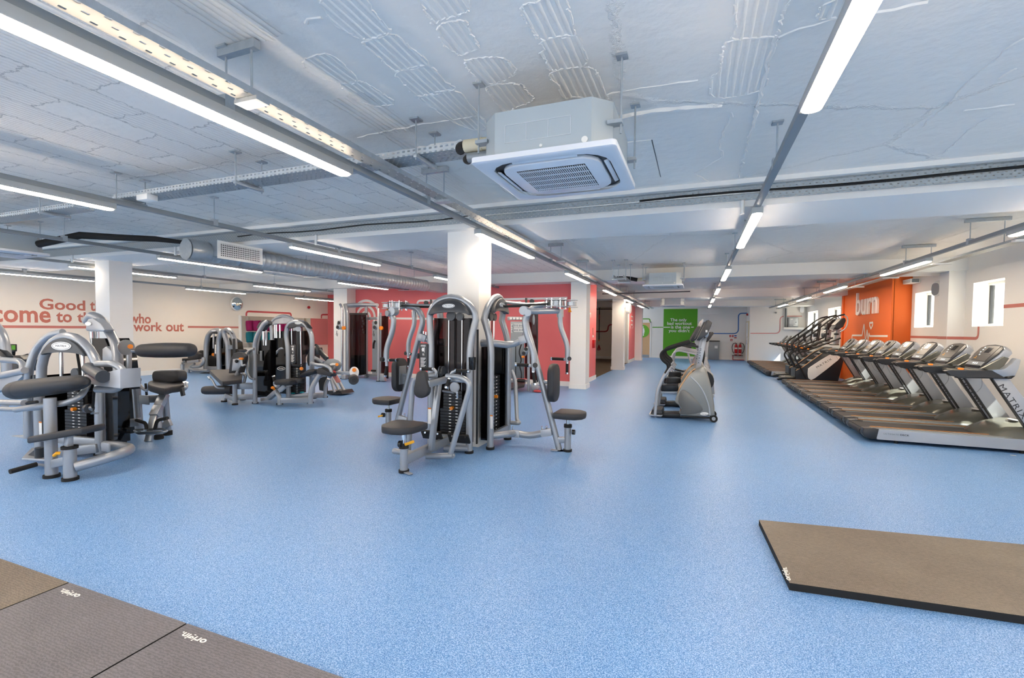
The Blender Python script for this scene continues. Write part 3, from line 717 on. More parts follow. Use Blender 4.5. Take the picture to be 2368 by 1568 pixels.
# ------------------------------------------------------------------ spiral duct
t = thing('air_duct', (-6.7, 4.6, 2.6), 'round spiral galvanised ventilation duct with a square white grille', 'duct')
a, b = Vector((-6.78, 4.62, 2.6)), Vector((-6.46, 10.4, 2.6)); n_ = 58; pr = []
for k in range(n_):
    h = (b - a).length * k / (n_ - 1); pr += [(.146, h), (.140, h + .012), (.140, h + .085)]
part(t, 'spiral_tube', MB().lathe(pr[:-1], a, b - a, 28), 'galvanised')
part(t, 'end_cap', MB().lathe([(.15, 0), (.15, .30), (.145, .31)], a - Vector((0, .03, 0)), b - a, 28).lathe([(.147, 0), (.05, .015)], a - Vector((0, .045, 0)), b - a, 28), 'galvanised')
gc = a + (b - a) * .105
part(t, 'grille_box', MB().box((gc.x, gc.y - .36, 2.53), (gc.x + .24, gc.y + .36, 2.75)), 'galvanised')
part(t, 'grille_frame', MB().box((gc.x + .24, gc.y - .38, 2.50), (gc.x + .25, gc.y + .38, 2.535)).box((gc.x + .24, gc.y - .38, 2.725), (gc.x + .25, gc.y + .38, 2.76)).box((gc.x + .24, gc.y - .38, 2.535), (gc.x + .25, gc.y - .34, 2.725)).box((gc.x + .24, gc.y + .34, 2.535), (gc.x + .25, gc.y + .38, 2.725)), 'white')
part(t, 'grille', MB().box((gc.x + .243, gc.y - .34, 2.535), (gc.x + .247, gc.y + .34, 2.725)), 'grille_duct')
part(t, 'grille_back', MB().box((gc.x + .2405, gc.y - .34, 2.535), (gc.x + .2415, gc.y + .34, 2.725)), 'black')
sq = lambda y, s: [Vector((b.x + sx * s, y, 2.6 + sz * s)) for sx, sz in ((1, 1), (-1, 1), (-1, -1), (1, -1))]
part(t, 'reducer', MB().loft([[Vector((b.x + 13.2e-2 * math.cos(q), b.y, 2.6 + 13.2e-2 * math.sin(q))) for q in [PI / 4 + PI / 2 * k for k in range(4)]], sq(b.y + .45, .12), sq(b.y + .6, .12)], smooth=False), 'galvanised')
part(t, 'filter_box', MB().box((b.x - .15, b.y + .6, 2.49), (b.x + .15, b.y + .9, 2.73)).box((b.x - .13, b.y + .9, 2.5), (b.x + .13, b.y + 1.05, 2.70)), 'galvanised')
for y in (6.9, 8.5, 9.9): part(t, 'hanger', MB().cyl((-6.88, y, 2.6), (-6.88, y, ZC), .005, 6).cyl((-6.46, y, 2.6), (-6.46, y, ZC), .005, 6).box((-6.92, y - .02, 2.445), (-6.42, y + .02, 2.452)), 'galvanised')

# ------------------------------------------------------------------ bare patches (ribbed clay) and plaster ridges on the slab
ZV = Vector((0, 0, 1)); CEIL = bpy.data.objects['ceiling']
def bare_patch(z, pts, pitch=.042):
    P = [z(*p) for p in smooth_pts(pts)]; xs = [p.x for p in P]; mb = MB(); n = len(P); x = min(xs) + .012
    rnd = random.Random(int(abs(xs[0]) * 1e4))
    while x < max(xs):
        ys = sorted(P[i].y + (P[(i + 1) % n].y - P[i].y) * (x - P[i].x) / (P[(i + 1) % n].x - P[i].x) for i in range(n) if (P[i].x > x) != (P[(i + 1) % n].x > x))
        for a, b in zip(ys[::2], ys[1::2]):
            if b - a > .03:
                k = max(2, int((b - a) / .05)); pt = [Vector((x + rnd.uniform(-.0015, .0015), a + (b - a) * j / k, ZC + .002)) for j in range(k + 1)]
                mb.tube(pt, [.0125 + rnd.uniform(-.0025, .0015) for _ in pt], 8, flat=.5)
        x += pitch
    rim = [p + Vector((rnd.uniform(-.008, .008), rnd.uniform(-.008, .008), 0)) for p in P for _ in (0, 1)]
    mb.tube(rim + rim[:1], [.0045 + rnd.uniform(-.003, .003) for _ in range(len(rim) + 1)], 6)
    part(CEIL, 'bare_patch', mb, 'ceiling_paint')
def smooth_pts(pts):
    return [(p.x, p.y) for p in smooth_loop([Vector((a, b, 0)) for a, b in pts], 4)]
def ridge(z, pts, r=.009):
    P = [z(*p) for p in pts]; out = []; rnd = random.Random(len(pts) + int(pts[0][0]))
    for a, b in zip(P, P[1:]):
        k = max(2, int((b - a).length / .05))
        for j in range(k): out.append(a + (b - a) * j / k + Vector((rnd.uniform(-.012, .012), rnd.uniform(-.012, .012), 0)))
    part(CEIL, 'plaster_ridge', MB().tube(out, [r * rnd.uniform(.4, 1.3) for _ in out], 6, flat=.7), 'ceiling_paint')
q2 = zoom(700, 0, 2.368, z=ZC); q3 = zoom(1600, 0, 2.8, z=ZC)
for pts in ([(745, 150), (790, 120), (890, 115), (905, 150), (935, 200), (960, 260), (900, 290), (855, 300), (800, 265), (760, 220)],
            [(890, 335), (930, 320), (1040, 312), (1110, 325), (1160, 365), (1168, 395), (1120, 435), (1050, 455), (970, 462), (940, 420), (905, 375)],
            [(1005, 482), (1060, 462), (1190, 460), (1230, 500), (1265, 548), (1200, 575), (1105, 610), (1060, 560), (1020, 510)],
            [(640, -60), (880, -60), (910, 40), (870, 75), (800, 95), (715, 128), (695, 100), (665, 50)],
            [(1205, 40), (1240, 20), (1420, -20), (1460, 70), (1490, 185), (1400, 205), (1310, 220), (1270, 185), (1245, 140), (1210, 95)],
            [(1310, 225), (1490, 190), (1530, 240), (1552, 320), (1540, 360), (1440, 375), (1350, 382), (1335, 330), (1300, 300), (1325, 270)],
            [(1360, 400), (1560, 365), (1620, 420), (1660, 520), (1670, 560), (1500, 530), (1430, 540), (1400, 470)],
            [(345, 225), (490, 185), (590, 260), (690, 350), (510, 390), (470, 360), (420, 310), (350, 270)],
            [(515, 395), (690, 355), (760, 430), (830, 490), (640, 525), (580, 490), (540, 440)],
            [(645, 530), (830, 495), (940, 600), (1010, 690), (940, 710), (830, 670), (740, 610), (680, 570)],
            [(105, -20), (310, -30), (400, 80), (480, 180), (345, 215), (270, 190), (150, 110)],
            [(5, 330), (110, 290), (200, 330), (300, 440), (215, 455), (100, 430), (20, 380)],
            [(215, 460), (320, 445), (420, 500), (500, 560), (400, 580), (300, 545), (240, 500)]): bare_patch(q2, pts)
for pts in ([(310, -60), (650, -60), (600, 60), (560, 190), (540, 230), (270, 250), (290, 180), (280, 60)],
            [(215, 290), (270, 260), (545, 240), (520, 330), (490, 430), (450, 580), (135, 630), (130, 500), (180, 460), (190, 350)],
            [(820, 90), (860, 30), (1060, -40), (1040, 90), (960, 110), (840, 125)]): bare_patch(q3, pts)
ridge(q3, [(580, 235), (700, 180), (1000, 110), (1300, 60), (1620, 10)], .012); ridge(q3, [(2150, 240), (1900, 430), (1580, 745), (1450, 850)]); ridge(q3, [(1950, 740), (1850, 800), (1620, 995), (1450, 1060)]); ridge(q3, [(540, 230), (480, 450), (380, 850), (300, 1160)], .012); ridge(q3, [(1990, 510), (2150, 400)], .016); ridge(q3, [(1770, 715), (2150, 670)], .012)
ridge(q2, [(1725, 645), (1900, 612), (2100, 588), (2330, 580)], .026); ridge(q2, [(1650, 520), (1950, 465), (2220, 432)]); ridge(q2, [(0, 122), (140, 80)], .012); ridge(q2, [(300, 750), (700, 672), (1000, 625)], .008); ridge(q2, [(430, 850), (620, 812), (900, 762)], .014); ridge(q2, [(2350, 620), (2280, 780), (2300, 860), (2150, 950), (2230, 1000)], .01)
a, b = q2(1912, 765), q2(1960, 968); part(CEIL, 'hatch_gap', MB().beam(a + ZV * -.001, b + ZV * -.001, .006, .004), 'black'); part(CEIL, 'hatch_panel', MB().prism([q2(1770, 778) - ZV * .0, q2(1908, 764), q2(1956, 967), q2(1815, 982)], (0, 0, -.004)), 'ceiling_paint')
# ------------------------------------------------------------------ strength machines
def ellipse(c, U, W, rx, ry, n=20): return [Vector(c) + U * (rx * math.cos(2 * PI * k / n)) + W * (ry * math.sin(2 * PI * k / n)) for k in range(n)]
ZV = Vector((0, 0, 1))
def badge(t, parent, c, U, N, rx, txt='MATRIX'):
    o = part(parent, 'badge', MB().prism(ellipse(c, U, ZV, rx, rx * .32), N * .006), 'white_gloss')
    c = Vector(c)
    stripe(o, 'badge_ring', [p + N * .006 for p in ellipse(c, U, ZV, rx * .88, rx * .25)] + [c + U * rx * .88 + N * .006], .004, 'cap_grey', N, .001, 0)
    part(o, 'badge_text', lettering(txt, c - U * rx * .55 - ZV * rx * .07 + N * .0065, U, ZV, rx * 1.1, rx * .15, .001), 'cap_grey')
def tower(t, pL, pR, N, zt, r=.042, bot=0., top=.05, plates=15, stack=True, lean=.05, shroud=True, feet=(1, 1), zst=.74, half=True, cap='cap_grey', depth=.34, badge_on=True, smoky=False, sh_top=None):
    """arched weight tower; pL, pR are its feet as seen from the front (N points out at the user)"""
    pL, pR = Vector((pL[0], pL[1], 0)), Vector((pR[0], pR[1], 0)); U = (pR - pL); w = U.length; U.normalize(); N = Vector((N[0], N[1], 0)).normalized()
    P = lambda u, d, z: pL + U * u + N * d + ZV * z
    zs = zt - r - w * .52; bul = top
    pts = [P(0, 0, .012), P(0, 0, zs - .30), P(-bul, -lean, zs)]
    arc = []
    for k in range(0, 13):
        a = PI * k / 12; arc.append(P(w / 2 - (w / 2 + bul) * math.cos(a), -lean * (1 - .6 * math.sin(a)), zs + (zt - r - zs) * math.sin(a)))
    mb = MB(); pth = mb.path([P(0, 0, .012), P(0, 0, zs - .30), arc[0] + ZV * .02], .2)[:-1] + arc + mb.path([arc[-1] + ZV * .02, P(w, 0, zs - .30), P(w, 0, .012)], .2)[1:]
    mb.tube(pth, r, 14)
    mb.beam(P(0, 0, .16), P(w, 0, .16), .05, .09)
    part(t, 'frame', mb, 'silver')
    for u, f in ((0, feet[0]), (w, feet[1])):
        if f: part(t, 'rubber_foot', MB().cyl(P(u, 0, 0), P(u, 0, .03), r * 1.28, 16), 'rubber')
    # crescent cap under the arch
    ah = zt - r * 1.5 - zs; a0 = max(14, math.degrees(math.asin(max(0, 1 - .19 / ah))))
    up = [P(w / 2 - (w / 2 + bul - r * .5) * math.cos(a), 0, zs + (zt - r * 1.5 - zs) * math.sin(a)) for a in [math.radians(a0 + (180 - 2 * a0) * k / 16) for k in range(17)]]
    zl = up[0].z; hwid = (up[0] - up[-1]).length / 2 - .02; lw = [P(w / 2 + hwid * math.cos(math.radians(5 + 170 * k / 14)), 0, zl - .01 + (zt - zl) * .15 * math.sin(math.radians(5 + 170 * k / 14))) for k in range(15)]
    cp = part(t, 'top_cap', MB().prism([p - N * (lean * .4 + .01) for p in up + lw], N * .075, .01), cap)
    if badge_on: badge(t, cp, P(w / 2, .065 - lean * .4, zt - r - (zt - zl) * .42), U, N, w * .16)
    if shroud:
        st_ = sh_top or zs + .02
        m_ = 'glass_smoke' if smoky else 'gloss_black'
        part(t, 'shroud', MB().box_on(P, .02, .035, -depth, -.03, .1, st_).box_on(P, w - .035, w - .02, -depth, -.03, .1, st_).box_on(P, .02, w - .02, -depth - .012, -depth, .1, st_), m_)
    if stack:
        c = w / 2; n = plates; ph = (zst - .17) / n; mb = MB().m('black')
        for k in range(n):
            hw = min(.17, w / 2 - .06) if k < n * .58 or not half else min(.125, w / 2 - .08)
            mb.box_on(P, c - hw, c + hw, -.19, -.07, .17 + k * ph, .17 + (k + .86) * ph)
        mb.m('white')
        for k in range(n):
            for du in (-.05, .04): mb.box_on(P, c + du, c + du + .03, -.07, -.068, .17 + (k + .3) * ph, .17 + (k + .55) * ph)
        part(t, 'weight_stack', mb)
        part(t, 'guide_rod', MB().cyl(P(c - .09, -.13, .15), P(c - .09, -.13, zs + .1), .011, 8), 'chrome'); part(t, 'guide_rod', MB().cyl(P(c + .09, -.13, .15), P(c + .09, -.13, zs + .1), .011, 8), 'chrome')
        part(t, 'selector_pin', MB().cyl(P(c, -.07, .17 + ph * n * .62), P(c, -.03, .17 + ph * n * .62), .022, 14), 'orange_plastic')
        part(t, 'pulley', MB().cyl(P(c - .05, -.10, zs + .05), P(c - .05, -.135, zs + .05), .062, 20).cyl(P(c + .07, -.10, zs + .04), P(c + .07, -.135, zs + .04), .05, 20), 'cap_grey')
        part(t, 'drive_belt', MB().beam(P(c, -.12, zst), P(c, -.12, zs + .05), .028, .004), 'rubber')
        part(t, 'bumper', MB().cyl(P(c - .09, -.13, .125), P(c - .09, -.13, .165), .026, 12).cyl(P(c + .09, -.13, .125), P(c + .09, -.13, .165), .026, 12), 'teal_plastic')
    return P, w, zs
def box_on(s, P, u0, u1, d0, d1, z0, z1):
    return s.add([P(u, d, z) for u in (u0, u1) for d in (d0, d1) for z in (z0, z1)], [(0, 1, 3, 2), (4, 6, 7, 5), (0, 4, 5, 1), (2, 3, 7, 6), (0, 2, 6, 4), (1, 5, 7, 3)])
MB.box_on = box_on
def grip(t, a, b, r=.019, ends=True):
    a, b = Vector(a), Vector(b); d = (b - a).normalized()
    o = part(t, 'grip', MB().cyl(a, b, r, 12), 'rubber')
    if ends: part(o, 'grip_cap', MB().cyl(b, b + d * .022, r * 1.12, 12), 'chrome'); part(o, 'grip_cap', MB().cyl(a - d * .015, a, r * 1.08, 12), 'chrome')
def placard(t, c, U, N, w, h):
    o = part(t, 'instruction_placard', MB().pad(c, U, ZV, w, h, .02, .015, .004), 'charcoal')
    c = Vector(c); mb = MB(); f = c + N * .0105
    def q(u0, u1, z0, z1): mb.add([f + U * u0 * w + ZV * z0 * h, f + U * u1 * w + ZV * z0 * h, f + U * u1 * w + ZV * z1 * h, f + U * u0 * w + ZV * z1 * h], [(0, 1, 2, 3)])
    q(-.3, .3, .42, .44); q(-.3, .3, .385, .4)
    for a in ((-.15, .1, .2, .34), (.12, .18, .16, .36), (-.2, -.1, .25, .28), (-.05, .02, .05, .13), (.08, .12, .04, .12)): q(*a)
    for k in range(9): q(-.32, .32 - .1 * (k % 3), -.06 - .045 * k, -.04 - .045 * k)
    part(o, 'placard_print', mb, 'white')
def sticker(t, c, U, N, w, h):
    o = part(t, 'warning_sticker', MB().pad(c, U, ZV, w, h, .003, .004, .001), 'white')
    part(o, 'sticker_band', MB().obox(Vector(c) + ZV * h * .46 + N * .0005, (w, .004, h * .08), Matrix((U, N, ZV)).transposed()), 'orange_plastic')
X_, Y1 = Vector((1, 0, 0)), Vector((0, 1, 0))

# ---- seated row facing the camera at the central column
C = zoom(750, 660, 3.485, y=4.55); Nz = zoom(950, 820, 6.531, y=4.55)
t = thing('seated_row_machine', (-2.8, 4.8, 0), 'grey seated row machine with chest pad in front of the central column', 'weight machine', 'strength machines')
P, w_, zs_ = tower(t, (-3.06, 5.07), (-2.54, 5.1), (0, -1), 1.93, smoky=True, depth=.14)
sz_ = C(630, 1150, y=4.14)
part(t, 'seat', MB().prism([sz_ + Vector((a, b, -.03)) for a, b in ((-.21, .12), (-.2, .17), (-.14, .2), (.14, .2), (.2, .17), (.21, .1), (.19, -.1), (.12, -.19), (0, -.215), (-.12, -.19), (-.19, -.1))], (0, 0, .075), .02), 'pad')
sp = part(t, 'seat_post', MB().cyl((-2.82, 4.14, .02), (-2.82, 4.14, sz_.z - .2), .042, 16), 'silver')
part(sp, 'seat_slide', MB().cyl((-2.82, 4.14, sz_.z - .2), (-2.82, 4.14, sz_.z - .03), .026, 12), 'chrome'); part(sp, 'collar', MB().cyl((-2.82, 4.14, sz_.z - .21), (-2.82, 4.14, sz_.z - .16), .05, 16), 'rubber')
a = C(612, 1278, y=4.1); part(sp, 'adjuster_knob', MB().cyl(a - X_ * .012, a + X_ * .02, .035, 14), 'black')
part(sp, 'adjuster_lever', MB().beam(C(650, 1283, y=4.1), C(722, 1258, y=4.1), .02, .03), 'yellow_plastic')
part(sp, 'rubber_foot', MB().cyl((-2.82, 4.14, 0), (-2.82, 4.14, .028), .055, 16), 'rubber'); part(sp, 'floor_bracket', MB().obox((-2.74, 4.1, .012), (.1, .05, .012), Matrix.Rotation(-.4, 3, 'Z'), .003), 'silver')
mb = MB().beam((-2.82, 4.14, .13), (-2.8, 5.05, .15), .06, .1).tube([Nz(240, 1535), Nz(640, 1525)], .033, 12).cyl(Nz(640, 1525), Nz(662, 1525), .014, 8)
mb.tube([(-3.2, 4.5, .1), (-2.8, 4.42, .12)], .033, 12).tube([Nz(510, 1410, y=5.0), Nz(870, 1418, y=5.05)], .036, 12).tube([Nz(345, 1300, y=5.0), Nz(560, 1290, y=5.05)], .036, 12)
part(t, 'base_frame', mb, 'silver')
part(t, 'chest_pad_post', MB().beam(Nz(308, 1440, y=4.55), Nz(420, 435, y=4.62), .05, .075, (0, 1, 0)).beam(Nz(250, 445, y=4.4), Nz(535, 375, y=4.78), .055, .075), 'silver')
cp_ = [Nz(a, b, y=4.36) for a, b in ((100, 262), (150, 245), (205, 275), (220, 360), (240, 450), (258, 540), (235, 620), (150, 662), (70, 640), (35, 560), (50, 460), (68, 360), (78, 292))]
part(t, 'chest_pad', MB().prism(smooth_loop(cp_, 2), (0, .075, 0), .02), 'pad')
part(t, 'movement_arm', MB().tube([Nz(540, 328), Nz(745, 335), Nz(885, 420), Nz(880, 540), Nz(600, 1500)], .031, 14, .16), 'silver')
part(t, 'movement_arm', MB().tube([Nz(395, 312, y=4.6), Nz(235, 322, y=4.5), Nz(60, 380), Nz(25, 480), Nz(5, 760), Nz(-40, 1490)], .031, 14, .16), 'silver')
part(t, 'arm_linkage', MB().beam(Nz(590, 385, y=4.7), Nz(830, 395, y=4.7), .03, .045).cyl(Nz(480, 548, y=4.8), Nz(650, 578, y=4.8), .012, 8), 'steel')
part(t, 'handle', MB().tube([Nz(600, 312), Nz(625, 265), Nz(690, 244)], .017, 10, .05), 'silver'); grip(t, Nz(690, 243), Nz(865, 252))
part(t, 'handle', MB().tube([Nz(378, 312), Nz(385, 255), Nz(340, 222)], .017, 10, .05), 'silver'); grip(t, Nz(330, 220), Nz(175, 217))
grip(t, Nz(580, 372, y=4.5), Nz(540, 480, y=4.48))
a = Nz(472, 238, y=4.85); part(t, 'twin_pulley', MB().cyl(a - X_ * .03, a - X_ * .015, .05, 18).cyl(a + X_ * .01, a + X_ * .025, .05, 18).beam(a - X_ * .022, Nz(440, 315, y=4.8), .02, .05).beam(a + X_ * .018, Nz(455, 310, y=4.8), .02, .05), 'cap_grey')
a = Nz(655, 495, y=4.92); part(t, 'pulley', MB().cyl(a, a + Y1 * .025, .06, 22), 'silver_light'); part(t, 'pulley_bracket', MB().beam(a + Vector((.02, .03, 0)), a + Vector((.03, .03, -.13)), .03, .02), 'chrome')
for q in ((318, 1212), (728, 1265)):
    f = part(t, 'foot_plate', MB().obox(Nz(*q, y=4.86), (.27, .03, .12), Matrix.Rotation(.5, 3, 'X'), .008), 'rubber')
    a = Nz(*q, y=4.84); part(f, 'bolt', MB().cyl(a + Vector((-.08, -.01, .02)), a + Vector((-.08, -.025, .025)), .012, 8).cyl(a + Vector((.09, -.01, .02)), a + Vector((.09, -.025, .025)), .012, 8), 'chrome')
a = Nz(928, 115, y=5.06); part(t, 'bottle_holder', MB().lathe([(.04, -.09), (.045, .06), (.04, .06), (.036, -.08)], a, (0, 0, 1), 18), 'gloss_black')
part(t, 'side_trim', MB().box((-2.485, 5.17, .1), (-2.47, 5.2, 1.5)), 'black')
placard(t, C(800, 575, y=5.02), X_, -Y1, .115, .33); sticker(t, Nz(283, 925, y=5.025), X_, -Y1, .045, .2)
part(t, 'bottle_cage', MB().cyl(C(757, 560, y=5.1), C(757, 590, y=5.1), .02, 10), 'black')

# ---- rear fly machine to the right of the column; the mirror-image one to the left is a copy of the same tracing
def fly(right):
    D = zoom(1000, 640, 3.335); pl = 5.66; cx = -2.79
    def q(a, b, y=pl, dz=0):
        p = D(a, b, y=y)
        if not right: p = Vector((2 * cx - p.x, p.y, p.z))
        return p + Vector((0, 0, dz))
    sg = 1 if right else -1
    t = thing('fly_machine', q(1048, 1355) * 1 + Vector((-.5 * sg, 0, 0)) - Vector((0, 0, q(1048, 1355).z)), 'grey rear-fly machine with hanging arms %s the central column' % ('right of' if right else 'left of'), 'weight machine', 'strength machines')
    xx = -2.38 if right else -3.2
    ends = ((xx, 5.37), (xx, 5.95)) if right else ((xx, 5.95), (xx, 5.37))
    tower(t, ends[0], ends[1], (sg, 0), 1.97, plates=16, lean=.1, top=.0, half=False, depth=.13, zst=.9, sh_top=1.28)
    fr = MB().tube([q(380, 512, 5.4), q(470, 512, 5.4), q(600, 530, 5.66), q(730, 470)], .046, 12, .12, flat=1.0)
    fr.beam(q(590, 520), q(740, 470), .07, .075); part(t, 'upper_arm', fr, 'silver'); fr = MB()
    fr.tube([q(465, 1225, 5.4), q(570, 1215, 5.5), q(640, 1205), q(750, 1228), q(925, 1192)], .044, 12, .15).beam(q(940, 1258), q(1050, 1258), .05, .07)
    part(t, 'lower_arm', fr, 'silver')
    part(t, 'inclined_post', MB().tube([q(978, 1335), q(880, 950), q(775, 560), q(712, 330), q(770, 232), q(870, 212), q(935, 215)], .039, 14, .28, seg=7), 'silver')
    part(t, 'joint_plate', MB().obox(q(700, 485, 5.61), (.12, .01, .1), Matrix.Rotation(-.3 * sg, 3, 'Y'), .003).obox(q(875, 1205, 5.61), (.14, .01, .09), Matrix.Rotation(-.2 * sg, 3, 'Y'), .003).obox(q(630, 1212, 5.61), (.14, .01, .09), None, .003), 'silver_light')
    for a in ((690, 445), (712, 440), (845, 1165), (880, 1162), (620, 1165)): part(t, 'bolt', MB().cyl(q(*a) - ZV * .06, q(*a) + ZV * .018, .012, 8), 'chrome')
    part(t, 'rubber_foot', MB().cyl(q(985, 1345), q(985, 1345) - ZV * (q(985, 1345).z - .0), .05, 14), 'rubber')
    part(t, 'floor_bracket', MB().obox(Vector((q(950, 1350).x, 5.6, .012)), (.09, .05, .012), None, .003), 'silver')
    # pulley head
    a = q(955, 205); hd = MB().cyl(a + ZV * .035, a + ZV * .043, .15, 24).cyl(a - ZV * .045, a - ZV * .037, .16, 24)
    part(t, 'pulley_plate', hd, 'steel')
    part(t, 'pulley', MB().cyl(a - ZV * .03, a + ZV * .03, .085, 22), 'steel'); b = q(1075, 208); part(t, 'pulley', MB().cyl(b - ZV * .025, b + ZV * .025, .06, 20), 'steel')
    part(t, 'pulley_plate', MB().cyl(b + ZV * .04, b + ZV * .046, .075, 20).cyl(b - ZV * .046, b - ZV * .04, .075, 20), 'steel')
    for k in range(7):
        an = k * .9; part(t, 'pivot_bolt', MB().cyl(a + Vector((.12 * math.cos(an), .12 * math.sin(an), -.075)), a + Vector((.12 * math.cos(an), .12 * math.sin(an), .06)), .01, 8), 'chrome')
    part(t, 'release_knob', MB().lathe([(.012, 0), (.012, -.03), (.022, -.05), (.024, -.06)], a + Vector((-.02 * sg, -.1, -.045)), (0, 0, 1), 14), 'orange_plastic'); part(t, 'release_knob', MB().lathe([(.012, 0), (.012, -.03), (.022, -.05), (.024, -.06)], b + Vector((-.02 * sg, -.02, -.045)), (0, 0, 1), 14), 'orange_plastic')
    part(t, 'drive_belt', MB().beam(q(545, 226, 5.55), q(895, 210, 5.6), .004, .022).beam(q(545, 232, 5.75), q(930, 222, 5.72), .004, .022), 'rubber')
    part(t, 'belt_guard', MB().tube([q(545, 195, 5.8), q(740, 215, 5.8), q(870, 205)], .022, 10, .1).obox(q(640, 200, 5.8), (.16, .03, .028), None, .008), 'silver')
    a = q(768, 190, 5.8); part(t, 'idler_wheel', MB().cyl(a - Y1 * .02, a + Y1 * .02, .028, 14).obox(a - X_ * .08 * sg, (.02, .03, .09)), 'black')
    # two swing arms
    ar = part(t, 'swing_arm', MB().tube([q(965, 262, 5.62), q(800, 266, 5.3), q(712, 262, 5.2)], .036, 12).tube([q(735, 285, 5.2), q(712, 330, 5.2), q(722, 430, 5.2), q(782, 590, 5.2), q(782, 700, 5.2)], .036, 12, .2), 'silver')
    a = q(712, 262, 5.2); part(ar, 'pivot_joint', MB().cyl(a - Y1 * .055, a + Y1 * .045, .052, 18).cyl(q(735, 278, 5.13), q(735, 278, 5.2), .04, 16), 'silver')
    part(ar, 'elbow_knob', MB().cyl(q(792, 683, 5.2), q(792, 683, 5.14), .03, 14), 'black')
    grip(ar, q(742, 684, 5.2), q(650, 678, 5.15)); part(ar, 'handle_stub', MB().cyl(q(778, 690, 5.2), q(742, 684, 5.2), .018, 10).cyl(q(778, 700, 5.2), q(777, 735, 5.2), .02, 10), 'silver_light'); grip(ar, q(777, 738, 5.2), q(790, 820, 5.2))
    ar = part(t, 'swing_arm', MB().tube([q(985, 285, 6.0), q(985, 380, 6.0), q(1044, 535, 6.0), q(1040, 645, 6.0)], .034, 12, .2), 'silver')
    part(ar, 'pivot_joint', MB().cyl(q(985, 312, 6.0), q(985, 250, 6.0), .045, 16), 'steel')
    grip(ar, q(1015, 636, 6.0), q(925, 632, 6.0)); part(ar, 'handle_stub', MB().cyl(q(1038, 638, 6.0), q(1015, 636, 6.0), .018, 10).cyl(q(1040, 645, 6.0), q(1039, 668, 6.0), .02, 10), 'silver_light'); grip(ar, q(1039, 670, 6.0), q(1038, 738, 6.0))
    part(ar, 'elbow_knob', MB().cyl(q(1056, 632, 5.97), q(1056, 632, 6.05), .028, 14), 'black')
    # back pad and seat
    c = q(945, 818); tl = q(945, 672).z - q(945, 965).z
    part(t, 'back_pad', MB().prism([p for p in rrect(c - X_ * .06 * sg, Y1, ZV, .30, tl, .12, 6)], X_ * .085 * sg, .022), 'pad')
    part(t, 'pad_plate', MB().obox(c - X_ * .066 * sg, (.012, .17, tl * .55), None, .004), 'rail_grey')
    part(t, 'pad_stem', MB().cyl(q(850, 808), c - X_ * .06 * sg, .024, 12), 'silver')
    s_ = q(1052, 1060); part(t, 'seat', MB().prism([s_ + Vector((a * sg, b, -.04)) for a, b in ((-.16, .16), (-.15, .18), (0, .2), (.12, .18), (.2, .1), (.215, 0), (.2, -.1), (.12, -.18), (0, -.2), (-.15, -.18), (-.16, -.16))], (0, 0, .075), .02), 'pad')
    px = s_.x - .01 * sg
    sp = part(t, 'seat_post', MB().cyl((px, pl, .02), (px, pl, q(1050, 1160).z), .042, 16), 'silver')
    part(sp, 'seat_slide', MB().cyl((px, pl, q(1050, 1160).z), (px, pl, s_.z - .04), .024, 12), 'chrome'); part(sp, 'collar', MB().cyl((px, pl, q(1050, 1162).z), (px, pl, q(1050, 1138).z), .05, 16), 'rubber'); part(sp, 'rubber_foot', MB().cyl((px, pl, 0), (px, pl, .028), .055, 16), 'rubber')
    a = Vector((px + .06 * sg, pl - .02, q(1080, 1195).z)); part(sp, 'adjuster_knob', MB().cyl(a, a + X_ * .035 * sg, .032, 14), 'black')
    if not right: part(sp, 'adjuster_lever', MB().beam(a + Vector((0, -.03, 0)), a + Vector((-.07, -.05, -.02)), .02, .025), 'yellow_plastic')
    if right:
        sticker(t, D(455, 1120, y=5.322), X_, -Y1, .035, .17)
        part(t, 'exercise_lever', MB().tube([D(608, 720, y=6.1), D(640, 800, y=6.1), D(652, 1110, y=6.0), D(675, 1130, y=5.95), D(605, 1125, y=5.95)], .028, 12, .1), 'silver')
    return t
fly(True); fly(False)

# ---- front-left cluster: arm curl, thigh machine behind it, press at the left edge
A = zoom(0, 660, 3.267); Mz = zoom(0, 720, 3.92); Uz = zoom(180, 720, 4.9)
t = thing('arm_curl_machine', (-6.2, 3.0, 0), 'grey arm curl machine with long padded elbow rest nearest the camera on the left', 'weight machine', 'strength machines')
pL, pR = Vector((-7.3, 3.16, 0)), Vector((-6.36, 3.29, 0)); Nf = Vector((.13, -.94, 0)).normalized(); Uf = (pR - pL).normalized()
zt = V(162, 768, y=3.22).z
P, w_, zs_ = tower(t, (pL.x, pL.y), (pR.x, pR.y), (Nf.x, Nf.y), zt, r=.05, top=-.02, plates=15, zst=.72, lean=.02)
y0 = 2.64
part(t, 'pad_post', MB().cyl((-5.9, 2.64, .02), (-5.9, 2.64, A(370, 850, y=y0).z), .05, 16), 'silver')
part(t, 'rubber_foot', MB().cyl((-5.9, 2.64, 0), (-5.9, 2.64, .03), .066, 16), 'rubber'); part(t, 'rubber_foot', MB().cyl((-5.63, 2.66, 0), (-5.63, 2.66, .03), .066, 16), 'rubber')
a, b = A(105, 795, y=y0 + .0), A(640, 728, y=y0 + .12); d = (b - a)
ax = d.normalized(); up = ax.cross(Y1).normalized(); up = up if up.z > 0 else -up
prof = [(0, .5), (.012, .82), (.05, .95), (.16, 1.0), (.17, .985), (.18, 1.0), (.6, .92), (.9, .78), (.97, .6), (1, .3)]
rings = [[a + d * f + up * (.098 * k * math.sin(q)) + Y1 * (.12 * k * math.cos(q)) for q in [2 * PI * j / 18 for j in range(18)]] for f, k in prof]
part(t, 'elbow_pad', MB().loft(rings), 'pad')
a, b = A(312, 1152, y=2.62), A(720, 1082, y=2.75); d = b - a; sd = d.normalized().cross(ZV)
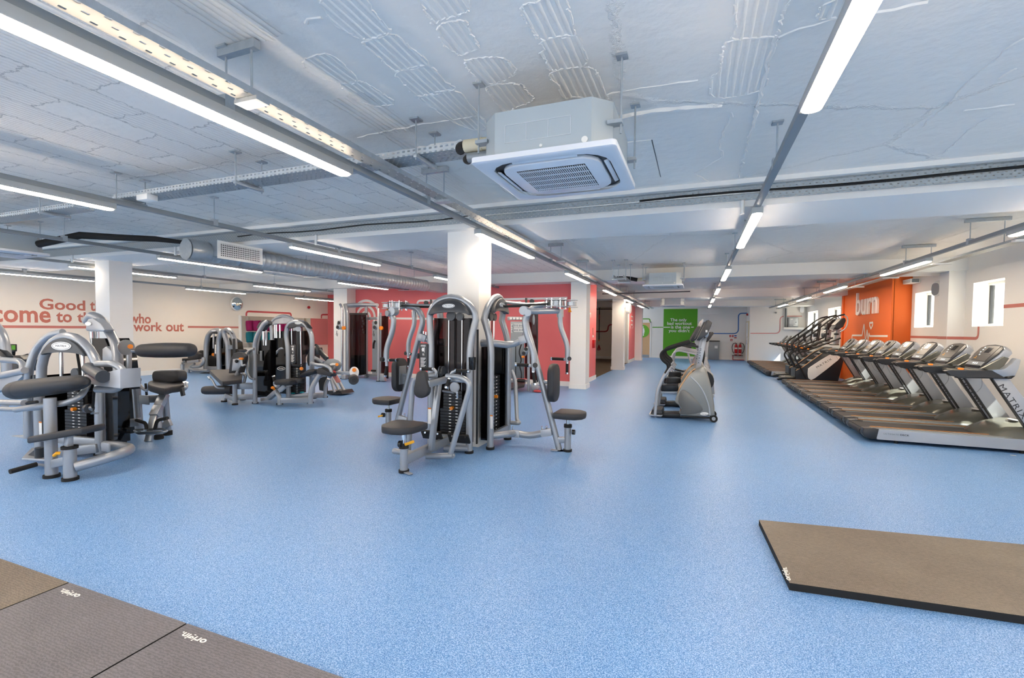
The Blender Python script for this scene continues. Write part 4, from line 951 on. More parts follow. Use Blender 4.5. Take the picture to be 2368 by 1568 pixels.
o = [a + d * f + sd * (k * .16) for f, k in ((0, -.55), (.02, -.8), (.3, -1), (.7, -.98), (.97, -.7), (1, -.4), (1, .4), (.97, .7), (.7, .98), (.3, 1), (.02, .8), (0, .55))]
part(t, 'seat', MB().prism([p - ZV * .03 for p in o], ZV * .065, .018), 'pad')
sp = part(t, 'seat_post', MB().cyl((-5.63, 2.66, .02), (-5.63, 2.66, A(520, 1215, y=2.66).z), .052, 16), 'silver')
part(sp, 'collar', MB().cyl((-5.63, 2.66, A(520, 1232, y=2.66).z), (-5.63, 2.66, A(520, 1212, y=2.66).z), .066, 16), 'rubber'); part(sp, 'seat_slide', MB().obox(A(520, 1180, y=2.66), (.06, .05, .12), None, .006), 'silver_light')
part(sp, 'adjuster_lever', MB().tube([A(455, 1268, y=2.6), A(430, 1268, y=2.58), A(410, 1285, y=2.58)], .016, 10), 'yellow_plastic')
mb = MB().beam((-5.63, 2.66, .2), (-5.9, 2.64, .13), .06, .08)
mb.tube([A(570, 1372, y=2.68), A(900, 1275, y=2.95), A(1005, 1235, y=3.2), A(930, 1215, y=3.32), A(790, 1205, y=3.3)], .042, 14, .16, flat=1.2)
mb.beam(A(420, 1265, y=3.1), A(740, 1228, y=3.25), .06, .1)
part(t, 'base_frame', mb, 'silver')
part(t, 'joint_plate', MB().obox(A(800, 1222, y=3.22), (.14, .02, .1), None, .004), 'silver_light')
part(t, 'support_arm', MB().tube([A(120, 940, y=2.75), A(330, 905, y=2.7), A(500, 890, y=2.72), A(610, 840, y=2.8), A(670, 740, y=2.95), A(660, 690, y=3.0)], .03, 12, .2), 'silver')
grip(t, A(215, 885, y=2.62), A(280, 880, y=2.6), .014, False)
# cam housing on the right-hand upright
mb = MB().prism([A(a, b, y=2.95) for a, b in ((640, 690), (660, 668), (760, 665), (905, 632), (905, 780), (760, 765), (640, 735))], (0, .2, 0), .02)
part(t, 'cam_housing', mb, 'silver_light')
part(t, 'housing_ring', MB().tube([A(735, 592, y=3.0), A(860, 590, y=3.0), A(935, 640, y=3.02), A(940, 730, y=3.02), A(880, 790, y=3.02), A(730, 785, y=3.0)], .035, 14, .18), 'silver')
part(t, 'pivot_cap', MB().cyl(A(645, 712, y=2.93), A(618, 714, y=2.93), .028, 16), 'red_plastic')
a, b = A(672, 625, y=3.05), A(780, 690, y=2.9); part(t, 'arm_roller', MB().cyl(a, b, .062, 18), 'cap_grey')
part(t, 'side_guard', MB().add([A(a, b, y=3.33) for a, b in ((800, 800), (890, 800), (890, 1160), (860, 1175), (810, 1175))], [(0, 1, 2, 3, 4)]), 'gloss_black')
a = A(668, 930, y=3.1); part(t, 'pulley', MB().cyl(a - X_ * .02, a + X_ * .02, .05, 20), 'cap_grey'); part(t, 'pulley_bracket', MB().beam(a + Vector((.03, 0, .02)), A(700, 965, y=3.15), .03, .04).beam(A(690, 968, y=3.15), A(745, 966, y=3.2), .04, .015), 'silver')
part(t, 'drive_belt', MB().beam(A(648, 800, y=3.1), A(652, 930, y=3.1), .03, .004).beam(A(712, 790, y=3.12), A(700, 930, y=3.12), .03, .004).beam(A(580, 490, y=3.3), A(612, 690, y=3.3), .03, .004), 'rubber')
part(t, 'guide_rod', MB().cyl(A(460, 470, y=3.3), A(466, 720, y=3.3), .02, 10), 'chrome'); part(t, 'guide_rod', MB().cyl(A(622, 470, y=3.3), A(634, 720, y=3.3), .018, 10), 'chrome')
sticker(t, A(306, 1085, y=3.05), X_, Nf, .055, .17)
grip(t, A(275, 1352, y=2.6), A(75, 1408, y=2.4), .024, False); part(t, 'handle_stub', MB().cyl(A(345, 1362, y=2.66), A(275, 1353, y=2.6), .014, 8), 'silver')
part(t, 'foot_platform', MB().prism([A(a, b, z=.1) for a, b in ((165, 1318), (345, 1330), (330, 1235), (240, 1240))], (0, 0, .02), .004), 'silver_light'); part(t, 'foot_wedge', MB().prism([A(a, b, y=2.75) for a, b in ((188, 1300), (258, 1305), (290, 1285), (262, 1240))], (0, .08, 0), .005).cyl(A(300, 1225, y=2.75), A(300, 1300, y=2.75), .04, 12), 'charcoal')

t = thing('thigh_machine', (-6.6, 4.1, 0), 'grey leg machine with high black roller pad behind the arm curl machine', 'weight machine', 'strength machines')
fy = 3.95
mb = MB().tube([A(655, 275, y=4.05), A(690, 225, y=4.05), A(760, 250, y=4.05), A(860, 400, y=4.0), A(892, 520, y=3.9), A(905, 1190, y=3.75)], .058, 16, .3); part(t, 'rear_upright', MB().tube([A(740, 1180, y=4.1), A(742, 700, y=4.1), A(700, 300, y=4.1)], .05, 14, .1), 'silver')
part(t, 'frame', mb, 'silver')
part(t, 'rubber_foot', MB().cyl(Vector((-6.82, 3.74, 0)), Vector((-6.82, 3.74, .02)), .07, 14), 'rubber')
cp = part(t, 'top_cap', MB().prism([A(a, b, y=3.85) for a, b in ((650, 280), (665, 255), (700, 248), (760, 290), (790, 335), (778, 350), (655, 345), (646, 335))], (0, .12, 0), .012), 'silver_light')
part(cp, 'badge', MB().prism([A(668 + 24 * math.cos(q), 290 + 15 * math.sin(q), y=3.845) for q in [2 * PI * k / 16 for k in range(16)]], (0, -.005, 0)), 'white_gloss')
part(t, 'guide_rod', MB().cyl(A(690, 350, y=4.0), A(700, 800, y=4.0), .016, 8).cyl(A(738, 350, y=4.0), A(745, 800, y=4.0), .016, 8), 'chrome')
part(t, 'shroud', MB().prism([A(a, b, y=3.98) for a, b in ((700, 400), (790, 400), (850, 540), (880, 800), (880, 1180), (720, 1190))], (0, .3, 0)), 'gloss_black')
part(t, 'rack_cover', MB().prism([A(a, b, y=3.9) for a, b in ((772, 480), (800, 460), (845, 500), (845, 585), (772, 575))], (0, .1, 0), .01), 'silver_light')
part(t, 'base_frame', MB().beam(A(930, 1045, y=3.95), A(1060, 1030, y=4.05), .08, .1).beam(A(1050, 860, y=4.15), A(1240, 855, y=4.2), .07, .1).beam(A(1190, 1080, y=4.2), A(1290, 1035, y=4.25), .05, .09), 'silver')
part(t, 'post', MB().tube([A(1052, 1085, y=4.15), A(1030, 790, y=4.1), A(1025, 735, y=4.1)], .05, 14), 'silver')
part(t, 'post', MB().tube([A(1268, 1092, y=4.3), A(1245, 830, y=4.25)], .042, 14), 'silver'); part(t, 'post', MB().tube([A(1195, 1125, y=4.1), A(1205, 850, y=4.15)], .04, 14), 'silver')
for q, yy in (((1268, 1098), 4.3), ((1200, 1130), 4.1)):
    a = A(*q, y=yy); part(t, 'rubber_foot', MB().cyl(Vector((a.x, a.y, 0)), Vector((a.x, a.y, max(a.z, .02))), .055, 14), 'rubber')
part(t, 'joint_plate', MB().obox(A(1090, 865, y=4.08), (.2, .015, .12), None, .004), 'rail_grey')
part(t, 'lever_arm', MB().beam(A(975, 480, y=3.95), A(972, 700, y=3.95), .05, .05, (0, 1, 0)), 'silver')
a = A(950, 468, y=3.9); part(t, 'range_plate', MB().cyl(a, a + X_ * .015, .10, 24), 'steel'); part(t, 'range_knob', MB().cyl(A(985, 462, y=3.88), A(985, 462, y=3.83), .03, 14), 'orange_plastic')
a, b = A(1058, 493, y=3.9), A(1455, 487, y=3.9); part(t, 'roller_pad', MB().tube([a + (b - a) * f for f in (0, .015, .06, .3, .5, .7, .94, .985, 1)], [.06, .074, .083, .092, .094, .092, .083, .072, .055], 20), 'pad')
part(t, 'roller_axle', MB().cyl(A(1000, 495, y=3.9), A(1058, 493, y=3.9), .022, 12), 'steel')
part(t, 'pivot_cap', MB().cyl(A(1003, 690, y=3.85), A(1003, 690, y=3.8), .035, 14), 'red_plastic'); part(t, 'pivot_hub', MB().cyl(A(960, 690, y=3.9), A(1030, 720, y=3.9), .06, 16).obox(A(1000, 745, y=3.9), (.2, .1, .12), None, .01), 'black')
a, b = A(1180, 688, y=4.2), A(1385, 685, y=4.2); part(t, 'thigh_pad', MB().pad((a + b) / 2, b - a, ZV, (b - a).length, .16, .14, .07, .04), 'pad')
part(t, 'seat', MB().prism([p - ZV * .035 for p in smooth_loop([A(a, b, z=A(1240, 770, y=4.0).z) for a, b in ((1120, 755), (1160, 740), (1250, 733), (1360, 733), (1388, 752), (1380, 780), (1300, 792), (1240, 808), (1160, 790), (1120, 775))], 2)], ZV * .08, .02), 'pad')
part(t, 'seat_handle', MB().tube([A(1050, 745, y=3.95), A(1080, 780, y=3.9), A(1110, 795, y=3.9)], .02, 10, .05).tube([A(1400, 740, y=4.05), A(1410, 770, y=4.0), A(1370, 800, y=4.0)], .022, 10, .05), 'silver'); part(t, 'handle_end', MB().cyl(A(1400, 742, y=4.05), A(1402, 732, y=4.05), .03, 12).cyl(A(1012, 745, y=3.95), A(1052, 745, y=3.95), .02, 12), 'chrome')
part(t, 'belt_buckle', MB().obox(A(1378, 805, y=3.92), (.05, .03, .1), Matrix.Rotation(-.3, 3, 'Y'), .005), 'charcoal'); part(t, 'belt_strap', MB().beam(A(1100, 740, y=3.9), A(1108, 830, y=3.9), .03, .01), 'rubber')
part(t, 'foot_slide', MB().beam(A(1245, 820, y=4.0), A(1200, 910, y=3.9), .1, .07).beam(A(1200, 910, y=3.9), A(1165, 985, y=3.82), .1, .07), 'silver'); part(t, 'foot_rail', MB().beam(A(1165, 985, y=3.82), A(1120, 1182, y=3.7), .075, .05), 'steel')
part(t, 'foot_bar', MB().tube([A(1090, 1090, y=3.72), A(1010, 1095, y=3.7), A(1045, 1120, y=3.66), A(1225, 1115, y=3.66), A(1265, 1100, y=3.7), A(1225, 1085, y=3.74), A(1090, 1090, y=3.74)], .014, 8, .04).beam(A(1030, 1112, y=3.66), A(1245, 1106, y=3.66), .03, .02), 'steel')
for q in (((1108, 1085), (1100, 1040), (1030, 1018)), ((1170, 1085), (1185, 1020), (1265, 1002))): part(t, 'calf_grip', MB().tube([A(*p, y=3.72) for p in q], .02, 10, .08), 'rubber')

t = thing('chest_press_machine', (-8.0, 3.2, 0), 'grey press machine cut off by the left edge with a thick slanted arm', 'weight machine', 'strength machines')
part(t, 'frame', MB().tube([Mz(258, 1270, y=3.45), Mz(250, 700, y=3.45), Mz(270, 480, y=3.45), Mz(330, 330, y=3.5), Mz(450, 215, y=3.55), Mz(570, 190, y=3.6)], .046, 14, .3).beam(Mz(0, 1165, y=3.45), Mz(245, 1155, y=3.45), .06, .1).beam(Mz(0, 1290, y=3.38), Mz(265, 1235, y=3.38), .07, .12), 'silver')
part(t, 'press_arm', MB().tube([Mz(-40, 590, y=3.38), Mz(225, 535, y=3.38)], .042, 12).prism([Mz(a, b, y=3.4) for a, b in ((-40, 620), (195, 555), (200, 590), (110, 670), (-40, 740))], (0, .06, 0), .008), 'silver_light')
part(t, 'handle', MB().tube([Mz(20, 440, y=3.6), Mz(170, 450, y=3.6), Mz(210, 480, y=3.6), Mz(200, 560, y=3.55)], .04, 12, .08), 'silver'); part(t, 'handle', MB().tube([Mz(-40, 880, y=2.85), Mz(140, 890, y=2.85), Mz(380, 875, y=2.9)], .026, 10, .1), 'silver'); part(t, 'handle', MB().tube([Mz(-40, 825, y=2.9), Mz(220, 830, y=2.9)], .034, 10), 'silver')
grip(t, Mz(245, 835, y=2.85), Mz(335, 825, y=2.85), .016, False)
part(t, 'pad', MB().prism([Mz(a, b, y=3.45) for a, b in ((235, 585), (320, 575), (322, 640), (235, 645))], (0, .05, 0), .01), 'gloss_black', 'glossy black pad back')
part(t, 'joint_plate', MB().obox(Mz(200, 1245, y=3.36), (.2, .02, .1), None, .004), 'silver_light'); part(t, 'shroud_edge', MB().beam(Mz(285, 760, y=3.55), Mz(293, 1240, y=3.55), .03, .05), 'gloss_black')
t = thing('arched_machine', (-12.0, 4.6, 0), 'grey arched weight tower just inside the left edge, behind the press', 'weight machine', 'strength machines')
part(t, 'frame', MB().tube([Mz(60, 560, y=4.6), Mz(55, 360, y=4.6), Mz(20, 200, y=4.6), Mz(-60, 110, y=4.6)], .075, 14, .4), 'silver'); part(t, 'rear_leg', MB().tube([Mz(50, 930, y=4.5), Mz(45, 840, y=4.5)], .05, 12), 'silver')
part(t, 'tower_pad', MB().prism([Mz(a, b, y=4.5) for a, b in ((-20, 340), (20, 370), (60, 410), (55, 430), (-20, 400))], (0, .1, 0), .02), 'black')
part(t, 'rubber_foot', MB().cyl(Mz(48, 925, y=4.5), Mz(48, 938, y=4.5), .1, 12), 'rubber')
t = thing('rowing_machine', (-13.6, 5.5, 0), 'exercise machine with a small upright display far behind the left-edge press', 'exercise machine')
part(t, 'display', MB().obox(Mz(122, 330, y=5.2), (.16, .05, .15), None, .012), 'black'); part(t, 'display_screen', MB().obox(Mz(122, 328, y=5.172), (.12, .01, .09)), 'green_paint')
part(t, 'display_stem', MB().beam(Mz(122, 350, y=5.22), Mz(115, 430, y=5.25), .06, .05), 'black'); part(t, 'flywheel_case', MB().prism([Mz(a, b, y=5.2) for a, b in ((90, 430), (110, 400), (170, 400), (210, 440), (190, 540), (100, 560))], (0, .3, 0), .03), 'charcoal')
part(t, 'rail', MB().beam(Mz(185, 985, y=5.0), Mz(230, 900, y=5.2), .05, .06), 'silver_light'); part(t, 'rubber_foot', MB().obox(Mz(200, 985, y=5.0), (.3, .08, .03)), 'rubber'); part(t, 'arm', MB().beam(Mz(180, 420, y=5.3), Mz(260, 395, y=5.4), .06, .06), 'black')
# ---- middle-left cluster
K = zoom(590, 720, 7.128); J = zoom(380, 740, 7.129); B = zoom(430, 660, 4.736)
pk = 7.05
t = thing('leg_curl_machine', (-8.2, 6.8, 0), 'grey lying leg curl machine with flat bench and floor-level roller, left of its cluster', 'weight machine', 'strength machines')
part(t, 'frame', MB().tube([J(1497, 1370, y=6.75), J(1490, 400, y=6.75), J(1530, 250, y=6.75), J(1640, 60, y=6.8), J(1700, 20, y=6.85)], .042, 14, .2), 'silver')
part(t, 'rear_frame', MB().tube([K(20, 700, y=6.9), K(60, 400, y=6.95), K(150, 180, y=7.0), K(200, 165, y=7.1), K(225, 200, y=7.2)], .036, 12, .2), 'silver')
part(t, 'top_cap', MB().prism([K(a, b, y=6.9) for a, b in ((20, 270), (60, 190), (110, 150), (160, 145), (215, 170), (220, 210), (170, 240), (110, 330))], (0, .1, 0), .01), 'cap_grey')
part(t, 'guide_rod', MB().cyl(J(1632, 170, y=6.95), J(1632, 420, y=6.95), .02, 8), 'chrome'); part(t, 'guide_rod', MB().cyl(J(1680, 170, y=6.95), J(1680, 420, y=6.95), .02, 8), 'chrome')
part(t, 'shroud', MB().prism([J(a, b, y=6.95) for a, b in ((1515, 400), (1600, 330), (1760, 330), (1755, 1260), (1525, 1280))], (0, .12, 0)), 'gloss_black')
part(t, 'instruction_placard', MB().obox(J(1595, 590, y=6.93), (.06, .01, .2)), 'rail_grey')
lg = MB()
for a, b, yy in ((985, 1350, 6.68), (1165, 1400, 6.55), (1497, 1375, 6.75), (1295, 1320, 7.0)):
    p = J(a, b, z=.0); lg.cyl(p, p + ZV * .025, .055, 14)
part(t, 'rubber_foot', lg, 'rubber')
part(t, 'leg', MB().tube([J(1165, 1390, y=6.55), J(1160, 1000, y=6.55), J(1270, 740, y=6.55)], .042, 14, .15), 'silver')
part(t, 'leg', MB().tube([J(985, 1340, y=6.68), J(1030, 1230, y=6.7), J(1055, 1100, y=6.75)], .04, 12, .1).cyl(J(1295, 1310, y=7.0), J(1295, 1100, y=7.0), .03, 12), 'silver')
part(t, 'base_frame', MB().beam(J(1020, 1250, y=6.65), J(1160, 1300, y=6.57), .06, .09).beam(J(1165, 1275, y=6.58), J(1480, 1265, y=6.75), .06, .1).beam(J(1160, 1090, y=6.6), J(1480, 1085, y=6.75), .07, .12), 'silver')
part(t, 'bench', MB().prism([p - ZV * .03 for p in [J(a, b, z=.52) for a, b in ((745, 865), (770, 850), (1080, 845), (1290, 930), (1280, 1020), (960, 1060), (935, 1050))]], ZV * .075, .02), 'pad')
a, b = J(640, 1160, y=6.6), J(1130, 1150, y=6.75); part(t, 'roller_pad', MB().tube([a + (b - a) * f for f in (0, .02, .08, .5, 1)], [.05, .075, .085, .09, .088], 18), 'pad')
part(t, 'side_handle', MB().tube([J(730, 940, y=6.5), J(790, 990, y=6.5), J(860, 1120, y=6.5), J(990, 1125, y=6.6)], .02, 10, .1), 'silver'); part(t, 'handle_end', MB().cyl(J(755, 965, y=6.5), J(728, 935, y=6.5), .026, 12), 'chrome')
part(t, 'back_rest', MB().prism([J(a, b, y=6.52) for a, b in ((1055, 880), (1085, 650), (1130, 560), (1200, 525), (1260, 535), (1320, 600), (1310, 680), (1260, 870))], (0, .09, 0), .02), 'pad')
part(t, 'rest_plate', MB().prism([J(a, b, y=6.5) for a, b in ((1110, 840), (1130, 645), (1290, 630), (1260, 760), (1200, 835))], (0, .02, 0), .004), 'silver_light')
part(t, 'adjuster', MB().obox(J(1268, 640, y=6.48), (.07, .05, .04), None, .008), 'orange_plastic'); part(t, 'adjuster_bar', MB().tube([J(1270, 660, y=6.48), J(1280, 760, y=6.48), J(1340, 740, y=6.5)], .022, 10, .03), 'silver'); part(t, 'knob', MB().ell(J(1190, 680, y=6.47), .035, .03, .035), 'black')
part(t, 'side_screen', MB().prism([J(a, b, y=6.72) for a, b in ((1395, 520), (1440, 490), (1480, 485), (1480, 965), (1440, 960), (1395, 900))], (0, .02, 0), .004), 'rail_grey'); part(t, 'screen_frame', MB().tube([J(1480, 475, y=6.7), J(1400, 500, y=6.7), J(1365, 580, y=6.7), J(1372, 880, y=6.7), J(1420, 970, y=6.7), J(1490, 975, y=6.7)], .022, 10, .1), 'silver')
part(t, 'linkage', MB().tube([J(1310, 1040, y=6.7), J(1340, 920, y=6.7), J(1300, 880, y=6.7)], .03, 10, .05), 'silver')

t = thing('arched_machine', (-8.3, 8.2, 0), 'tall glossy arched tower at the back of the middle-left cluster', 'weight machine', 'strength machines')
yy = 8.0
pa = [K(a, b, y=yy) for a, b in ((285, 760), (280, 330), (262, 210), (330, 120), (450, 75), (560, 95), (640, 150), (660, 260), (655, 700))]
part(t, 'frame', MB().tube(pa, .045, 14, .25), 'silver')
part(t, 'top_cap', MB().prism([K(a, b, y=7.95) for a, b in ((270, 200), (330, 140), (450, 100), (560, 110), (620, 160), (560, 195), (450, 205), (330, 205), (280, 225))], (0, .1, 0), .012), 'silver_light')
part(t, 'shroud', MB().prism([K(a, b, y=8.05) for a, b in ((250, 330), (500, 330), (640, 330), (640, 1380), (250, 1380))], (0, .25, 0)), 'gloss_black')
part(t, 'badge', MB().prism([K(430 + 66 * math.cos(q), 942 + 30 * math.sin(q), y=8.045) for q in [2 * PI * k / 24 for k in range(24)]], (0, -.003, 0)), 'white_gloss'); part(t, 'badge_centre', MB().prism([K(430 + 58 * math.cos(q), 942 + 24 * math.sin(q), y=8.04) for q in [2 * PI * k / 24 for k in range(24)]], (0, -.003, 0)), 'gloss_black')
p0 = K(388, 952, y=8.033); part(t, 'badge_text', lettering('MATRIX', p0, X_, ZV, K(472, 952, y=8.033).x - p0.x, .03, .001), 'white')
for a in (325, 352, 410): part(t, 'guide_rod', MB().cyl(K(a, 220, y=7.98), K(a + 4, 440, y=7.98), .018, 8), 'chrome')
for k in range(5): part(t, 'frame_rib', MB().tube([K(310 + 12 * k, 740 - 14 * k, y=7.9), K(350 + 14 * k, 660 - 14 * k, y=7.9), K(440 + 6 * k, 600 + 4 * k, y=7.9)], .018, 8, .1), 'silver')

t = thing('calf_machine', (-7.6, 6.95, 0), 'grey seated machine with two tilted arm pads, front of the middle-left cluster', 'weight machine', 'strength machines')
fp = 6.95
P_l, P_r = K(545, 1440, y=6.98), K(935, 1280, y=7.05)
part(t, 'frame', MB().tube([K(552, 1430, y=fp), K(545, 620, y=fp), K(510, 400, y=fp), K(530, 240, y=fp), K(620, 175, y=fp), K(720, 165, y=fp), K(830, 210, y=fp), K(920, 350, y=fp), K(940, 480, y=fp), K(935, 950, y=fp), K(935, 1340, y=7.2)], .044, 14, .25), 'silver')
cp = part(t, 'top_cap', MB().prism([K(a, b, y=fp - .04) for a, b in ((525, 270), (560, 200), (630, 160), (720, 150), (800, 175), (860, 230), (895, 285), (850, 270), (770, 255), (690, 255), (600, 268), (540, 285))], (0, .09, 0), .012), 'cap_grey')
badge(t, cp, K(710, 193, y=fp - .045), X_, Vector((0, -1, 0)), .085)
part(t, 'shroud', MB().prism([K(a, b, y=7.2) for a, b in ((555, 320), (890, 320), (930, 500), (800, 760), (800, 1340), (560, 1340))], (0, .06, 0)), 'glass_smoke')
st = MB().m('black')
for k in range(16): st.obox(K(700, 1330 - k * 26, y=7.05), (.24, .1, .022))
st.m('white')
for k in range(16): st.obox(K(690, 1330 - k * 26, y=6.995), (.03, .004, .01))
part(t, 'weight_stack', st)
for a in (605, 752): part(t, 'guide_rod', MB().cyl(K(a - 4, 270, y=7.0), K(a + 6, 900, y=7.0), .013, 10), 'chrome')
part(t, 'selector_pin', MB().cyl(K(763, 945, y=6.93), K(763, 945, y=6.97), .034, 16), 'orange_plastic'); part(t, 'pulley', MB().cyl(K(710, 290, y=6.95), K(710, 290, y=6.99), .05, 18), 'silver_light'); part(t, 'stack_top', MB().obox(K(680, 890, y=7.0), (.22, .06, .05), None, .01).cyl(K(670, 885, y=6.97), K(780, 880, y=6.97), .011, 8), 'black')
part(t, 'bumper', MB().obox(K(625, 1348, y=7.0), (.05, .05, .02)).obox(K(772, 1332, y=7.0), (.05, .05, .02)), 'teal_plastic')
placard(t, K(625, 705, y=6.85), X_, Vector((0, -1, 0)), .12, .36)
part(t, 'pulley_cover', MB().tube([K(712, 300, y=7.05), K(712, 880, y=7.05)], .05, 12, flat=.5), 'black')
s_ = K(515, 1165, y=6.75)
part(t, 'seat', MB().pad(s_, X_, Y1, .36, .34, .085, .09, .025), 'pad'); part(t, 'seat_front', MB().pad(s_ + Vector((.1, .16, .02)), X_, Y1, .3, .2, .09, .07, .025), 'pad')
part(t, 'seat_bracket', MB().beam(K(400, 1310, y=6.7), K(500, 1225, y=6.72), .06, .08).beam(K(470, 1228, y=6.75), K(600, 1228, y=6.75), .05, .02), 'silver_light')
part(t, 'base_frame', MB().tube([K(405, 1540, y=6.7), K(400, 1400, y=6.7), K(345, 1330, y=6.7)], .042, 12, .1).beam(K(230, 1430, y=6.75), K(370, 1310, y=6.7), .075, .085).beam(K(430, 1470, y=6.7), K(900, 1460, y=6.85), .06, .1).beam(K(590, 1420, y=7.0), K(880, 1390, y=7.2), .06, .1).beam(K(110, 1450, y=6.85), K(240, 1435, y=6.8), .06, .06).beam(K(890, 1390, y=7.3), K(1130, 1380, y=7.6), .06, .1), 'silver')
part(t, 'front_leg', MB().tube([K(912, 1525, y=6.85), K(915, 1290, y=6.85), K(1060, 1040, y=6.95)], .046, 14, .12), 'silver')
part(t, 'rear_leg', MB().tube([K(1155, 1420, y=7.5), K(1155, 1220, y=7.5), K(1210, 1110, y=7.5)], .035, 12, .1).cyl(K(965, 1420, y=7.6), K(960, 1200, y=7.6), .03, 10), 'silver')
for q in ((405, 1535), (912, 1515), (1155, 1420), (965, 1435)):
    p = K(*q, z=.0); part(t, 'rubber_foot', MB().cyl(p, p + ZV * .025, .06, 14), 'rubber')
part(t, 'seat_handle', MB().tube([K(320, 1165, y=6.7), K(320, 1210, y=6.7), K(370, 1260, y=6.7), K(400, 1200, y=6.7)], .026, 10, .06), 'silver_light'); grip(t, K(325, 1160, y=6.7), K(308, 1080, y=6.7), .03)
part(t, 'adjuster_lever', MB().cyl(K(285, 1255, y=6.62), K(320, 1290, y=6.66), .02, 10).ell(K(290, 1260, y=6.62), .04, .03, .028), 'orange_plastic')
part(t, 'arm_pad', MB().prism([K(a, b, y=6.85) for a, b in ((720, 1070), (750, 1030), (870, 960), (960, 960), (980, 985), (960, 1020), (750, 1085))], (0, .18, 0), .025), 'pad'); part(t, 'arm_pad', MB().prism([K(a, b, y=6.8) for a, b in ((1000, 990), (1030, 935), (1070, 930), (1240, 1010), (1250, 1040), (1230, 1080), (1010, 1025))], (0, .18, 0), .025), 'pad')
part(t, 'pad_bridge', MB().prism([K(a, b, y=7.0) for a, b in ((820, 1070), (1000, 990), (1200, 1060), (1100, 1085), (980, 1095))], (0, .1, 0), .01), 'silver_light')
part(t, 'swing_arm', MB().tube([K(930, 855, y=6.9), K(1000, 880, y=6.85), K(1150, 890, y=6.85), K(1240, 940, y=6.85), K(1265, 1020, y=6.85), K(1230, 1080, y=6.9)], .032, 12, .12).tube([K(965, 760, y=7.1), K(1130, 850, y=7.0)], .035, 12), 'silver')
part(t, 'cam_plate', MB().prism([K(a, b, y=6.98) for a, b in ((1100, 940), (1130, 850), (1190, 790), (1270, 780), (1360, 810), (1425, 880), (1380, 960), (1340, 985), (1240, 1000))], (0, .03, 0), .006), 'rail_grey')
part(t, 'range_scale', MB().prism([K(a, b, y=6.965) for a, b in ((1228, 870), (1270, 852), (1340, 855), (1375, 875), (1370, 892), (1300, 885), (1240, 892))], (0, .01, 0)), 'white'); part(t, 'range_knob', MB().cyl(K(1348, 878, y=6.95), K(1348, 878, y=6.92), .03, 14), 'orange_plastic')
part(t, 'pivot_cap', MB().cyl(K(1297, 1005, y=6.95), K(1297, 1005, y=6.9), .034, 16), 'red_plastic')
part(t, 'lever_arm', MB().beam(K(1320, 1010, y=6.95), K(1630, 1020, y=6.9), .03, .06).beam(K(1300, 960, y=6.95), K(1330, 900, y=6.95), .05, .03), 'silver')
a = K(1630, 1005, y=6.88); part(t, 'scale_disc', MB().cyl(a, a + Y1 * .012, .10, 24), 'white_gloss'); part(t, 'scale_knob', MB().cyl(K(1632, 968, y=6.87), K(1632, 968, y=6.84), .035, 14), 'orange_plastic')
a, b = K(1622, 1110, y=6.86), K(1625, 1135, y=6.62); part(t, 'roller_pad', MB().tube([a, a + (b - a) * .1, a + (b - a) * .9, b], [.07, .085, .085, .07], 18), 'pad'); part(t, 'roller_end', MB().cyl(b, b + (b - a).normalized() * .03, .035, 14), 'black')
part(t, 'link_bar', MB().prism([K(a, b, y=7.0) for a, b in ((1265, 1060), (1320, 1040), (1385, 1150), (1380, 1175), (1340, 1180))], (0, .04, 0), .006), 'stripe_red', 'pinkish link plate')

t = thing('incline_machine', (-7.4, 8.5, 0), 'dark angled machine with splayed grey struts, right end of the middle-left cluster', 'weight machine', 'strength machines')
part(t, 'strut', MB().tube([K(1240, 1080, y=8.2), K(1310, 1330, y=8.2)], .03, 10), 'silver'); part(t, 'strut', MB().tube([K(1280, 1090, y=8.4), K(1380, 1300, y=8.4)], .035, 10), 'silver'); part(t, 'strut', MB().tube([K(1350, 1090, y=8.5), K(1470, 1310, y=8.5)], .035, 10), 'silver')
part(t, 'base_plate', MB().prism([K(a, b, y=8.3) for a, b in ((1180, 1365), (1180, 1310), (1400, 1310), (1440, 1365))], (0, .4, 0), .01), 'charcoal'); part(t, 'foot', MB().prism([K(a, b, y=8.5) for a, b in ((1410, 1320), (1480, 1290), (1520, 1345), (1440, 1365))], (0, .2, 0), .02), 'silver')
part(t, 'back_pad', MB().prism([K(a, b, y=8.3) for a, b in ((850, 830), (860, 680), (890, 600), (915, 640), (905, 900), (870, 900))], (0, .3, 0), .03), 'pad'); part(t, 'head_pad', MB().prism([K(a, b, y=8.4) for a, b in ((765, 640), (810, 640), (835, 700), (770, 715))], (0, .2, 0), .02), 'pad')
part(t, 'rail', MB().beam(K(1010, 600, y=8.4), K(1190, 790, y=8.2), .06, .1).tube([K(970, 560, y=8.35), K(1010, 550, y=8.35), K(1060, 620, y=8.35)], .025, 10, .05), 'cap_grey'); part(t, 'counterweight', MB().prism([K(a, b, y=8.3) for a, b in ((965, 610), (1030, 600), (1050, 700), (980, 715))], (0, .15, 0), .02), 'charcoal'); part(t, 'panel', MB().prism([K(a, b, y=8.5) for a, b in ((1040, 1110), (1180, 1060), (1190, 1330), (1060, 1300))], (0, .02, 0)), 'charcoal')

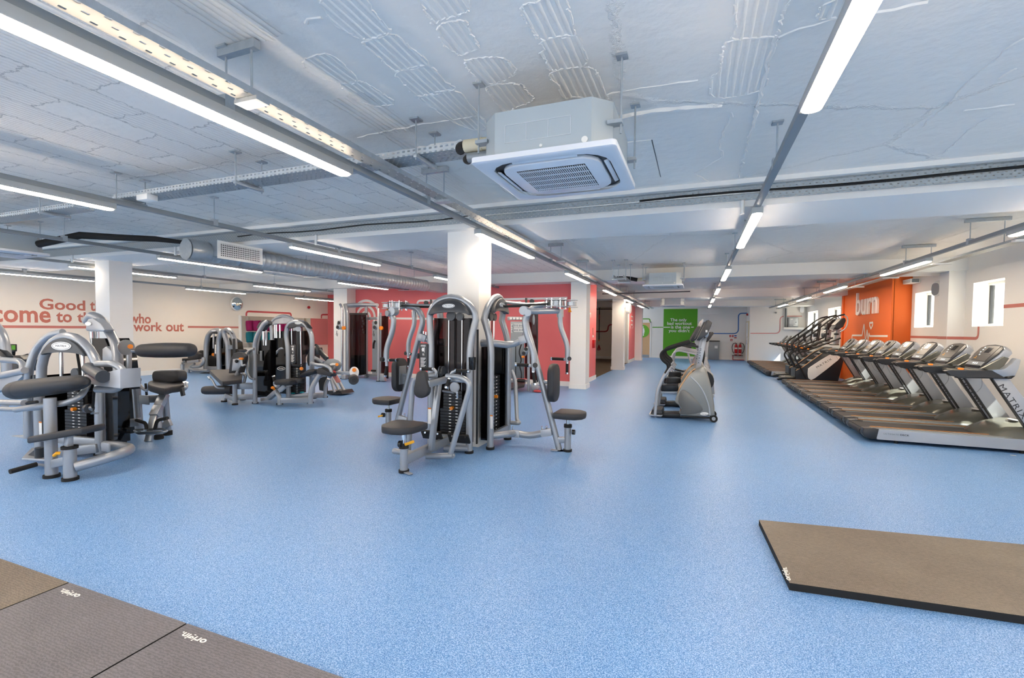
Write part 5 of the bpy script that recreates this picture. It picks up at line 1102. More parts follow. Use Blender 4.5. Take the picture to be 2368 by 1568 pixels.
# ---- small cluster by the left wall
def small(sgn, label):
    yy = 10.6
    t = thing('leg_press_tower', J(800 if sgn > 0 else 1080, 850, z=0), label, 'weight machine', 'strength machines')
    if sgn > 0:
        part(t, 'frame', MB().tube([J(685, 860, y=yy), J(690, 380, y=yy), J(730, 230, y=yy), J(820, 170, y=yy), J(900, 165, y=yy), J(930, 200, y=yy), J(895, 320, y=yy), J(905, 850, y=yy)], .075, 14, .35).beam(J(700, 795, y=yy), J(890, 800, y=yy), .08, .14), 'silver')
        cp = part(t, 'top_cap', MB().prism([J(a, b, y=yy - .06) for a, b in ((715, 240), (760, 180), (840, 155), (900, 160), (905, 215), (880, 235), (800, 225))], (0, .1, 0), .015), 'cap_grey')
        part(cp, 'badge', MB().prism([J(815 + 38 * math.cos(q), 177 + 13 * math.sin(q), y=yy - .07) for q in [2 * PI * k / 16 for k in range(16)]], (0, -.01, 0)), 'white_gloss')
        part(t, 'shroud', MB().prism([J(a, b, y=yy + .1) for a, b in ((700, 300), (900, 260), (900, 770), (700, 770))], (0, .3, 0)), 'gloss_black')
        part(t, 'guide_rod', MB().cyl(J(812, 225, y=yy), J(815, 470, y=yy), .03, 8), 'chrome'); part(t, 'selector_pin', MB().cyl(J(808, 570, y=yy - .05), J(808, 570, y=yy), .05, 12), 'orange_plastic')
        part(t, 'instruction_placard', MB().obox(J(843, 490, y=yy - .05), (.1, .02, .5)), 'charcoal'); st = MB()
        for k in range(8): st.obox(J(810, 600 + 19 * k, y=yy + .05), (.34, .1, .05))
        part(t, 'weight_stack', st, 'black'); lb = MB()
        for k in range(4): lb.obox(J(843, 425 + 38 * k, y=yy - .065), (.06, .006, .07))
        part(t, 'placard_print', lb, 'white')
        yb2 = 10.4
        part(t, 'seat', MB().prism([J(a, b, y=yb2) for a, b in ((130, 655), (160, 640), (370, 632), (372, 655), (250, 690), (160, 685))], (0, .4, 0), .03), 'pad'); part(t, 'back_rest', MB().prism([J(a, b, y=yb2) for a, b in ((375, 575), (420, 535), (500, 530), (575, 565), (580, 620), (540, 650), (380, 655))], (0, .14, 0), .04), 'pad')
        part(t, 'head_rest', MB().prism([J(a, b, y=yb2 + .3) for a, b in ((530, 530), (580, 500), (640, 505), (655, 560), (640, 610), (580, 615))], (0, .12, 0), .04), 'pad'); part(t, 'seat_frame', MB().beam(J(390, 690, y=yb2), J(580, 670, y=yb2), .08, .08).tube([J(300, 900, y=yb2), J(295, 730, y=yb2)], .06, 12).tube([J(330, 680, y=yb2), J(290, 720, y=yb2), J(230, 720, y=yb2)], .03, 10, .1).tube([J(400, 880, y=yb2), J(410, 790, y=yb2), J(500, 720, y=yb2)], .035, 10, .1).tube([J(415, 790, y=yb2), J(470, 830, y=yb2), J(720, 835, y=yb2)], .05, 10, .15).tube([J(470, 770, y=yb2), J(600, 765, y=yb2), J(655, 680, y=yb2), J(640, 620, y=yb2)], .05, 10, .2), 'silver')
        part(t, 'foot_roller', MB().cyl(J(30, 385, y=yb2), J(60, 395, y=yb2), .14, 14), 'pad'); part(t, 'yoke', MB().tube([J(50, 590, y=yb2), J(120, 710, y=yb2)], .07, 12).tube([J(30, 850, y=yb2), J(50, 760, y=yb2), J(120, 710, y=yb2), J(190, 730, y=yb2), J(230, 840, y=yb2)], .06, 12, .25), 'silver')
        part(t, 'base_skid', MB().beam(J(290, 975, y=10.2), J(740, 870, y=10.6), .15, .1).beam(J(300, 1000, y=10.0), J(740, 905, y=10.4), .12, .06), 'charcoal')
    else:
        part(t, 'frame', MB().tube([J(1055, 850, y=yy), J(1050, 400, y=yy), J(985, 220, y=yy), J(1000, 165, y=yy), J(1050, 155, y=yy), J(1110, 210, y=yy), J(1160, 330, y=yy), J(1165, 480, y=yy)], .075, 14, .35), 'silver')
        part(t, 'top_cap', MB().prism([J(a, b, y=yy - .06) for a, b in ((1030, 160), (1080, 170), (1120, 230), (1090, 250), (1040, 235))], (0, .1, 0), .015), 'cap_grey')
        part(t, 'shroud', MB().prism([J(a, b, y=yy + .15) for a, b in ((935, 300), (1040, 290), (1150, 370), (1170, 520), (1130, 840), (930, 845))], (0, .3, 0)), 'gloss_black')
        part(t, 'instruction_placard', MB().obox(J(1150, 440, y=yy - .1), (.1, .02, .5)), 'charcoal'); part(t, 'bottle_holder', MB().cyl(J(1097, 480, y=yy - .1), J(1097, 415, y=yy - .1), .09, 12), 'rail_grey'); part(t, 'pad', MB().prism([J(a, b, y=yy) for a, b in ((1185, 500), (1210, 485), (1240, 510), (1200, 540))], (0, .3, 0), .03), 'pad')
    return t
small(1, 'distant grey leg press against the lettered wall, with seat to its left'); small(-1, 'distant second arched tower, back to back with the leg press by the lettered wall')

# ---- cable machines at the red wall
Rz = zoom(740, 660, 6.03)
t = thing('cable_machine', (-9.2, 11.4, 0), 'tall cable crossover machine with smoked panel beside the white pillar at the red wall', 'weight machine', 'cable machines')
fr = MB().tube([Rz(310, 1300, y=11.2), Rz(310, 330, y=11.2), Rz(295, 290, y=11.2), Rz(280, 260, y=11.15)], .035, 12, .1).tube([Rz(383, 1300, y=11.3), Rz(380, 380, y=11.3), Rz(350, 260, y=11.3)], .055, 14, .1).tube([Rz(645, 1280, y=11.8), Rz(645, 280, y=11.8)], .05, 12)
fr.tube([Rz(340, 275, y=11.3), Rz(560, 265, y=11.5), Rz(800, 275, y=11.2)], .05, 12, .3).tube([Rz(355, 300, y=11.3), Rz(560, 290, y=11.6), Rz(650, 290, y=11.8)], .03, 10, .3).beam(Rz(650, 1255, y=11.8), Rz(800, 1250, y=11.3), .06, .08).beam(Rz(665, 462, y=11.8), Rz(800, 460, y=11.3), .05, .08)
part(t, 'frame', fr, 'silver')
part(t, 'pulley_column', MB().cyl(Rz(308, 1300, y=11.1), Rz(308, 310, y=11.1), .022, 10), 'chrome'); part(t, 'pulley_column', MB().tube([Rz(812, 1330, y=11.02), Rz(815, 320, y=11.02)], .03, 12), 'silver_light')
for a in (285, 800):
    c = Rz(a - 28, 565, y=11.05); tr = part(t, 'pulley_trolley', MB().prism([c + Vector((u * .1, 0, v * .1)) for u, v in ((-.9, -.6), (-.3, 1.5), (.6, 1.6), (.9, .9), (.7, -.6), (-.1, -1.1))], (0, .05, 0), .01).obox(c + Vector((.13, .03, -.06)), (.14, .06, .1), None, .01), 'steel')
    for u, v in ((.02, .09), (-.03, -.04)): part(tr, 'pulley_wheel', MB().cyl(c + Vector((u, -.012, v)), c + Vector((u, .0, v)), .05, 16), 'black')
    part(tr, 'trolley_knob', MB().cyl(c + Vector((.22, .0, -.06)), c + Vector((.22, -.05, -.06)), .055, 14), 'orange_plastic'); part(tr, 'carabiner', MB().tube([c + Vector((-.06, 0, -.14)), c + Vector((-.06, 0, -.2)), c + Vector((-.08, 0, -.26)), c + Vector((-.05, 0, -.3)), c + Vector((-.03, 0, -.22))], .008, 8), 'black')
part(t, 'smoked_panel', MB().prism([Rz(a, b, y=11.5) for a, b in ((415, 400), (640, 400), (640, 1240), (415, 1240))], (0, .02, 0)), 'glass_smoke'); part(t, 'panel_top', MB().prism([Rz(a, b, y=11.48) for a, b in ((410, 385), (645, 385), (645, 410), (410, 410))], (0, .05, 0)), 'black')
part(t, 'weight_stack', MB().obox(Rz(525, 1110, y=11.7), (.36, .2, .6)), 'black'); part(t, 'guide_rod', MB().cyl(Rz(455, 470, y=11.65), Rz(455, 1000, y=11.65), .014, 8).cyl(Rz(550, 470, y=11.65), Rz(550, 1000, y=11.65), .014, 8), 'chrome')
for k in range(6): part(t, 'rope_grip', MB().cyl(Rz(590 + 8 * (k % 3), 440 + 40 * k, y=11.45), Rz(590 + 8 * (k % 3), 470 + 40 * k, y=11.45), .02, 8), 'black')
part(t, 'smoked_panel', MB().prism([Rz(a, b, y=11.25) for a, b in ((850, 430), (945, 420), (950, 1300), (855, 1290))], (0, .02, 0)), 'glass_smoke'); part(t, 'post', MB().cyl(Rz(838, 1300, y=11.15), Rz(848, 380, y=11.15), .03, 12), 'silver')
part(t, 'placard_post', MB().prism([Rz(a, b, y=11.4) for a, b in ((728, 500), (800, 500), (800, 1230), (728, 1230))], (0, .03, 0)), 'rail_grey'); part(t, 'hand_grip', MB().tube([Rz(765, 770, y=11.3), Rz(748, 810, y=11.3), Rz(745, 880, y=11.3)], .03, 10, .05).obox(Rz(745, 1190, y=11.3), (.16, .06, .06), None, .02), 'rubber')
part(t, 'foot_bracket', MB().prism([Rz(a, b, y=11.0) for a, b in ((830, 1335), (830, 1230), (880, 1230), (905, 1335))], (0, .1, 0), .02).obox(Rz(345, 1280, y=11.1), (.15, .15, .12), None, .03), 'silver')
mb = MB()
for q in ((310, 1300, 11.2), (385, 1300, 11.3), (650, 1278, 11.85), (810, 1338, 11.02), (890, 1335, 11.1)): a = Rz(q[0], q[1], z=0); mb.cyl(a, a + ZV * .02, .06, 12)
part(t, 'rubber_foot', mb, 'rubber')
S = zoom(1140, 660, 5.808)
t = thing('cable_machine', (-4.0, 11.2, 0), 'cable machine with grey exercise chart board, half hidden behind the right fly machine', 'weight machine', 'cable machines')
ys_ = 11.0
part(t, 'chart_board', MB().prism([S(a, b, y=ys_) for a, b in ((235, 485), (415, 485), (420, 1250), (235, 1250))], (0, .04, 0), .01), 'rail_grey')
for a, b in ((280, 515), (345, 515), (280, 575), (345, 575), (245, 525), (245, 585)):
    w_ = 60 if a > 250 else 18
    o = part(t, 'chart', MB().prism([S(p, q, y=ys_ - .005) for p, q in ((a, b), (a + w_, b), (a + w_, b + 50), (a, b + 50))], (0, -.004, 0)), 'white')
    mb = MB()
    for k in range(3): mb.prism([S(p, q, y=ys_ - .01) for p, q in ((a + 5 + k * w_ / 3.2, b + 8), (a + 5 + k * w_ / 3.2 + w_ * .2, b + 8), (a + 5 + k * w_ / 3.2 + w_ * .2, b + 42), (a + 5 + k * w_ / 3.2, b + 42))], (0, -.003, 0))
    part(o, 'chart_print', mb, 'rail_grey')
part(t, 'top_bar', MB().beam(S(200, 445, y=11.2), S(420, 445, y=11.2), .06, .09), 'silver'); pass
for k in range(4): part(t, 'top_bar_plate', MB().obox(S(240 + 45 * k, 445, y=11.15), (.06, .01, .05)), 'white')
part(t, 'pulley_column', MB().cyl(S(478, 1420, y=10.85), S(478, 760, y=10.85), .035, 12), 'silver'); part(t, 'guide_rod', MB().cyl(S(305, 790, y=10.95), S(305, 1250, y=10.95), .012, 8), 'black')
part(t, 'hand_grip', MB().tube([S(385, 780, y=10.9), S(345, 900, y=10.9), S(385, 1000, y=10.9), S(355, 1080, y=10.9), S(385, 1180, y=10.9), S(380, 1250, y=10.9)], .018, 10, .1), 'black')
c = S(440, 890, y=10.8); tr = part(t, 'pulley_trolley', MB().prism([c + Vector((u * .1, 0, v * .1)) for u, v in ((-.9, -.9), (-.6, .3), (.1, 1.2), (.6, 1.1), (.6, 0), (0, -1.1))], (0, .05, 0), .01), 'steel')
for u, v in ((.01, .06), (-.05, -.04)): part(tr, 'pulley_wheel', MB().cyl(c + Vector((u, -.012, v)), c + Vector((u, 0, v)), .045, 16), 'black')
part(tr, 'trolley_knob', MB().obox(c + Vector((-.06, -.02, -.13)), (.07, .05, .05), None, .015), 'orange_plastic')
part(t, 'smoked_panel', MB().prism([S(a, b, y=11.3) for a, b in ((520, 380), (598, 375), (598, 1280), (430, 1250), (430, 500))], (0, .02, 0)), 'glass_smoke'); pl_ = part(t, 'smoked_edge', MB().cyl(S(595, 375, y=11.3), S(595, 1300, y=11.3), .02, 8), 'black')
part(t, 'panel_print', MB().prism([S(548 + 16 * math.cos(q), 460 + 70 * math.sin(q), y=11.29) for q in [2 * PI * k / 14 for k in range(14)]], (0, -.004, 0)), 'rail_grey')
part(t, 'step_plate', MB().prism([S(a, b, z=.12) for a, b in ((240, 1330), (440, 1310), (420, 1370), (240, 1410))], (0, 0, .05), .01), 'charcoal'); part(t, 'base_bar', MB().beam(S(240, 1290, y=11.1), S(460, 1280, y=11.1), .06, .06), 'silver'); part(t, 'low_pulley', MB().obox(S(380, 1280, y=10.85), (.22, .1, .09), None, .04), 'black')
part(t, 'foot_bracket', MB().prism([S(a, b, y=10.8) for a, b in ((500, 1400), (510, 1310), (550, 1300), (620, 1370), (600, 1415), (530, 1425))], (0, .08, 0), .02), 'silver'); a = S(600, 1385, y=10.75); part(t, 'floor_disc', MB().cyl(Vector((a.x, a.y, .02)), Vector((a.x, a.y, .05)), .1, 18), 'stripe_bright')
# ------------------------------------------------------------------ treadmills: x runs from the rear end towards the wall
def make_treadmill(label, group):
    t = thing('treadmill', (0, 0, 0), label, 'treadmill', group)
    hw = .40
    part(t, 'deck', MB().box((.05, -.36, .06), (1.75, .36, .165)), 'charcoal')
    part(t, 'running_belt', MB().box((.02, -.265, .165), (1.6, .265, .178)).cyl((.05, -.265, .125), (.05, .265, .125), .052, 14), 'belt')
    part(t, 'belt_print', lettering('MATRIX', (.55, -.24, .1785), (1, 0, 0), (0, 1, 0), .5, .05, .0006), 'rail_grey')
    for s in (-1, 1):
        sr = [(0, s * (hw - .02), .17)]
        o = part(t, 'side_rail', MB().prism([(x, s * hw - (.02 if s > 0 else -.02) * 0, z) for x, z in ((.12, .175), (.17, .045), (1.95, .045), (1.95, .185), (.12, .185))], (0, -s * .035, 0), .006), 'silver_light')
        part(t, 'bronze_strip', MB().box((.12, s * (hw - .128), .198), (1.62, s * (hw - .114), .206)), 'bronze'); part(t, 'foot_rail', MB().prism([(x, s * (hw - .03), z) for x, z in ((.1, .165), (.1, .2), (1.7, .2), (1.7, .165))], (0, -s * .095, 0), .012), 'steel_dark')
        part(t, 'rear_cap', MB().prism([(x, s * (hw + .005), z) for x, z in ((0, .12), (.015, .185), (.13, .2), (.19, .19), (.165, .05), (.1, .04), (.03, .065))], (0, -s * .14, 0), .015), 'charcoal')
        part(t, 'levelling_foot', MB().cyl((.4, s * .34, 0), (.4, s * .34, .06), .022, 10), 'rubber'); part(t, 'levelling_foot', MB().cyl((1.7, s * .34, 0), (1.7, s * .34, .06), .022, 10), 'rubber')
        if s < 0:
            part(o, 'rail_text', lettering('ULTIMATE', (.24, -hw - .001, .12), (1, 0, 0), (0, 0, 1), .17, .022, .001), 'rail_grey'); part(o, 'rail_text', lettering('DECK', (.425, -hw - .001, .12), (1, 0, 0), (0, 0, 1), .10, .022, .001, .015), 'charcoal')
        # mast: broad silver panel with a dark leading edge
        m_ = part(t, 'mast', MB().prism([(x, s * .39, z) for x, z in ((1.36, .95), (1.52, .95), (1.98, .22), (1.78, .22))], (0, -s * .05, 0), .008), 'silver_light')
        part(m_, 'mast_edge', MB().prism([(x, s * .395, z) for x, z in ((1.345, .95), (1.36, .95), (1.78, .22), (1.765, .22))], (0, -s * .06, 0), .003), 'charcoal')
        d = Vector((.44, 0, -.73)).normalized(); u = Vector((.73, 0, .44)).normalized()
        if s < 0: part(m_, 'mast_text', lettering('MATRIX', Vector((1.445, -.3915, .86)) - u * .03, d, u, .48, .06, .001, .0, 1.2), 'charcoal')
        # handrail and silver cowl
        part(t, 'handrail', MB().prism([(x, s * .42, z) for x, z in ((.87, 1.015), (.9, 1.03), (1.36, 1.04), (1.48, .95), (1.0, .945), (.93, .955))], (0, -s * .09, 0), .018), 'charcoal')
        part(t, 'cowl', MB().prism([(x, s * .425, z) for x, z in ((1.33, 1.045), (1.45, 1.06), (1.53, 1.14), (1.57, 1.205), (1.615, 1.19), (1.60, 1.09), (1.565, .985), (1.45, .965))], (0, -s * .1, 0), .02), 'silver_light')
        part(t, 'rail_base', MB().prism([(x, s * .42, z) for x, z in ((1.0, .945), (1.48, .95), (1.57, .985), (1.53, .945), (1.0, .93))], (0, -s * .09, 0), .005), 'black')
        part(t, 'cup_holder', MB().prism([(x, s * .325, z) for x, z in ((1.28, 1.06), (1.36, 1.03), (1.48, 1.06), (1.55, 1.2), (1.5, 1.22))], (0, -s * .06, 0), .012), 'olive_grey')
    part(t, 'crossbar', MB().box((1.12, -.34, .96), (1.3, .34, 1.02), .02).obox((1.4, 0, 1.0), (.3, .6, .08), None, .02), 'olive_grey')
    # console: slab leaning towards the wall
    d = Vector((.25, 0, .32)).normalized(); n = Vector((-.32, 0, .25)).normalized(); c = Vector((1.44, 0, 1.205)); L = .42
    o = [c + d * a * L + Y1 * b * .3 for a, b in ((-.5, -.62), (-.46, -.72), (.1, -.95), (.35, -.9), (.46, -.6), (.5, 0), (.46, .6), (.35, .9), (.1, .95), (-.46, .72), (-.5, .62))]
    part(t, 'console', MB().prism([p - n * .1 for p in o], n * .1, .02), 'silver_light')
    f = part(t, 'console_face', MB().prism([c + (p - c) * .94 for p in o], n * .012, .004), 'charcoal')
    cn = c + n * .0125
    def q(a0, a1, b0, b1, th=.003): return MB().prism([cn + d * a * L + Y1 * b * .3 for a, b in ((a0, b0), (a0, b1), (a1, b1), (a1, b0))], n * th)
    def sym(mb, dots, da_, db_):
        for a, b in dots: mb.prism([cn + n * .0035 + d * (a + x) * L + Y1 * (b + y) * .3 for x, y in ((0, 0), (0, db_), (da_, db_), (da_, 0))], n * .002)
        return mb
    dp = MB().m('screen_ui'); dp.prism([cn + d * a * L + Y1 * b * .3 for a, b in ((-.2, -.55), (-.2, .55), (.40, .55), (.40, -.55))], n * .003)
    sym(sym(dp.m('ui_white'), ((.3, .42), (.22, .42), (.12, .42), (.02, .3)), .04, .08).m('yellow_plastic'), ((-.12, .44), (-.06, .40), (-.12, .34)), .03, .06)
    part(f, 'display', dp); part(f, 'display_window', q(.12, .33, -.2, .2, .005), 'screen'); part(f, 'display_bar', q(.06, .09, -.4, .4, .005), 'black'); part(f, 'tray', q(-.485, -.39, -.6, .6), 'gloss_black')
    kp = MB().m('rail_grey'); kp.prism([cn + d * a * L + Y1 * b * .3 for a, b in ((-.38, -.62), (-.38, .62), (-.23, .62), (-.23, -.62))], n * .003)
    part(f, 'keypad', sym(kp.m('ui_white'), ((-.33, -.2), (-.33, -.05), (-.33, .1)), .05, .08))
    part(t, 'stop_button', MB().obox((1.2, 0, 1.03), (.04, .08, .02), None, .008), 'led_orange')
    part(t, 'safety_cord', MB().tube([(1.2, .1, 1.0), (1.24, .12, .85), (1.3, .1, .72), (1.36, -.02, .70), (1.4, -.08, .8), (1.38, -.1, .97)], .0016, 6, .05), 'black')
    # motor hood: low dome rising towards the masts
    rings = []
    for x, h, wd in ((1.30, .185, .30), (1.33, .20, .37), (1.42, .255, .39), (1.55, .325, .394), (1.72, .375, .394), (1.9, .38, .394), (2.05, .30, .385), (2.1, .10, .37)):
        rings.append([Vector((x + .10 * (abs(v) ** 2.2) * max(0, 1 - (x - 1.3) / .4), v * wd, .17 + (h - .17) * (1 - .82 * abs(v) ** 5) if abs(v) < .999 else .15)) for v in [-1 + 2 * k / 12 for k in range(13)]])
    part(t, 'motor_hood', MB().loft(rings, closed=False, cap=False), 'olive_grey')
    part(t, 'hood_badge', MB().prism(ellipse((1.72, -.1, .385), X_, Y1, .04, .1), (0, 0, .006)), 'silver_light')
    part(t, 'front_base', MB().box((1.75, -.36, .0), (2.08, .36, .12), .01), 'charcoal')
    return t
NUM = ['first', 'second', 'third', 'fourth', 'fifth', 'sixth', 'seventh', 'eighth']
tm = None
for k in range(8):
    lab = 'silver treadmill in the near row, ' + ('the nearest one to the camera' if k == 0 else '%s from the camera' % NUM[k] + ('' if k < 7 else ', last before the stair climbers'))
    loc = (2.17 + .011 * k, 8.22 + .925 * k, 0)
    if tm is None: tm = make_treadmill(lab, 'treadmills along the window wall'); tm.location = loc
    else: dup(tm, loc, lab)
for k in range(7):
    dup(tm, (2.2, 18.35 + .93 * k, 0), 'distant treadmill beyond the stair climbers, ' + ('%s in that far row' % NUM[k] if k < 6 else 'farthest, against the white partition'))

# ------------------------------------------------------------------ stair climbers
F = zoom(1780, 720, 9.221)
def make_climber(label):
    y0 = 15.62; y1 = y0 + .74
    t = thing('stair_climber', (2.3, y0 + .37, 0), label, 'stair climber', 'stair climbers')
    f = lambda a, b, y=y0: F(a, b, y=y)
    side = ((560, 1440), (560, 1270), (700, 1200), (1120, 900), (1330, 800), (1540, 790), (1600, 960), (1440, 1440))
    zfix = lambda p: Vector((p.x, p.y, max(p.z, .02)))
    body = [zfix(f(a, b)) for a, b in side]; body[0].z = body[-1].z = .03
    part(t, 'side_panel', MB().prism(body, (0, .05, 0), .008), 'charcoal'); part(t, 'side_panel', MB().prism([p + Y1 * .69 for p in body], (0, .05, 0), .008), 'charcoal')
    part(t, 'side_edge', MB().tube([p + Vector((0, .02, .012)) for p in body[1:5]], .012, 8), 'door_wood', 'bronze edge trim')
    part(t, 'front_housing', MB().prism([body[3] + Y1 * .05, body[4] + Y1 * .05, body[5] + Y1 * .05, body[6] + Y1 * .05, body[7] + Y1 * .05, Vector((body[0].x + .9, y0 + .05, .03))], (0, .64, 0)), 'black')
    w_ = [f(a, b, y0 - .012) for a, b in ((815, 1400), (815, 1250), (870, 1180), (1270, 930), (1440, 900), (1490, 960), (1460, 1040), (960, 1430), (860, 1450))]
    wp = part(t, 'white_panel', MB().prism(smooth_loop(w_, 2), (0, .02, 0), .006), 'white')
    a, b = f(1010, 1215, y0 - .0135), f(1330, 1030, y0 - .0135); d = (b - a).normalized(); u = Vector((-d.z, 0, d.x))
    part(wp, 'panel_text', lettering('MATRIX', a, d, u, (b - a).length, .055, .001, 0, 1.25), 'charcoal')
    # treads
    s0, s1 = Vector((body[1].x + .05, 0, .42)), Vector((body[4].x - .1, 0, 1.0))
    for k in range(5):
        c = s0 + (s1 - s0) * (k / 4)
        part(t, 'tread', MB().box((c.x - .02, y0 + .06, c.z - .04), (c.x + .26, y1 - .06, c.z)), 'rail_grey'); part(t, 'riser', MB().box((c.x, y0 + .06, c.z - .24), (c.x + .02, y1 - .06, c.z - .04)), 'black')
    part(t, 'rear_step', MB().prism([f(a, b, y0 + .1) for a, b in ((240, 1440), (260, 1400), (560, 1390), (560, 1440))], (0, .55, 0), .01), 'olive_grey'); part(t, 'rear_plate', MB().box((body[0].x - .02, y0 + .05, .05), (body[0].x + .02, y1 - .05, .46)), 'black')
    part(t, 'rear_foot', MB().prism([f(a, b, y0) for a, b in ((150, 1440), (260, 1410), (540, 1410), (540, 1460), (180, 1470))], (0, .1, 0), .015), 'black')
    for s, yy in ((0, y0 - .03), (1, y1 + .03)):
        g = lambda a, b: f(a, b, y0 - .03) + Vector((0, yy - (y0 - .03), 0))
        part(t, 'handrail', MB().tube([g(780, 1440), g(600, 1110), g(535, 1000), g(560, 920), g(640, 875), g(900, 800), g(1300, 650), g(1510, 570)], .024, 12, .15), 'black')
        part(t, 'handrail', MB().tube([g(620, 870), g(600, 780), g(605, 690), g(680, 620), g(960, 440), g(1260, 200), g(1400, 110), g(1600, 65)], .022, 12, .15), 'black')
        part(t, 'rail_strut', MB().tube([g(1240, 250), g(1180, 640)], .02, 10), 'black'); part(t, 'rail_strut', MB().tube([g(900, 460), g(870, 560), g(900, 660)], .018, 10, .1), 'black')
        part(t, 'rail_loop', MB().tube([g(1590, 75), g(1660, 130), g(1665, 250), g(1620, 370), g(1500, 440)], .017, 10, .1), 'silver_light')
        part(t, 'rail_button', MB().ell(g(820, 805), .03, .03, .025), 'orange_plastic')
    part(t, 'mast', MB().prism([f(a, b, y0 + .3) for a, b in ((1380, 715), (1470, 715), (1530, 390), (1450, 390))], (0, .16, 0), .01), 'silver_light')
    part(t, 'mast_foot', MB().prism([f(a, b, y0 + .22) for a, b in ((1330, 725), (1480, 725), (1480, 700), (1330, 700))], (0, .3, 0), .01), 'olive_grey')
    cs = part(t, 'console', MB().prism([f(a, b, y0 + .12) for a, b in ((1360, 380), (1400, 320), (1550, 150), (1610, 140), (1630, 200), (1570, 330), (1470, 390))], (0, .5, 0), .02), 'charcoal')
    a, b = f(1412, 300, y0 + .15), f(1550, 165, y0 + .15); n = Vector((-(b - a).z, 0, (b - a).x)).normalized()
    part(cs, 'display', MB().prism([a + n * .02, b + n * .02, b + n * .02 + Y1 * .44, a + n * .02 + Y1 * .44], n * .006), 'screen_ui')
    part(t, 'bottle_holder', MB().obox(f(1145, 510, y0 + .05), (.1, .08, .12), None, .02), 'cap_grey'); part(t, 'hand_sensor', MB().obox(f(1420, 485, y0 + .1), (.06, .3, .06), None, .02), 'black')
    return t
c1 = make_climber('tall black stair climber with white side panel, the one nearer the camera')
l = c1.location; dup(c1, (l.x + .02, l.y + 1.1, 0), 'tall black stair climber behind the nearer one, before the far treadmills')

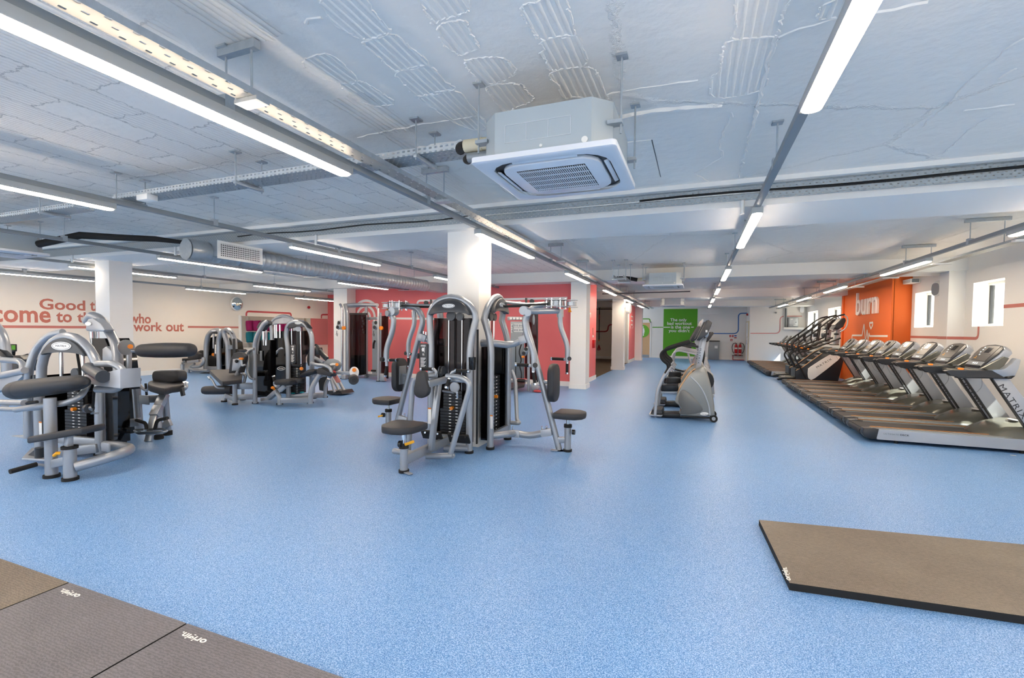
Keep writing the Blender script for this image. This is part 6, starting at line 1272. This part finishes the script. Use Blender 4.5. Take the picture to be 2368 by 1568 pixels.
# ------------------------------------------------------------------ steppers and bikes down the middle of the aisle
E_ = zoom(1400, 660, 4.611)
def make_stepper(label):
    y0 = 8.42; wd = .52
    t = thing('stepper_machine', (-.15, 8.7, 0), label, 'stepper', 'cardio machines in the middle aisle')
    e = lambda a, b, y=y0: E_(a, b, y=y)
    body = smooth_loop([e(a, b) for a, b in ((800, 1388), (805, 1330), (780, 1280), (742, 1245), (760, 1170), (800, 1090), (850, 1010), (910, 940), (980, 890), (1050, 868), (1080, 920), (1120, 1050), (1150, 1200), (1165, 1360), (1120, 1395))], 2)
    part(t, 'body_shell', MB().prism(body, (0, wd, 0), .03), 'shell_grey')
    part(t, 'shell_panel', MB().prism(smooth_loop([e(a, b, y0 - .006) for a, b in ((800, 1375), (812, 1310), (775, 1240), (800, 1130), (850, 1120), (930, 1180), (1010, 1270), (1040, 1330), (960, 1370))], 2), (0, .02, 0), .006), 'shell_dark', 'darker grey lower shell panel')
    part(t, 'shell_trim', MB().tube([e(a, b, y0) for a, b in ((910, 975), (1000, 1060), (1060, 1160), (1105, 1290), (1115, 1385))], .012, 10, .1), 'silver_light')
    part(t, 'top_cover', MB().prism([e(a, b, y0 + .03) for a, b in ((905, 955), (930, 910), (1030, 875), (1045, 905), (960, 945))], (0, wd - .06, 0), .01), 'cap_grey')
    part(t, 'bronze_edge', MB().tube([e(a, b, y0 + .05) for a, b in ((775, 1160), (800, 1080), (900, 935), (960, 890))], .016, 8, .1), 'door_wood')
    bd = part(t, 'badge', MB().prism([e(1055 + 44 * math.cos(q), 1370 + 17 * math.sin(q), y0 - .004) for q in [2 * PI * k / 18 for k in range(18)]], (0, .006, 0)), 'white_gloss')
    a = e(1025, 1376, y0 - .006); part(bd, 'badge_text', lettering('MATRIX', a, X_, ZV, .1, .014, .001), 'cap_grey')
    ms = part(t, 'mast', MB().prism([e(a, b, y0 + .16) for a, b in ((960, 895), (1040, 575), (1085, 550), (1015, 885))], (0, .2, 0), .008), 'silver_light')
    a, b = e(1018, 672, y0 + .158), e(992, 835, y0 + .158); d = (b - a).normalized(); part(ms, 'mast_text', lettering('MATRIX', a - X_ * .016, d, Vector((-d.z, 0, d.x)), (b - a).length, .028, .001, 0, 1.35), 'charcoal')
    cs = part(t, 'console', MB().prism([e(a, b, y0 + .02) for a, b in ((968, 585), (985, 560), (1080, 375), (1100, 368), (1138, 395), (1130, 430), (1090, 520), (1000, 590))], (0, .46, 0), .015), 'charcoal')
    part(cs, 'console_face', MB().prism([e(a, b, y0 + .05) for a, b in ((980, 560), (1078, 372), (1086, 378), (990, 566))], (0, .4, 0)), 'screen_ui'); part(cs, 'console_back', MB().prism([e(a, b, y0 + .1) for a, b in ((1060, 545), (1105, 480), (1105, 520), (1085, 560))], (0, .3, 0), .01), 'silver_light'); part(cs, 'socket_plate', MB().obox(e(1078, 488, y0 + .015), (.03, .01, .04), None, .003), 'white')
    for yy in (y0 + .02, y0 + wd - .02):
        g = lambda a, b: e(a, b, y0 + .02) + Y1 * (yy - y0 - .02)
        part(t, 'handrail', MB().tube([g(905, 608), g(760, 650), g(620, 695), g(585, 745), g(610, 800), g(665, 840), g(672, 885), g(640, 940)], .024, 12, .12), 'rubber')
        part(t, 'rail_leg', MB().tube([g(690, 885), g(610, 990), g(550, 1130), g(530, 1385)], .026, 12, .15), 'silver_light')
    for k, (a, b) in enumerate(((590, 1095), (650, 1018))):
        yy = y0 + .06 + .26 * k
        pd = part(t, 'pedal', MB().prism([e(p, q, yy) for p, q in ((590, 1120), (600, 1065), (770, 1065), (775, 1120), (760, 1130), (600, 1130))] if k == 0 else [e(p, q, yy) for p, q in ((640, 1040), (655, 990), (800, 990), (805, 1035), (790, 1045))], (0, .2, 0), .012), 'black')
        part(pd, 'pedal_arm', MB().beam(e(600 + 40 * k, 1140 - 80 * k, yy + .1), e(780, 1140 - 60 * k, yy + .1), .05, .04), 'silver_light')
    part(t, 'rear_foot', MB().pad(e(545, 1365, y0 + .26), X_, Y1, .22, .46, .03, .06, .01), 'silver_light'); part(t, 'foot_cover', MB().prism([e(a, b, y0 + .02) for a, b in ((480, 1370), (495, 1325), (600, 1330), (610, 1370))], (0, .48, 0), .012), 'charcoal')
    part(t, 'base_beam', MB().beam(e(600, 1370, y0 + .26), e(800, 1372, y0 + .26), .3, .07), 'black'); part(t, 'base_edge', MB().beam(e(800, 1398, y0 + .1), e(1120, 1410, y0 + .1), .04, .03), 'black')
    for yy in (y0 + .02, y0 + wd - .04):
        a = e(1155, 1412, y0); a.y = yy; a.z = .062; o = part(t, 'wheel', MB().cyl(a, a + Y1 * .04, .062, 20), 'rubber'); part(o, 'wheel_hub', MB().cyl(a - Y1 * .003, a, .03, 14), 'silver')
    part(t, 'levelling_foot', MB().cyl(Vector((e(528, 1400).x, y0 + .1, 0)), Vector((e(528, 1400).x, y0 + .1, .06)), .016, 8).cyl(Vector((e(528, 1400).x, y0 + .4, 0)), Vector((e(528, 1400).x, y0 + .4, .06)), .016, 8), 'chrome')
    return t
s1 = make_stepper('silver stepper at the near end of the middle aisle row')
l = s1.location; dup(s1, (l.x - .03, l.y + 1.3, 0), 'silver stepper directly behind the nearest one')
# elliptical trainers farther along the same row
Ez = zoom(1505, 730, 14.8)
def make_elliptical(label):
    t = thing('elliptical_trainer', (-.2, 12.0, 0), label, 'elliptical trainer', 'cardio machines in the middle aisle')
    y0 = 11.8
    part(t, 'body_shell', MB().prism([(-.1, y0, .04), (-.14, y0, .3), (.0, y0, .62), (.22, y0, .66), (.38, y0, .5), (.42, y0, .06)], (0, .4, 0), .03), 'silver'); part(t, 'flywheel_cover', MB().cyl((.16, y0 - .03, .36), (.16, y0 + .43, .36), .24, 22), 'black')
    ms = part(t, 'mast', MB().prism([(.12, y0 + .12, .6), (.24, y0 + .12, .6), (.06, y0 + .12, 1.3), (-.03, y0 + .12, 1.3)], (0, .16, 0), .008), 'silver_light')
    cs = part(t, 'console', MB().prism([(-.14, y0, 1.30), (-.1, y0, 1.25), (.08, y0, 1.36), (.10, y0, 1.62), (.04, y0, 1.64)], (0, .42, 0), .015), 'charcoal'); part(cs, 'console_face', MB().prism([(-.145, y0 + .04, 1.31), (.03, y0 + .04, 1.638), (.04, y0 + .04, 1.633), (-.135, y0 + .04, 1.305)], (0, .34, 0)), 'screen_ui'); part(t, 'shelf', MB().prism([(-.26, y0 + .06, 1.18), (.1, y0 + .06, 1.1), (.1, y0 + .06, 1.16), (-.26, y0 + .06, 1.22)], (0, .3, 0), .01), 'black')
    for s, dz in ((0, 0), (.5, .03)):
        yy = y0 - .05 + s
        o = part(t, 'moving_arm', MB().tube([(.12, yy, .62), (.18, yy, 1.0), (.10, yy, 1.25), (.10, yy, 1.55 + dz)], .024, 10, .12), 'rubber'); part(o, 'arm_grip', MB().tube([(.10, yy, 1.55 + dz), (.11, yy, 1.70 + dz), (.14, yy, 1.77 + dz)], .02, 10), 'silver_light'); part(t, 'pedal_bar', MB().beam((.1, yy, .42), (-.72, yy, .2 + dz * 2), .05, .06), 'silver_light'); part(t, 'pedal', MB().obox((-.45, yy, .33 + dz), (.36, .14, .05), Matrix.Rotation(.2, 3, 'Y'), .015), 'black')
        part(t, 'side_loop', MB().tube([(.1, yy + .04, .95), (-.4, yy + .04, 1.05), (-.52, yy + .04, .98), (-.58, yy + .04, .6), (-.5, yy + .04, .5)], .018, 10, .12), 'silver_light')
    part(t, 'base_rail', MB().beam((-.78, y0 + .2, .06), (.4, y0 + .2, .06), .1, .07), 'black'); part(t, 'cross_foot', MB().beam((-.76, y0 - .1, .03), (-.76, y0 + .5, .03), .09, .06), 'silver_light'); part(t, 'cross_foot', MB().beam((.36, y0 - .1, .03), (.36, y0 + .5, .03), .09, .06), 'silver_light')
    return t
el = make_elliptical('elliptical trainer with swing arms behind the second stepper')
l = el.location
for k, lab in ((1, 'second elliptical trainer behind the two steppers'), (2, 'third elliptical trainer in the middle aisle row')): dup(el, (l.x - .02 * k, l.y + 1.25 * k, 0), lab)
def make_bike(label):
    t = thing('exercise_bike', (-.2, 16.0, 0), label, 'exercise bike', 'cardio machines in the middle aisle'); y0 = 15.8
    part(t, 'body_shell', MB().prism([(0, y0, .08), (-.1, y0, .4), (.05, y0, .7), (.3, y0, .72), (.42, y0, .4), (.36, y0, .08)], (0, .22, 0), .03), 'silver'); part(t, 'seat_post', MB().cyl((-.12, y0 + .11, .4), (-.28, y0 + .11, .95), .03, 12), 'silver_light'); part(t, 'saddle', MB().prism([(-.45, y0, .95), (-.45, y0 + .22, .95), (-.3, y0 + .19, .97), (-.14, y0 + .13, .97), (-.14, y0 + .09, .97), (-.3, y0 + .03, .97)], (0, 0, .06), .02), 'black')
    part(t, 'handlebar', MB().tube([(.3, y0 - .1, 1.2), (.1, y0 - .12, 1.25), (.0, y0 - .1, 1.2)], .018, 10, .05).tube([(.3, y0 + .32, 1.2), (.1, y0 + .34, 1.25), (.0, y0 + .32, 1.2)], .018, 10, .05).cyl((.3, y0 - .1, 1.2), (.3, y0 + .32, 1.2), .018, 10), 'rubber'); part(t, 'mast', MB().beam((.28, y0 + .11, .7), (.34, y0 + .11, 1.3), .1, .08, (1, 0, 0)), 'silver_light')
    part(t, 'console', MB().prism([(.26, y0 - .08, 1.24), (.44, y0 - .08, 1.5), (.5, y0 - .08, 1.46), (.34, y0 - .08, 1.2)], (0, .38, 0), .015), 'charcoal'); part(t, 'crank', MB().beam((.12, y0 - .05, .35), (.2, y0 - .05, .2), .02, .03).obox((.2, y0 - .12, .2), (.12, .1, .04)), 'black'); part(t, 'base_rail', MB().beam((-.5, y0 + .11, .05), (.45, y0 + .11, .05), .08, .07).beam((-.48, y0 - .12, .03), (-.48, y0 + .34, .03), .08, .06).beam((.42, y0 - .12, .03), (.42, y0 + .34, .03), .08, .06), 'black')
    return t
bk = make_bike('exercise bike beyond the elliptical trainers, nearest of the far bikes'); l = bk.location
for k, lab in ((1, 'second exercise bike beyond the elliptical trainers'), (2, 'third exercise bike towards the green panel')): dup(bk, (l.x - .03 * k, l.y + 1.2 * k, 0), lab)
# ------------------------------------------------------------------ rubber mats on the floor
t = solo('rubber_mat', MB().prism([V(1755, 1202, z=.045), V(2420, 1264, z=.045), V(2560, 1452, z=.045), V(1826, 1348, z=.045)], (0, 0, -.043)).m('rubber'), 'mat_brown', 'thick brown-grey rubber mat lying alone on the blue floor at the right', 'mat', 'rubber lifting mats', (.5, 3.1, 0))
def recolour(o, side):
    o.data.materials.clear(); o.data.materials.append(MATS[side[0]]); o.data.materials.append(MATS[side[1]])
    for p in o.data.polygons: p.material_index = 0 if p.normal.z > .5 else 1
recolour(t, ('mat_brown', 'rubber'))
part(t, 'mat_logo', lettering('origin.', V(1829, 1343, z=.0455), (.02, 1, 0), (-1, .02, 0), .17, .03, .0006, .02), 'white')
ye = 1.555
for k, (x0, x1, lab, c_) in enumerate(((-6.5, -3.33, 'brown rubber mat at the lower left, farthest along the row', 'mat_brown'), (-3.32, -2.335, 'grey rubber mat in the lower-left row between its two neighbours', 'mat_grey'), (-2.325, -.6, 'dark grey rubber mat in the lower-left row, nearest the camera', 'mat_grey'))):
    o = solo('rubber_mat', MB().box((x0, .1, 0), (x1, ye, .025)), c_, lab, 'mat', 'rubber lifting mats', (x0, .1, 0)); recolour(o, (c_, 'rubber'))
    if k: part(o, 'mat_logo', lettering('origin.', (x0 + .215, ye - .05, .0255), (-1, 0, 0), (0, -1, 0), .17, .032, .0006, .02), 'white')

# ------------------------------------------------------------------ things on the walls
yb = YB - .002
def wall_sign(label, a, b, y, mats, z=None):
    p, q = z(*a), z(*b); t = solo('safety_sign', MB().box((p.x, y - .012, q.z), (q.x, y, p.z)), mats[0], label, 'sign', None, (p.x, y, q.z))
    return t, p, q
bz = lambda a, b: V(1620 + a / 8.457, 680 + b / 8.457, y=yb)
s, p, q = wall_sign('red fire notice with white bands on the back wall', (566, 800), (645, 845), yb, ('stripe_bright',), bz)
part(s, 'sign_print', MB().box((p.x + .06, yb - .015, (p.z + q.z) / 2 + .02), (q.x - .06, yb - .012, (p.z + q.z) / 2 + .05)).box((p.x + .06, yb - .015, (p.z + q.z) / 2 - .05), (q.x - .06, yb - .012, (p.z + q.z) / 2 - .02)), 'white')
s, p, q = wall_sign('blue and white notice with red foot on the back wall', (658, 805), (705, 865), yb, ('white',), bz)
part(s, 'sign_print', MB().box((p.x, yb - .015, q.z + .1), (q.x, yb - .012, p.z)), 'label_blue'); part(s, 'sign_band', MB().box((p.x, yb - .015, q.z), (q.x, yb - .012, q.z + .06)), 'stripe_bright')
s, p, q = wall_sign('small red call point above the fire extinguishers', (584, 878), (624, 920), yb, ('red_plastic',), bz)
part(s, 'glass_panel', MB().box((p.x + .03, yb - .016, q.z + .03), (q.x - .03, yb - .012, p.z - .04)), 'white')
def extinguisher(c, label, hose):
    t = thing('fire_extinguisher', c, label, 'fire extinguisher', 'fire extinguishers'); x, y, z = c
    part(t, 'cylinder', MB().lathe([(.06, 0), (.075, .02), (.075, .46), (.06, .53), (.035, .57), (.03, .6)], c, (0, 0, 1), 20), 'red_plastic'); part(t, 'label_band', MB().lathe([(.0755, .33), (.0755, .41)], c, (0, 0, 1), 20), 'white'); part(t, 'lower_label', MB().lathe([(.0755, .05), (.0755, .10)], c, (0, 0, 1), 20), 'white')
    part(t, 'valve', MB().box((x - .03, y - .03, z + .6), (x + .03, y + .03, z + .64), .006).beam((x - .02, y, z + .66), (x + .08 * hose, y, z + .69), .02, .015), 'black'); part(t, 'hose', MB().tube([(x, y - .03, z + .62), (x + .14 * hose, y - .03, z + .64), (x + .2 * hose, y - .03, z + .45), (x + .17 * hose, y - .03, z + .2), (x + .1 * hose, y - .05, z + .1)], .016, 10, .08), 'black')
a = bz(685, 1215); b2 = bz(762, 1215)
extinguisher((a.x, YB - .2, .27), 'left of the two red extinguishers on the red stand', -1); extinguisher((b2.x, YB - .2, .27), 'right of the two red extinguishers on the red stand', 1)
t = thing('extinguisher_stand', (a.x, YB - .2, 0), 'red tubular stand holding the fire extinguishers', 'stand')
part(t, 'stand_frame', MB().tube([(a.x - .14, YB - .2, .26), (a.x - .14, YB - .2, .02), (b2.x + .22, YB - .2, .02)], .014, 8, .02).tube([(a.x - .14, YB - .06, .26), (a.x - .14, YB - .06, .02), (b2.x + .22, YB - .06, .02)], .014, 8, .02), 'red_plastic'); part(t, 'stand_shelf', MB().box((a.x - .18, YB - .3, .25), (b2.x + .14, YB - .08, .27)), 'black'); part(t, 'wall_tag', MB().box((a.x - .04, YB - .012, 1.0), (a.x + .06, YB, 1.13)).box((b2.x - .06, YB - .012, 1.0), (b2.x + .04, YB, 1.13)), 'white')
c = bz(268, 1150); t = thing('waste_bin', (c.x - .1, YB - .3, 0), 'grey litter bin against the back wall behind the steppers', 'bin'); part(t, 'bin_body', MB().box((c.x - .3, YB - .42, 0), (c.x + .22, YB - .04, .98), .02), 'rail_grey'); part(t, 'bin_lid', MB().box((c.x - .32, YB - .44, .98), (c.x + .25, YB - .03, 1.03), .01), 'black'); part(t, 'bin_label', MB().box((c.x + .0, YB - .425, .62), (c.x + .14, YB - .42, .76)), 'white')
def beacon(c, ax, label):
    t = thing('alarm_sounder', c, label, 'alarm', 'red alarm sounders'); c = Vector(c); ax = Vector(ax)
    part(t, 'mount', MB().cyl(c, c + ax * .03, .07, 18), 'white'); part(t, 'dome', MB().lathe([(.06, .03), (.06, .08), (.04, .11), (.01, .12)], c, ax, 18), 'red_plastic')
beacon((XL, 15.77, 2.38), (1, 0, 0), 'red alarm sounder high on the left wall above the mirror')
beacon((2.45, 26.75, 2.4), (-1, 0, 0), 'red alarm sounder by the door at the white partition')
def speaker(c, ax, label, s=1.0, gm='ac_white'):
    c = Vector(c); ax = Vector(ax).normalized(); t = thing('wall_speaker', c, label, 'speaker', 'white wall speakers'); U = ax.cross(ZV).normalized()
    o = smooth_loop([c + ax * .05 + U * u * .13 * s + ZV * v * .22 * s for u, v in ((-.8, -.75), (0, -1), (.8, -.75), (1, 0), (.8, .8), (0, 1), (-.8, .8), (-1, 0))], 2)
    part(t, 'speaker_body', MB().prism(o, ax * .2 * s, .05 * s), 'white'); part(t, 'speaker_grille', MB().prism([p + ax * .2 * s + (c - p) * .0 for p in [c + ax * .05 + (q - c - ax * .05) * .8 for q in o]], ax * .006), gm); part(t, 'wall_bracket', MB().cyl(c, c + ax * .06, .04, 12), 'rail_grey')
speaker((4.76, 12.45, 2.48), (-.85, -.5, -.25), 'white speaker angled out beside the window next to the pilaster', .72, 'rail_grey')  # grey grille colour stands in for the shade this speaker hangs in
speaker((4.70, 26.2, 2.62), (-.2, -1, -.1), 'white speaker high in the far right corner', .8)
speaker((-2.59, 18.5, 2.38), (1, -.3, -.15), 'white speaker on the third column, beside the studio opening', .9)
c = V(2126, 652, x=4.6); t = thing('junction_box', (4.62, 13.9, 2.72), 'small grey junction box beside the orange wall', 'electrical box'); part(t, 'box', MB().box((4.66, 13.8, 2.70), (4.86, 14.24, 2.80), .01), 'white'); part(t, 'lid', MB().box((4.69, 13.792, 2.71), (4.83, 13.8, 2.79), .004), 'rail_grey')
q = pz(1470, 358); t = thing('security_camera', (q.x, 26.2, q.z), 'small white dome camera on the white partition', 'camera'); part(t, 'mount', MB().cyl((q.x, 26.2, q.z), (q.x, 26.14, q.z), .05, 16), 'white'); part(t, 'dome', MB().ell((q.x, 26.13, q.z - .02), .045, .045, .045), 'rail_grey')
p, q = pz(1700, 458), pz(1893, 650); t = thing('electrical_cabinet', (p.x, 26.2, q.z), 'grey metal electrical cabinet on the white partition', 'cabinet'); part(t, 'cabinet_body', MB().box((p.x, 26.0, q.z), (q.x, 26.2, p.z), .01), 'rail_grey'); o = part(t, 'cabinet_door', MB().box((p.x + .05, 25.985, q.z + .03), (q.x - .02, 26.0, p.z - .03), .004), 'galvanised'); part(o, 'door_lock', MB().cyl((q.x - .1, 25.985, (p.z + q.z) / 2), (q.x - .1, 25.975, (p.z + q.z) / 2), .02, 10), 'black'); part(o, 'door_label', MB().box((q.x - .2, 25.98, q.z + .06), (q.x - .07, 25.984, q.z + .1)).box((p.x + .1, 25.98, p.z - .1), (p.x + .2, 25.984, p.z - .07)), 'white')
p, q = pz(1605, 652), pz(2000, 700); t = thing('wall_shelf', (p.x, 26.0, q.z), 'thick white shelf under the grey cabinet', 'shelf'); part(t, 'shelf_board', MB().box((p.x, 25.9, q.z), (q.x, 26.2, p.z), .01), 'white'); part(t, 'shelf_support', MB().box((q.x - .1, 26.0, q.z - .14), (q.x - .06, 26.2, q.z)), 'white')
p, q = pz(1630, 280), pz(1680, 648); t = thing('cable_riser', (p.x, 26.1, q.z), 'vertical perforated cable riser beside the grey cabinet', 'cable tray'); part(t, 'tray_base', MB().box((p.x, 26.17, q.z), (q.x, 26.175, p.z)), 'casing_grey'); part(t, 'cable', MB().cyl(((p.x + q.x) / 2, 26.15, q.z), ((p.x + q.x) / 2, 26.15, p.z), .012, 8), 'black'); part(t, 'tray_side', MB().box((p.x, 26.12, q.z), (p.x + .005, 26.175, p.z)).box((q.x - .005, 26.12, q.z), (q.x, 26.175, p.z)), 'white')
# mirrors, convex mirror, mats reflected in the mirror
for k, (a, b, lab) in enumerate(((12.52, 14.75, 'left half of the long wall mirror on the left wall'), (14.76, 16.93, 'right half of the long wall mirror, next to the red pier'))):
    t = thing('wall_mirror', (XL, a, .74), lab, 'mirror', 'wall mirrors'); part(t, 'glass', MB().box((XL + .012, a + .004, .745), (XL + .018, b - .004, 1.915)), 'mirror'); part(t, 'edge', MB().box((XL, a, .74), (XL + .012, b, 1.92)), 'white')
    if k == 0: part(t, 'end_strip', MB().box((XL, a - .07, .72), (XL + .03, a, 1.94)), 'white')
c = Vector((XL + .02, 12.37, 2.35)); t = thing('convex_mirror', c, 'round convex mirror with pale rim high on the left wall', 'mirror'); part(t, 'rim', MB().lathe([(.25, 0), (.26, .02), (.24, .05)], c, (1, 0, 0), 28), 'white'); part(t, 'dome', MB().lathe([(.235, .04), (.2, .09), (.13, .13), (.05, .15), (.005, .153)], c, (1, 0, 0), 28), 'mirror')
t = thing('mat_rack', (-12.2, 16.8, 0), 'rack of rolled exercise mats, seen only in the wall mirror', 'rack')
part(t, 'rack_frame', MB().box((-14.2, 16.95, .3), (-14.14, 17.05, 2.0)).box((-10.6, 16.95, .3), (-10.54, 17.05, 2.0)).box((-14.2, 16.75, 1.28), (-10.54, 17.05, 1.31)).box((-14.2, 16.75, .72), (-10.54, 17.05, .75)).box((-14.2, 16.75, .3), (-10.54, 17.05, .33)), 'white')
m0 = None
for row, (zz, cl, nm) in enumerate(((1.32, 'pink_mat', 'pink'), (.76, 'teal_mat', 'teal'))):
    m0 = None
    for k in range(7):
        x = -13.9 + .5 * k; lab = 'rolled %s exercise mat seen in the mirror, %s in its row' % (nm, NUM[k])
        if m0 is None: m0 = solo('rolled_mat', MB().lathe([(.16, 0), (.19, .03), (.2, .3), (.19, .47), (.16, .5)], (x, 16.86, zz), (.08, -.0, 1), 18), cl, lab, 'exercise mat', 'rolled mats reflected in the mirror', (x, 16.86, zz))
        else: dup(m0, (x, 16.86, zz), lab)
# suspension strap in the studio, call point and tags on the red wall edge, pipe inside the studio
tz = lambda a, b: V(1300 + a / 5.405, 620 + b / 5.405, y=25.0)
p, q = tz(465, 495), tz(458, 1000); t = thing('suspension_strap', (p.x, 25.0, q.z), 'black and red suspension strap hanging in the studio', 'suspension trainer')
part(t, 'strap', MB().beam(tz(466, 495), tz(460, 900), .05, .012, (0, 1, 0)), 'black'); part(t, 'strap_band', MB().beam(tz(464, 580), tz(463, 640), .055, .016, (0, 1, 0)), 'stripe_bright'); part(t, 'strap_band', MB().beam(tz(460, 895), tz(460, 912), .075, .02, (0, 1, 0)), 'orange_plastic')
part(t, 'hand_loop', MB().tube([tz(460, 960), tz(440, 1020), tz(470, 1028), tz(460, 960)], .022, 8).tube([tz(460, 960), tz(478, 1015), tz(450, 1030), tz(460, 960)], .022, 8), 'stripe_dark'); part(t, 'anchor', MB().obox(tz(466, 495), (.14, .06, .05), None, .01), 'black')
part(bpy.data.objects['wall_studio_back'], 'picture_rail', MB().box((-8, 25.06, 2.62), (-3.1, 25.1, 2.66)), 'charcoal')
t = thing('fire_call_point', (-2.88, 14.1, 1.1), 'red call point box low on the end of the red wall', 'call point'); part(t, 'box', MB().box((-2.9, 14.0, .98), (-2.83, 14.2, 1.22), .01), 'red_plastic'); part(t, 'notice', MB().box((-2.9, 14.02, 1.3), (-2.895, 14.16, 1.36)), 'white'); part(t, 'upper_notice', MB().box((-2.9, 14.02, 1.39), (-2.895, 14.16, 1.58)), 'stripe_red')
t = thing('control_panel', (-3.2, 25.06, 1.2), 'dark panel on the studio wall past the column', 'control panel'); p = tz(785, 870); part(t, 'panel', MB().box((p.x - .12, 25.05, p.z - .18), (p.x + .12, 25.1, p.z + .18)), 'charcoal'); part(t, 'button', MB().box((p.x - .05, 25.04, p.z), (p.x + .05, 25.05, p.z + .1)), 'rail_grey')
p = V(2343, 1053, z=.002); solo('floor_scrap', MB().prism(ellipse((p.x, p.y, .001), X_, Y1, .03, .018, 10), (0, 0, .002)), 'white', 'tiny white scrap on the blue floor in front of the nearest treadmill', 'scrap')
# overhead wiring bar near the studio
solo('conduit', MB().cyl((-2.7, 14.4, 2.62), (-.2, 14.6, 2.66), .015, 8), 'charcoal', 'thin dark conduit bar crossing above the aisle by the red wall end', 'conduit')
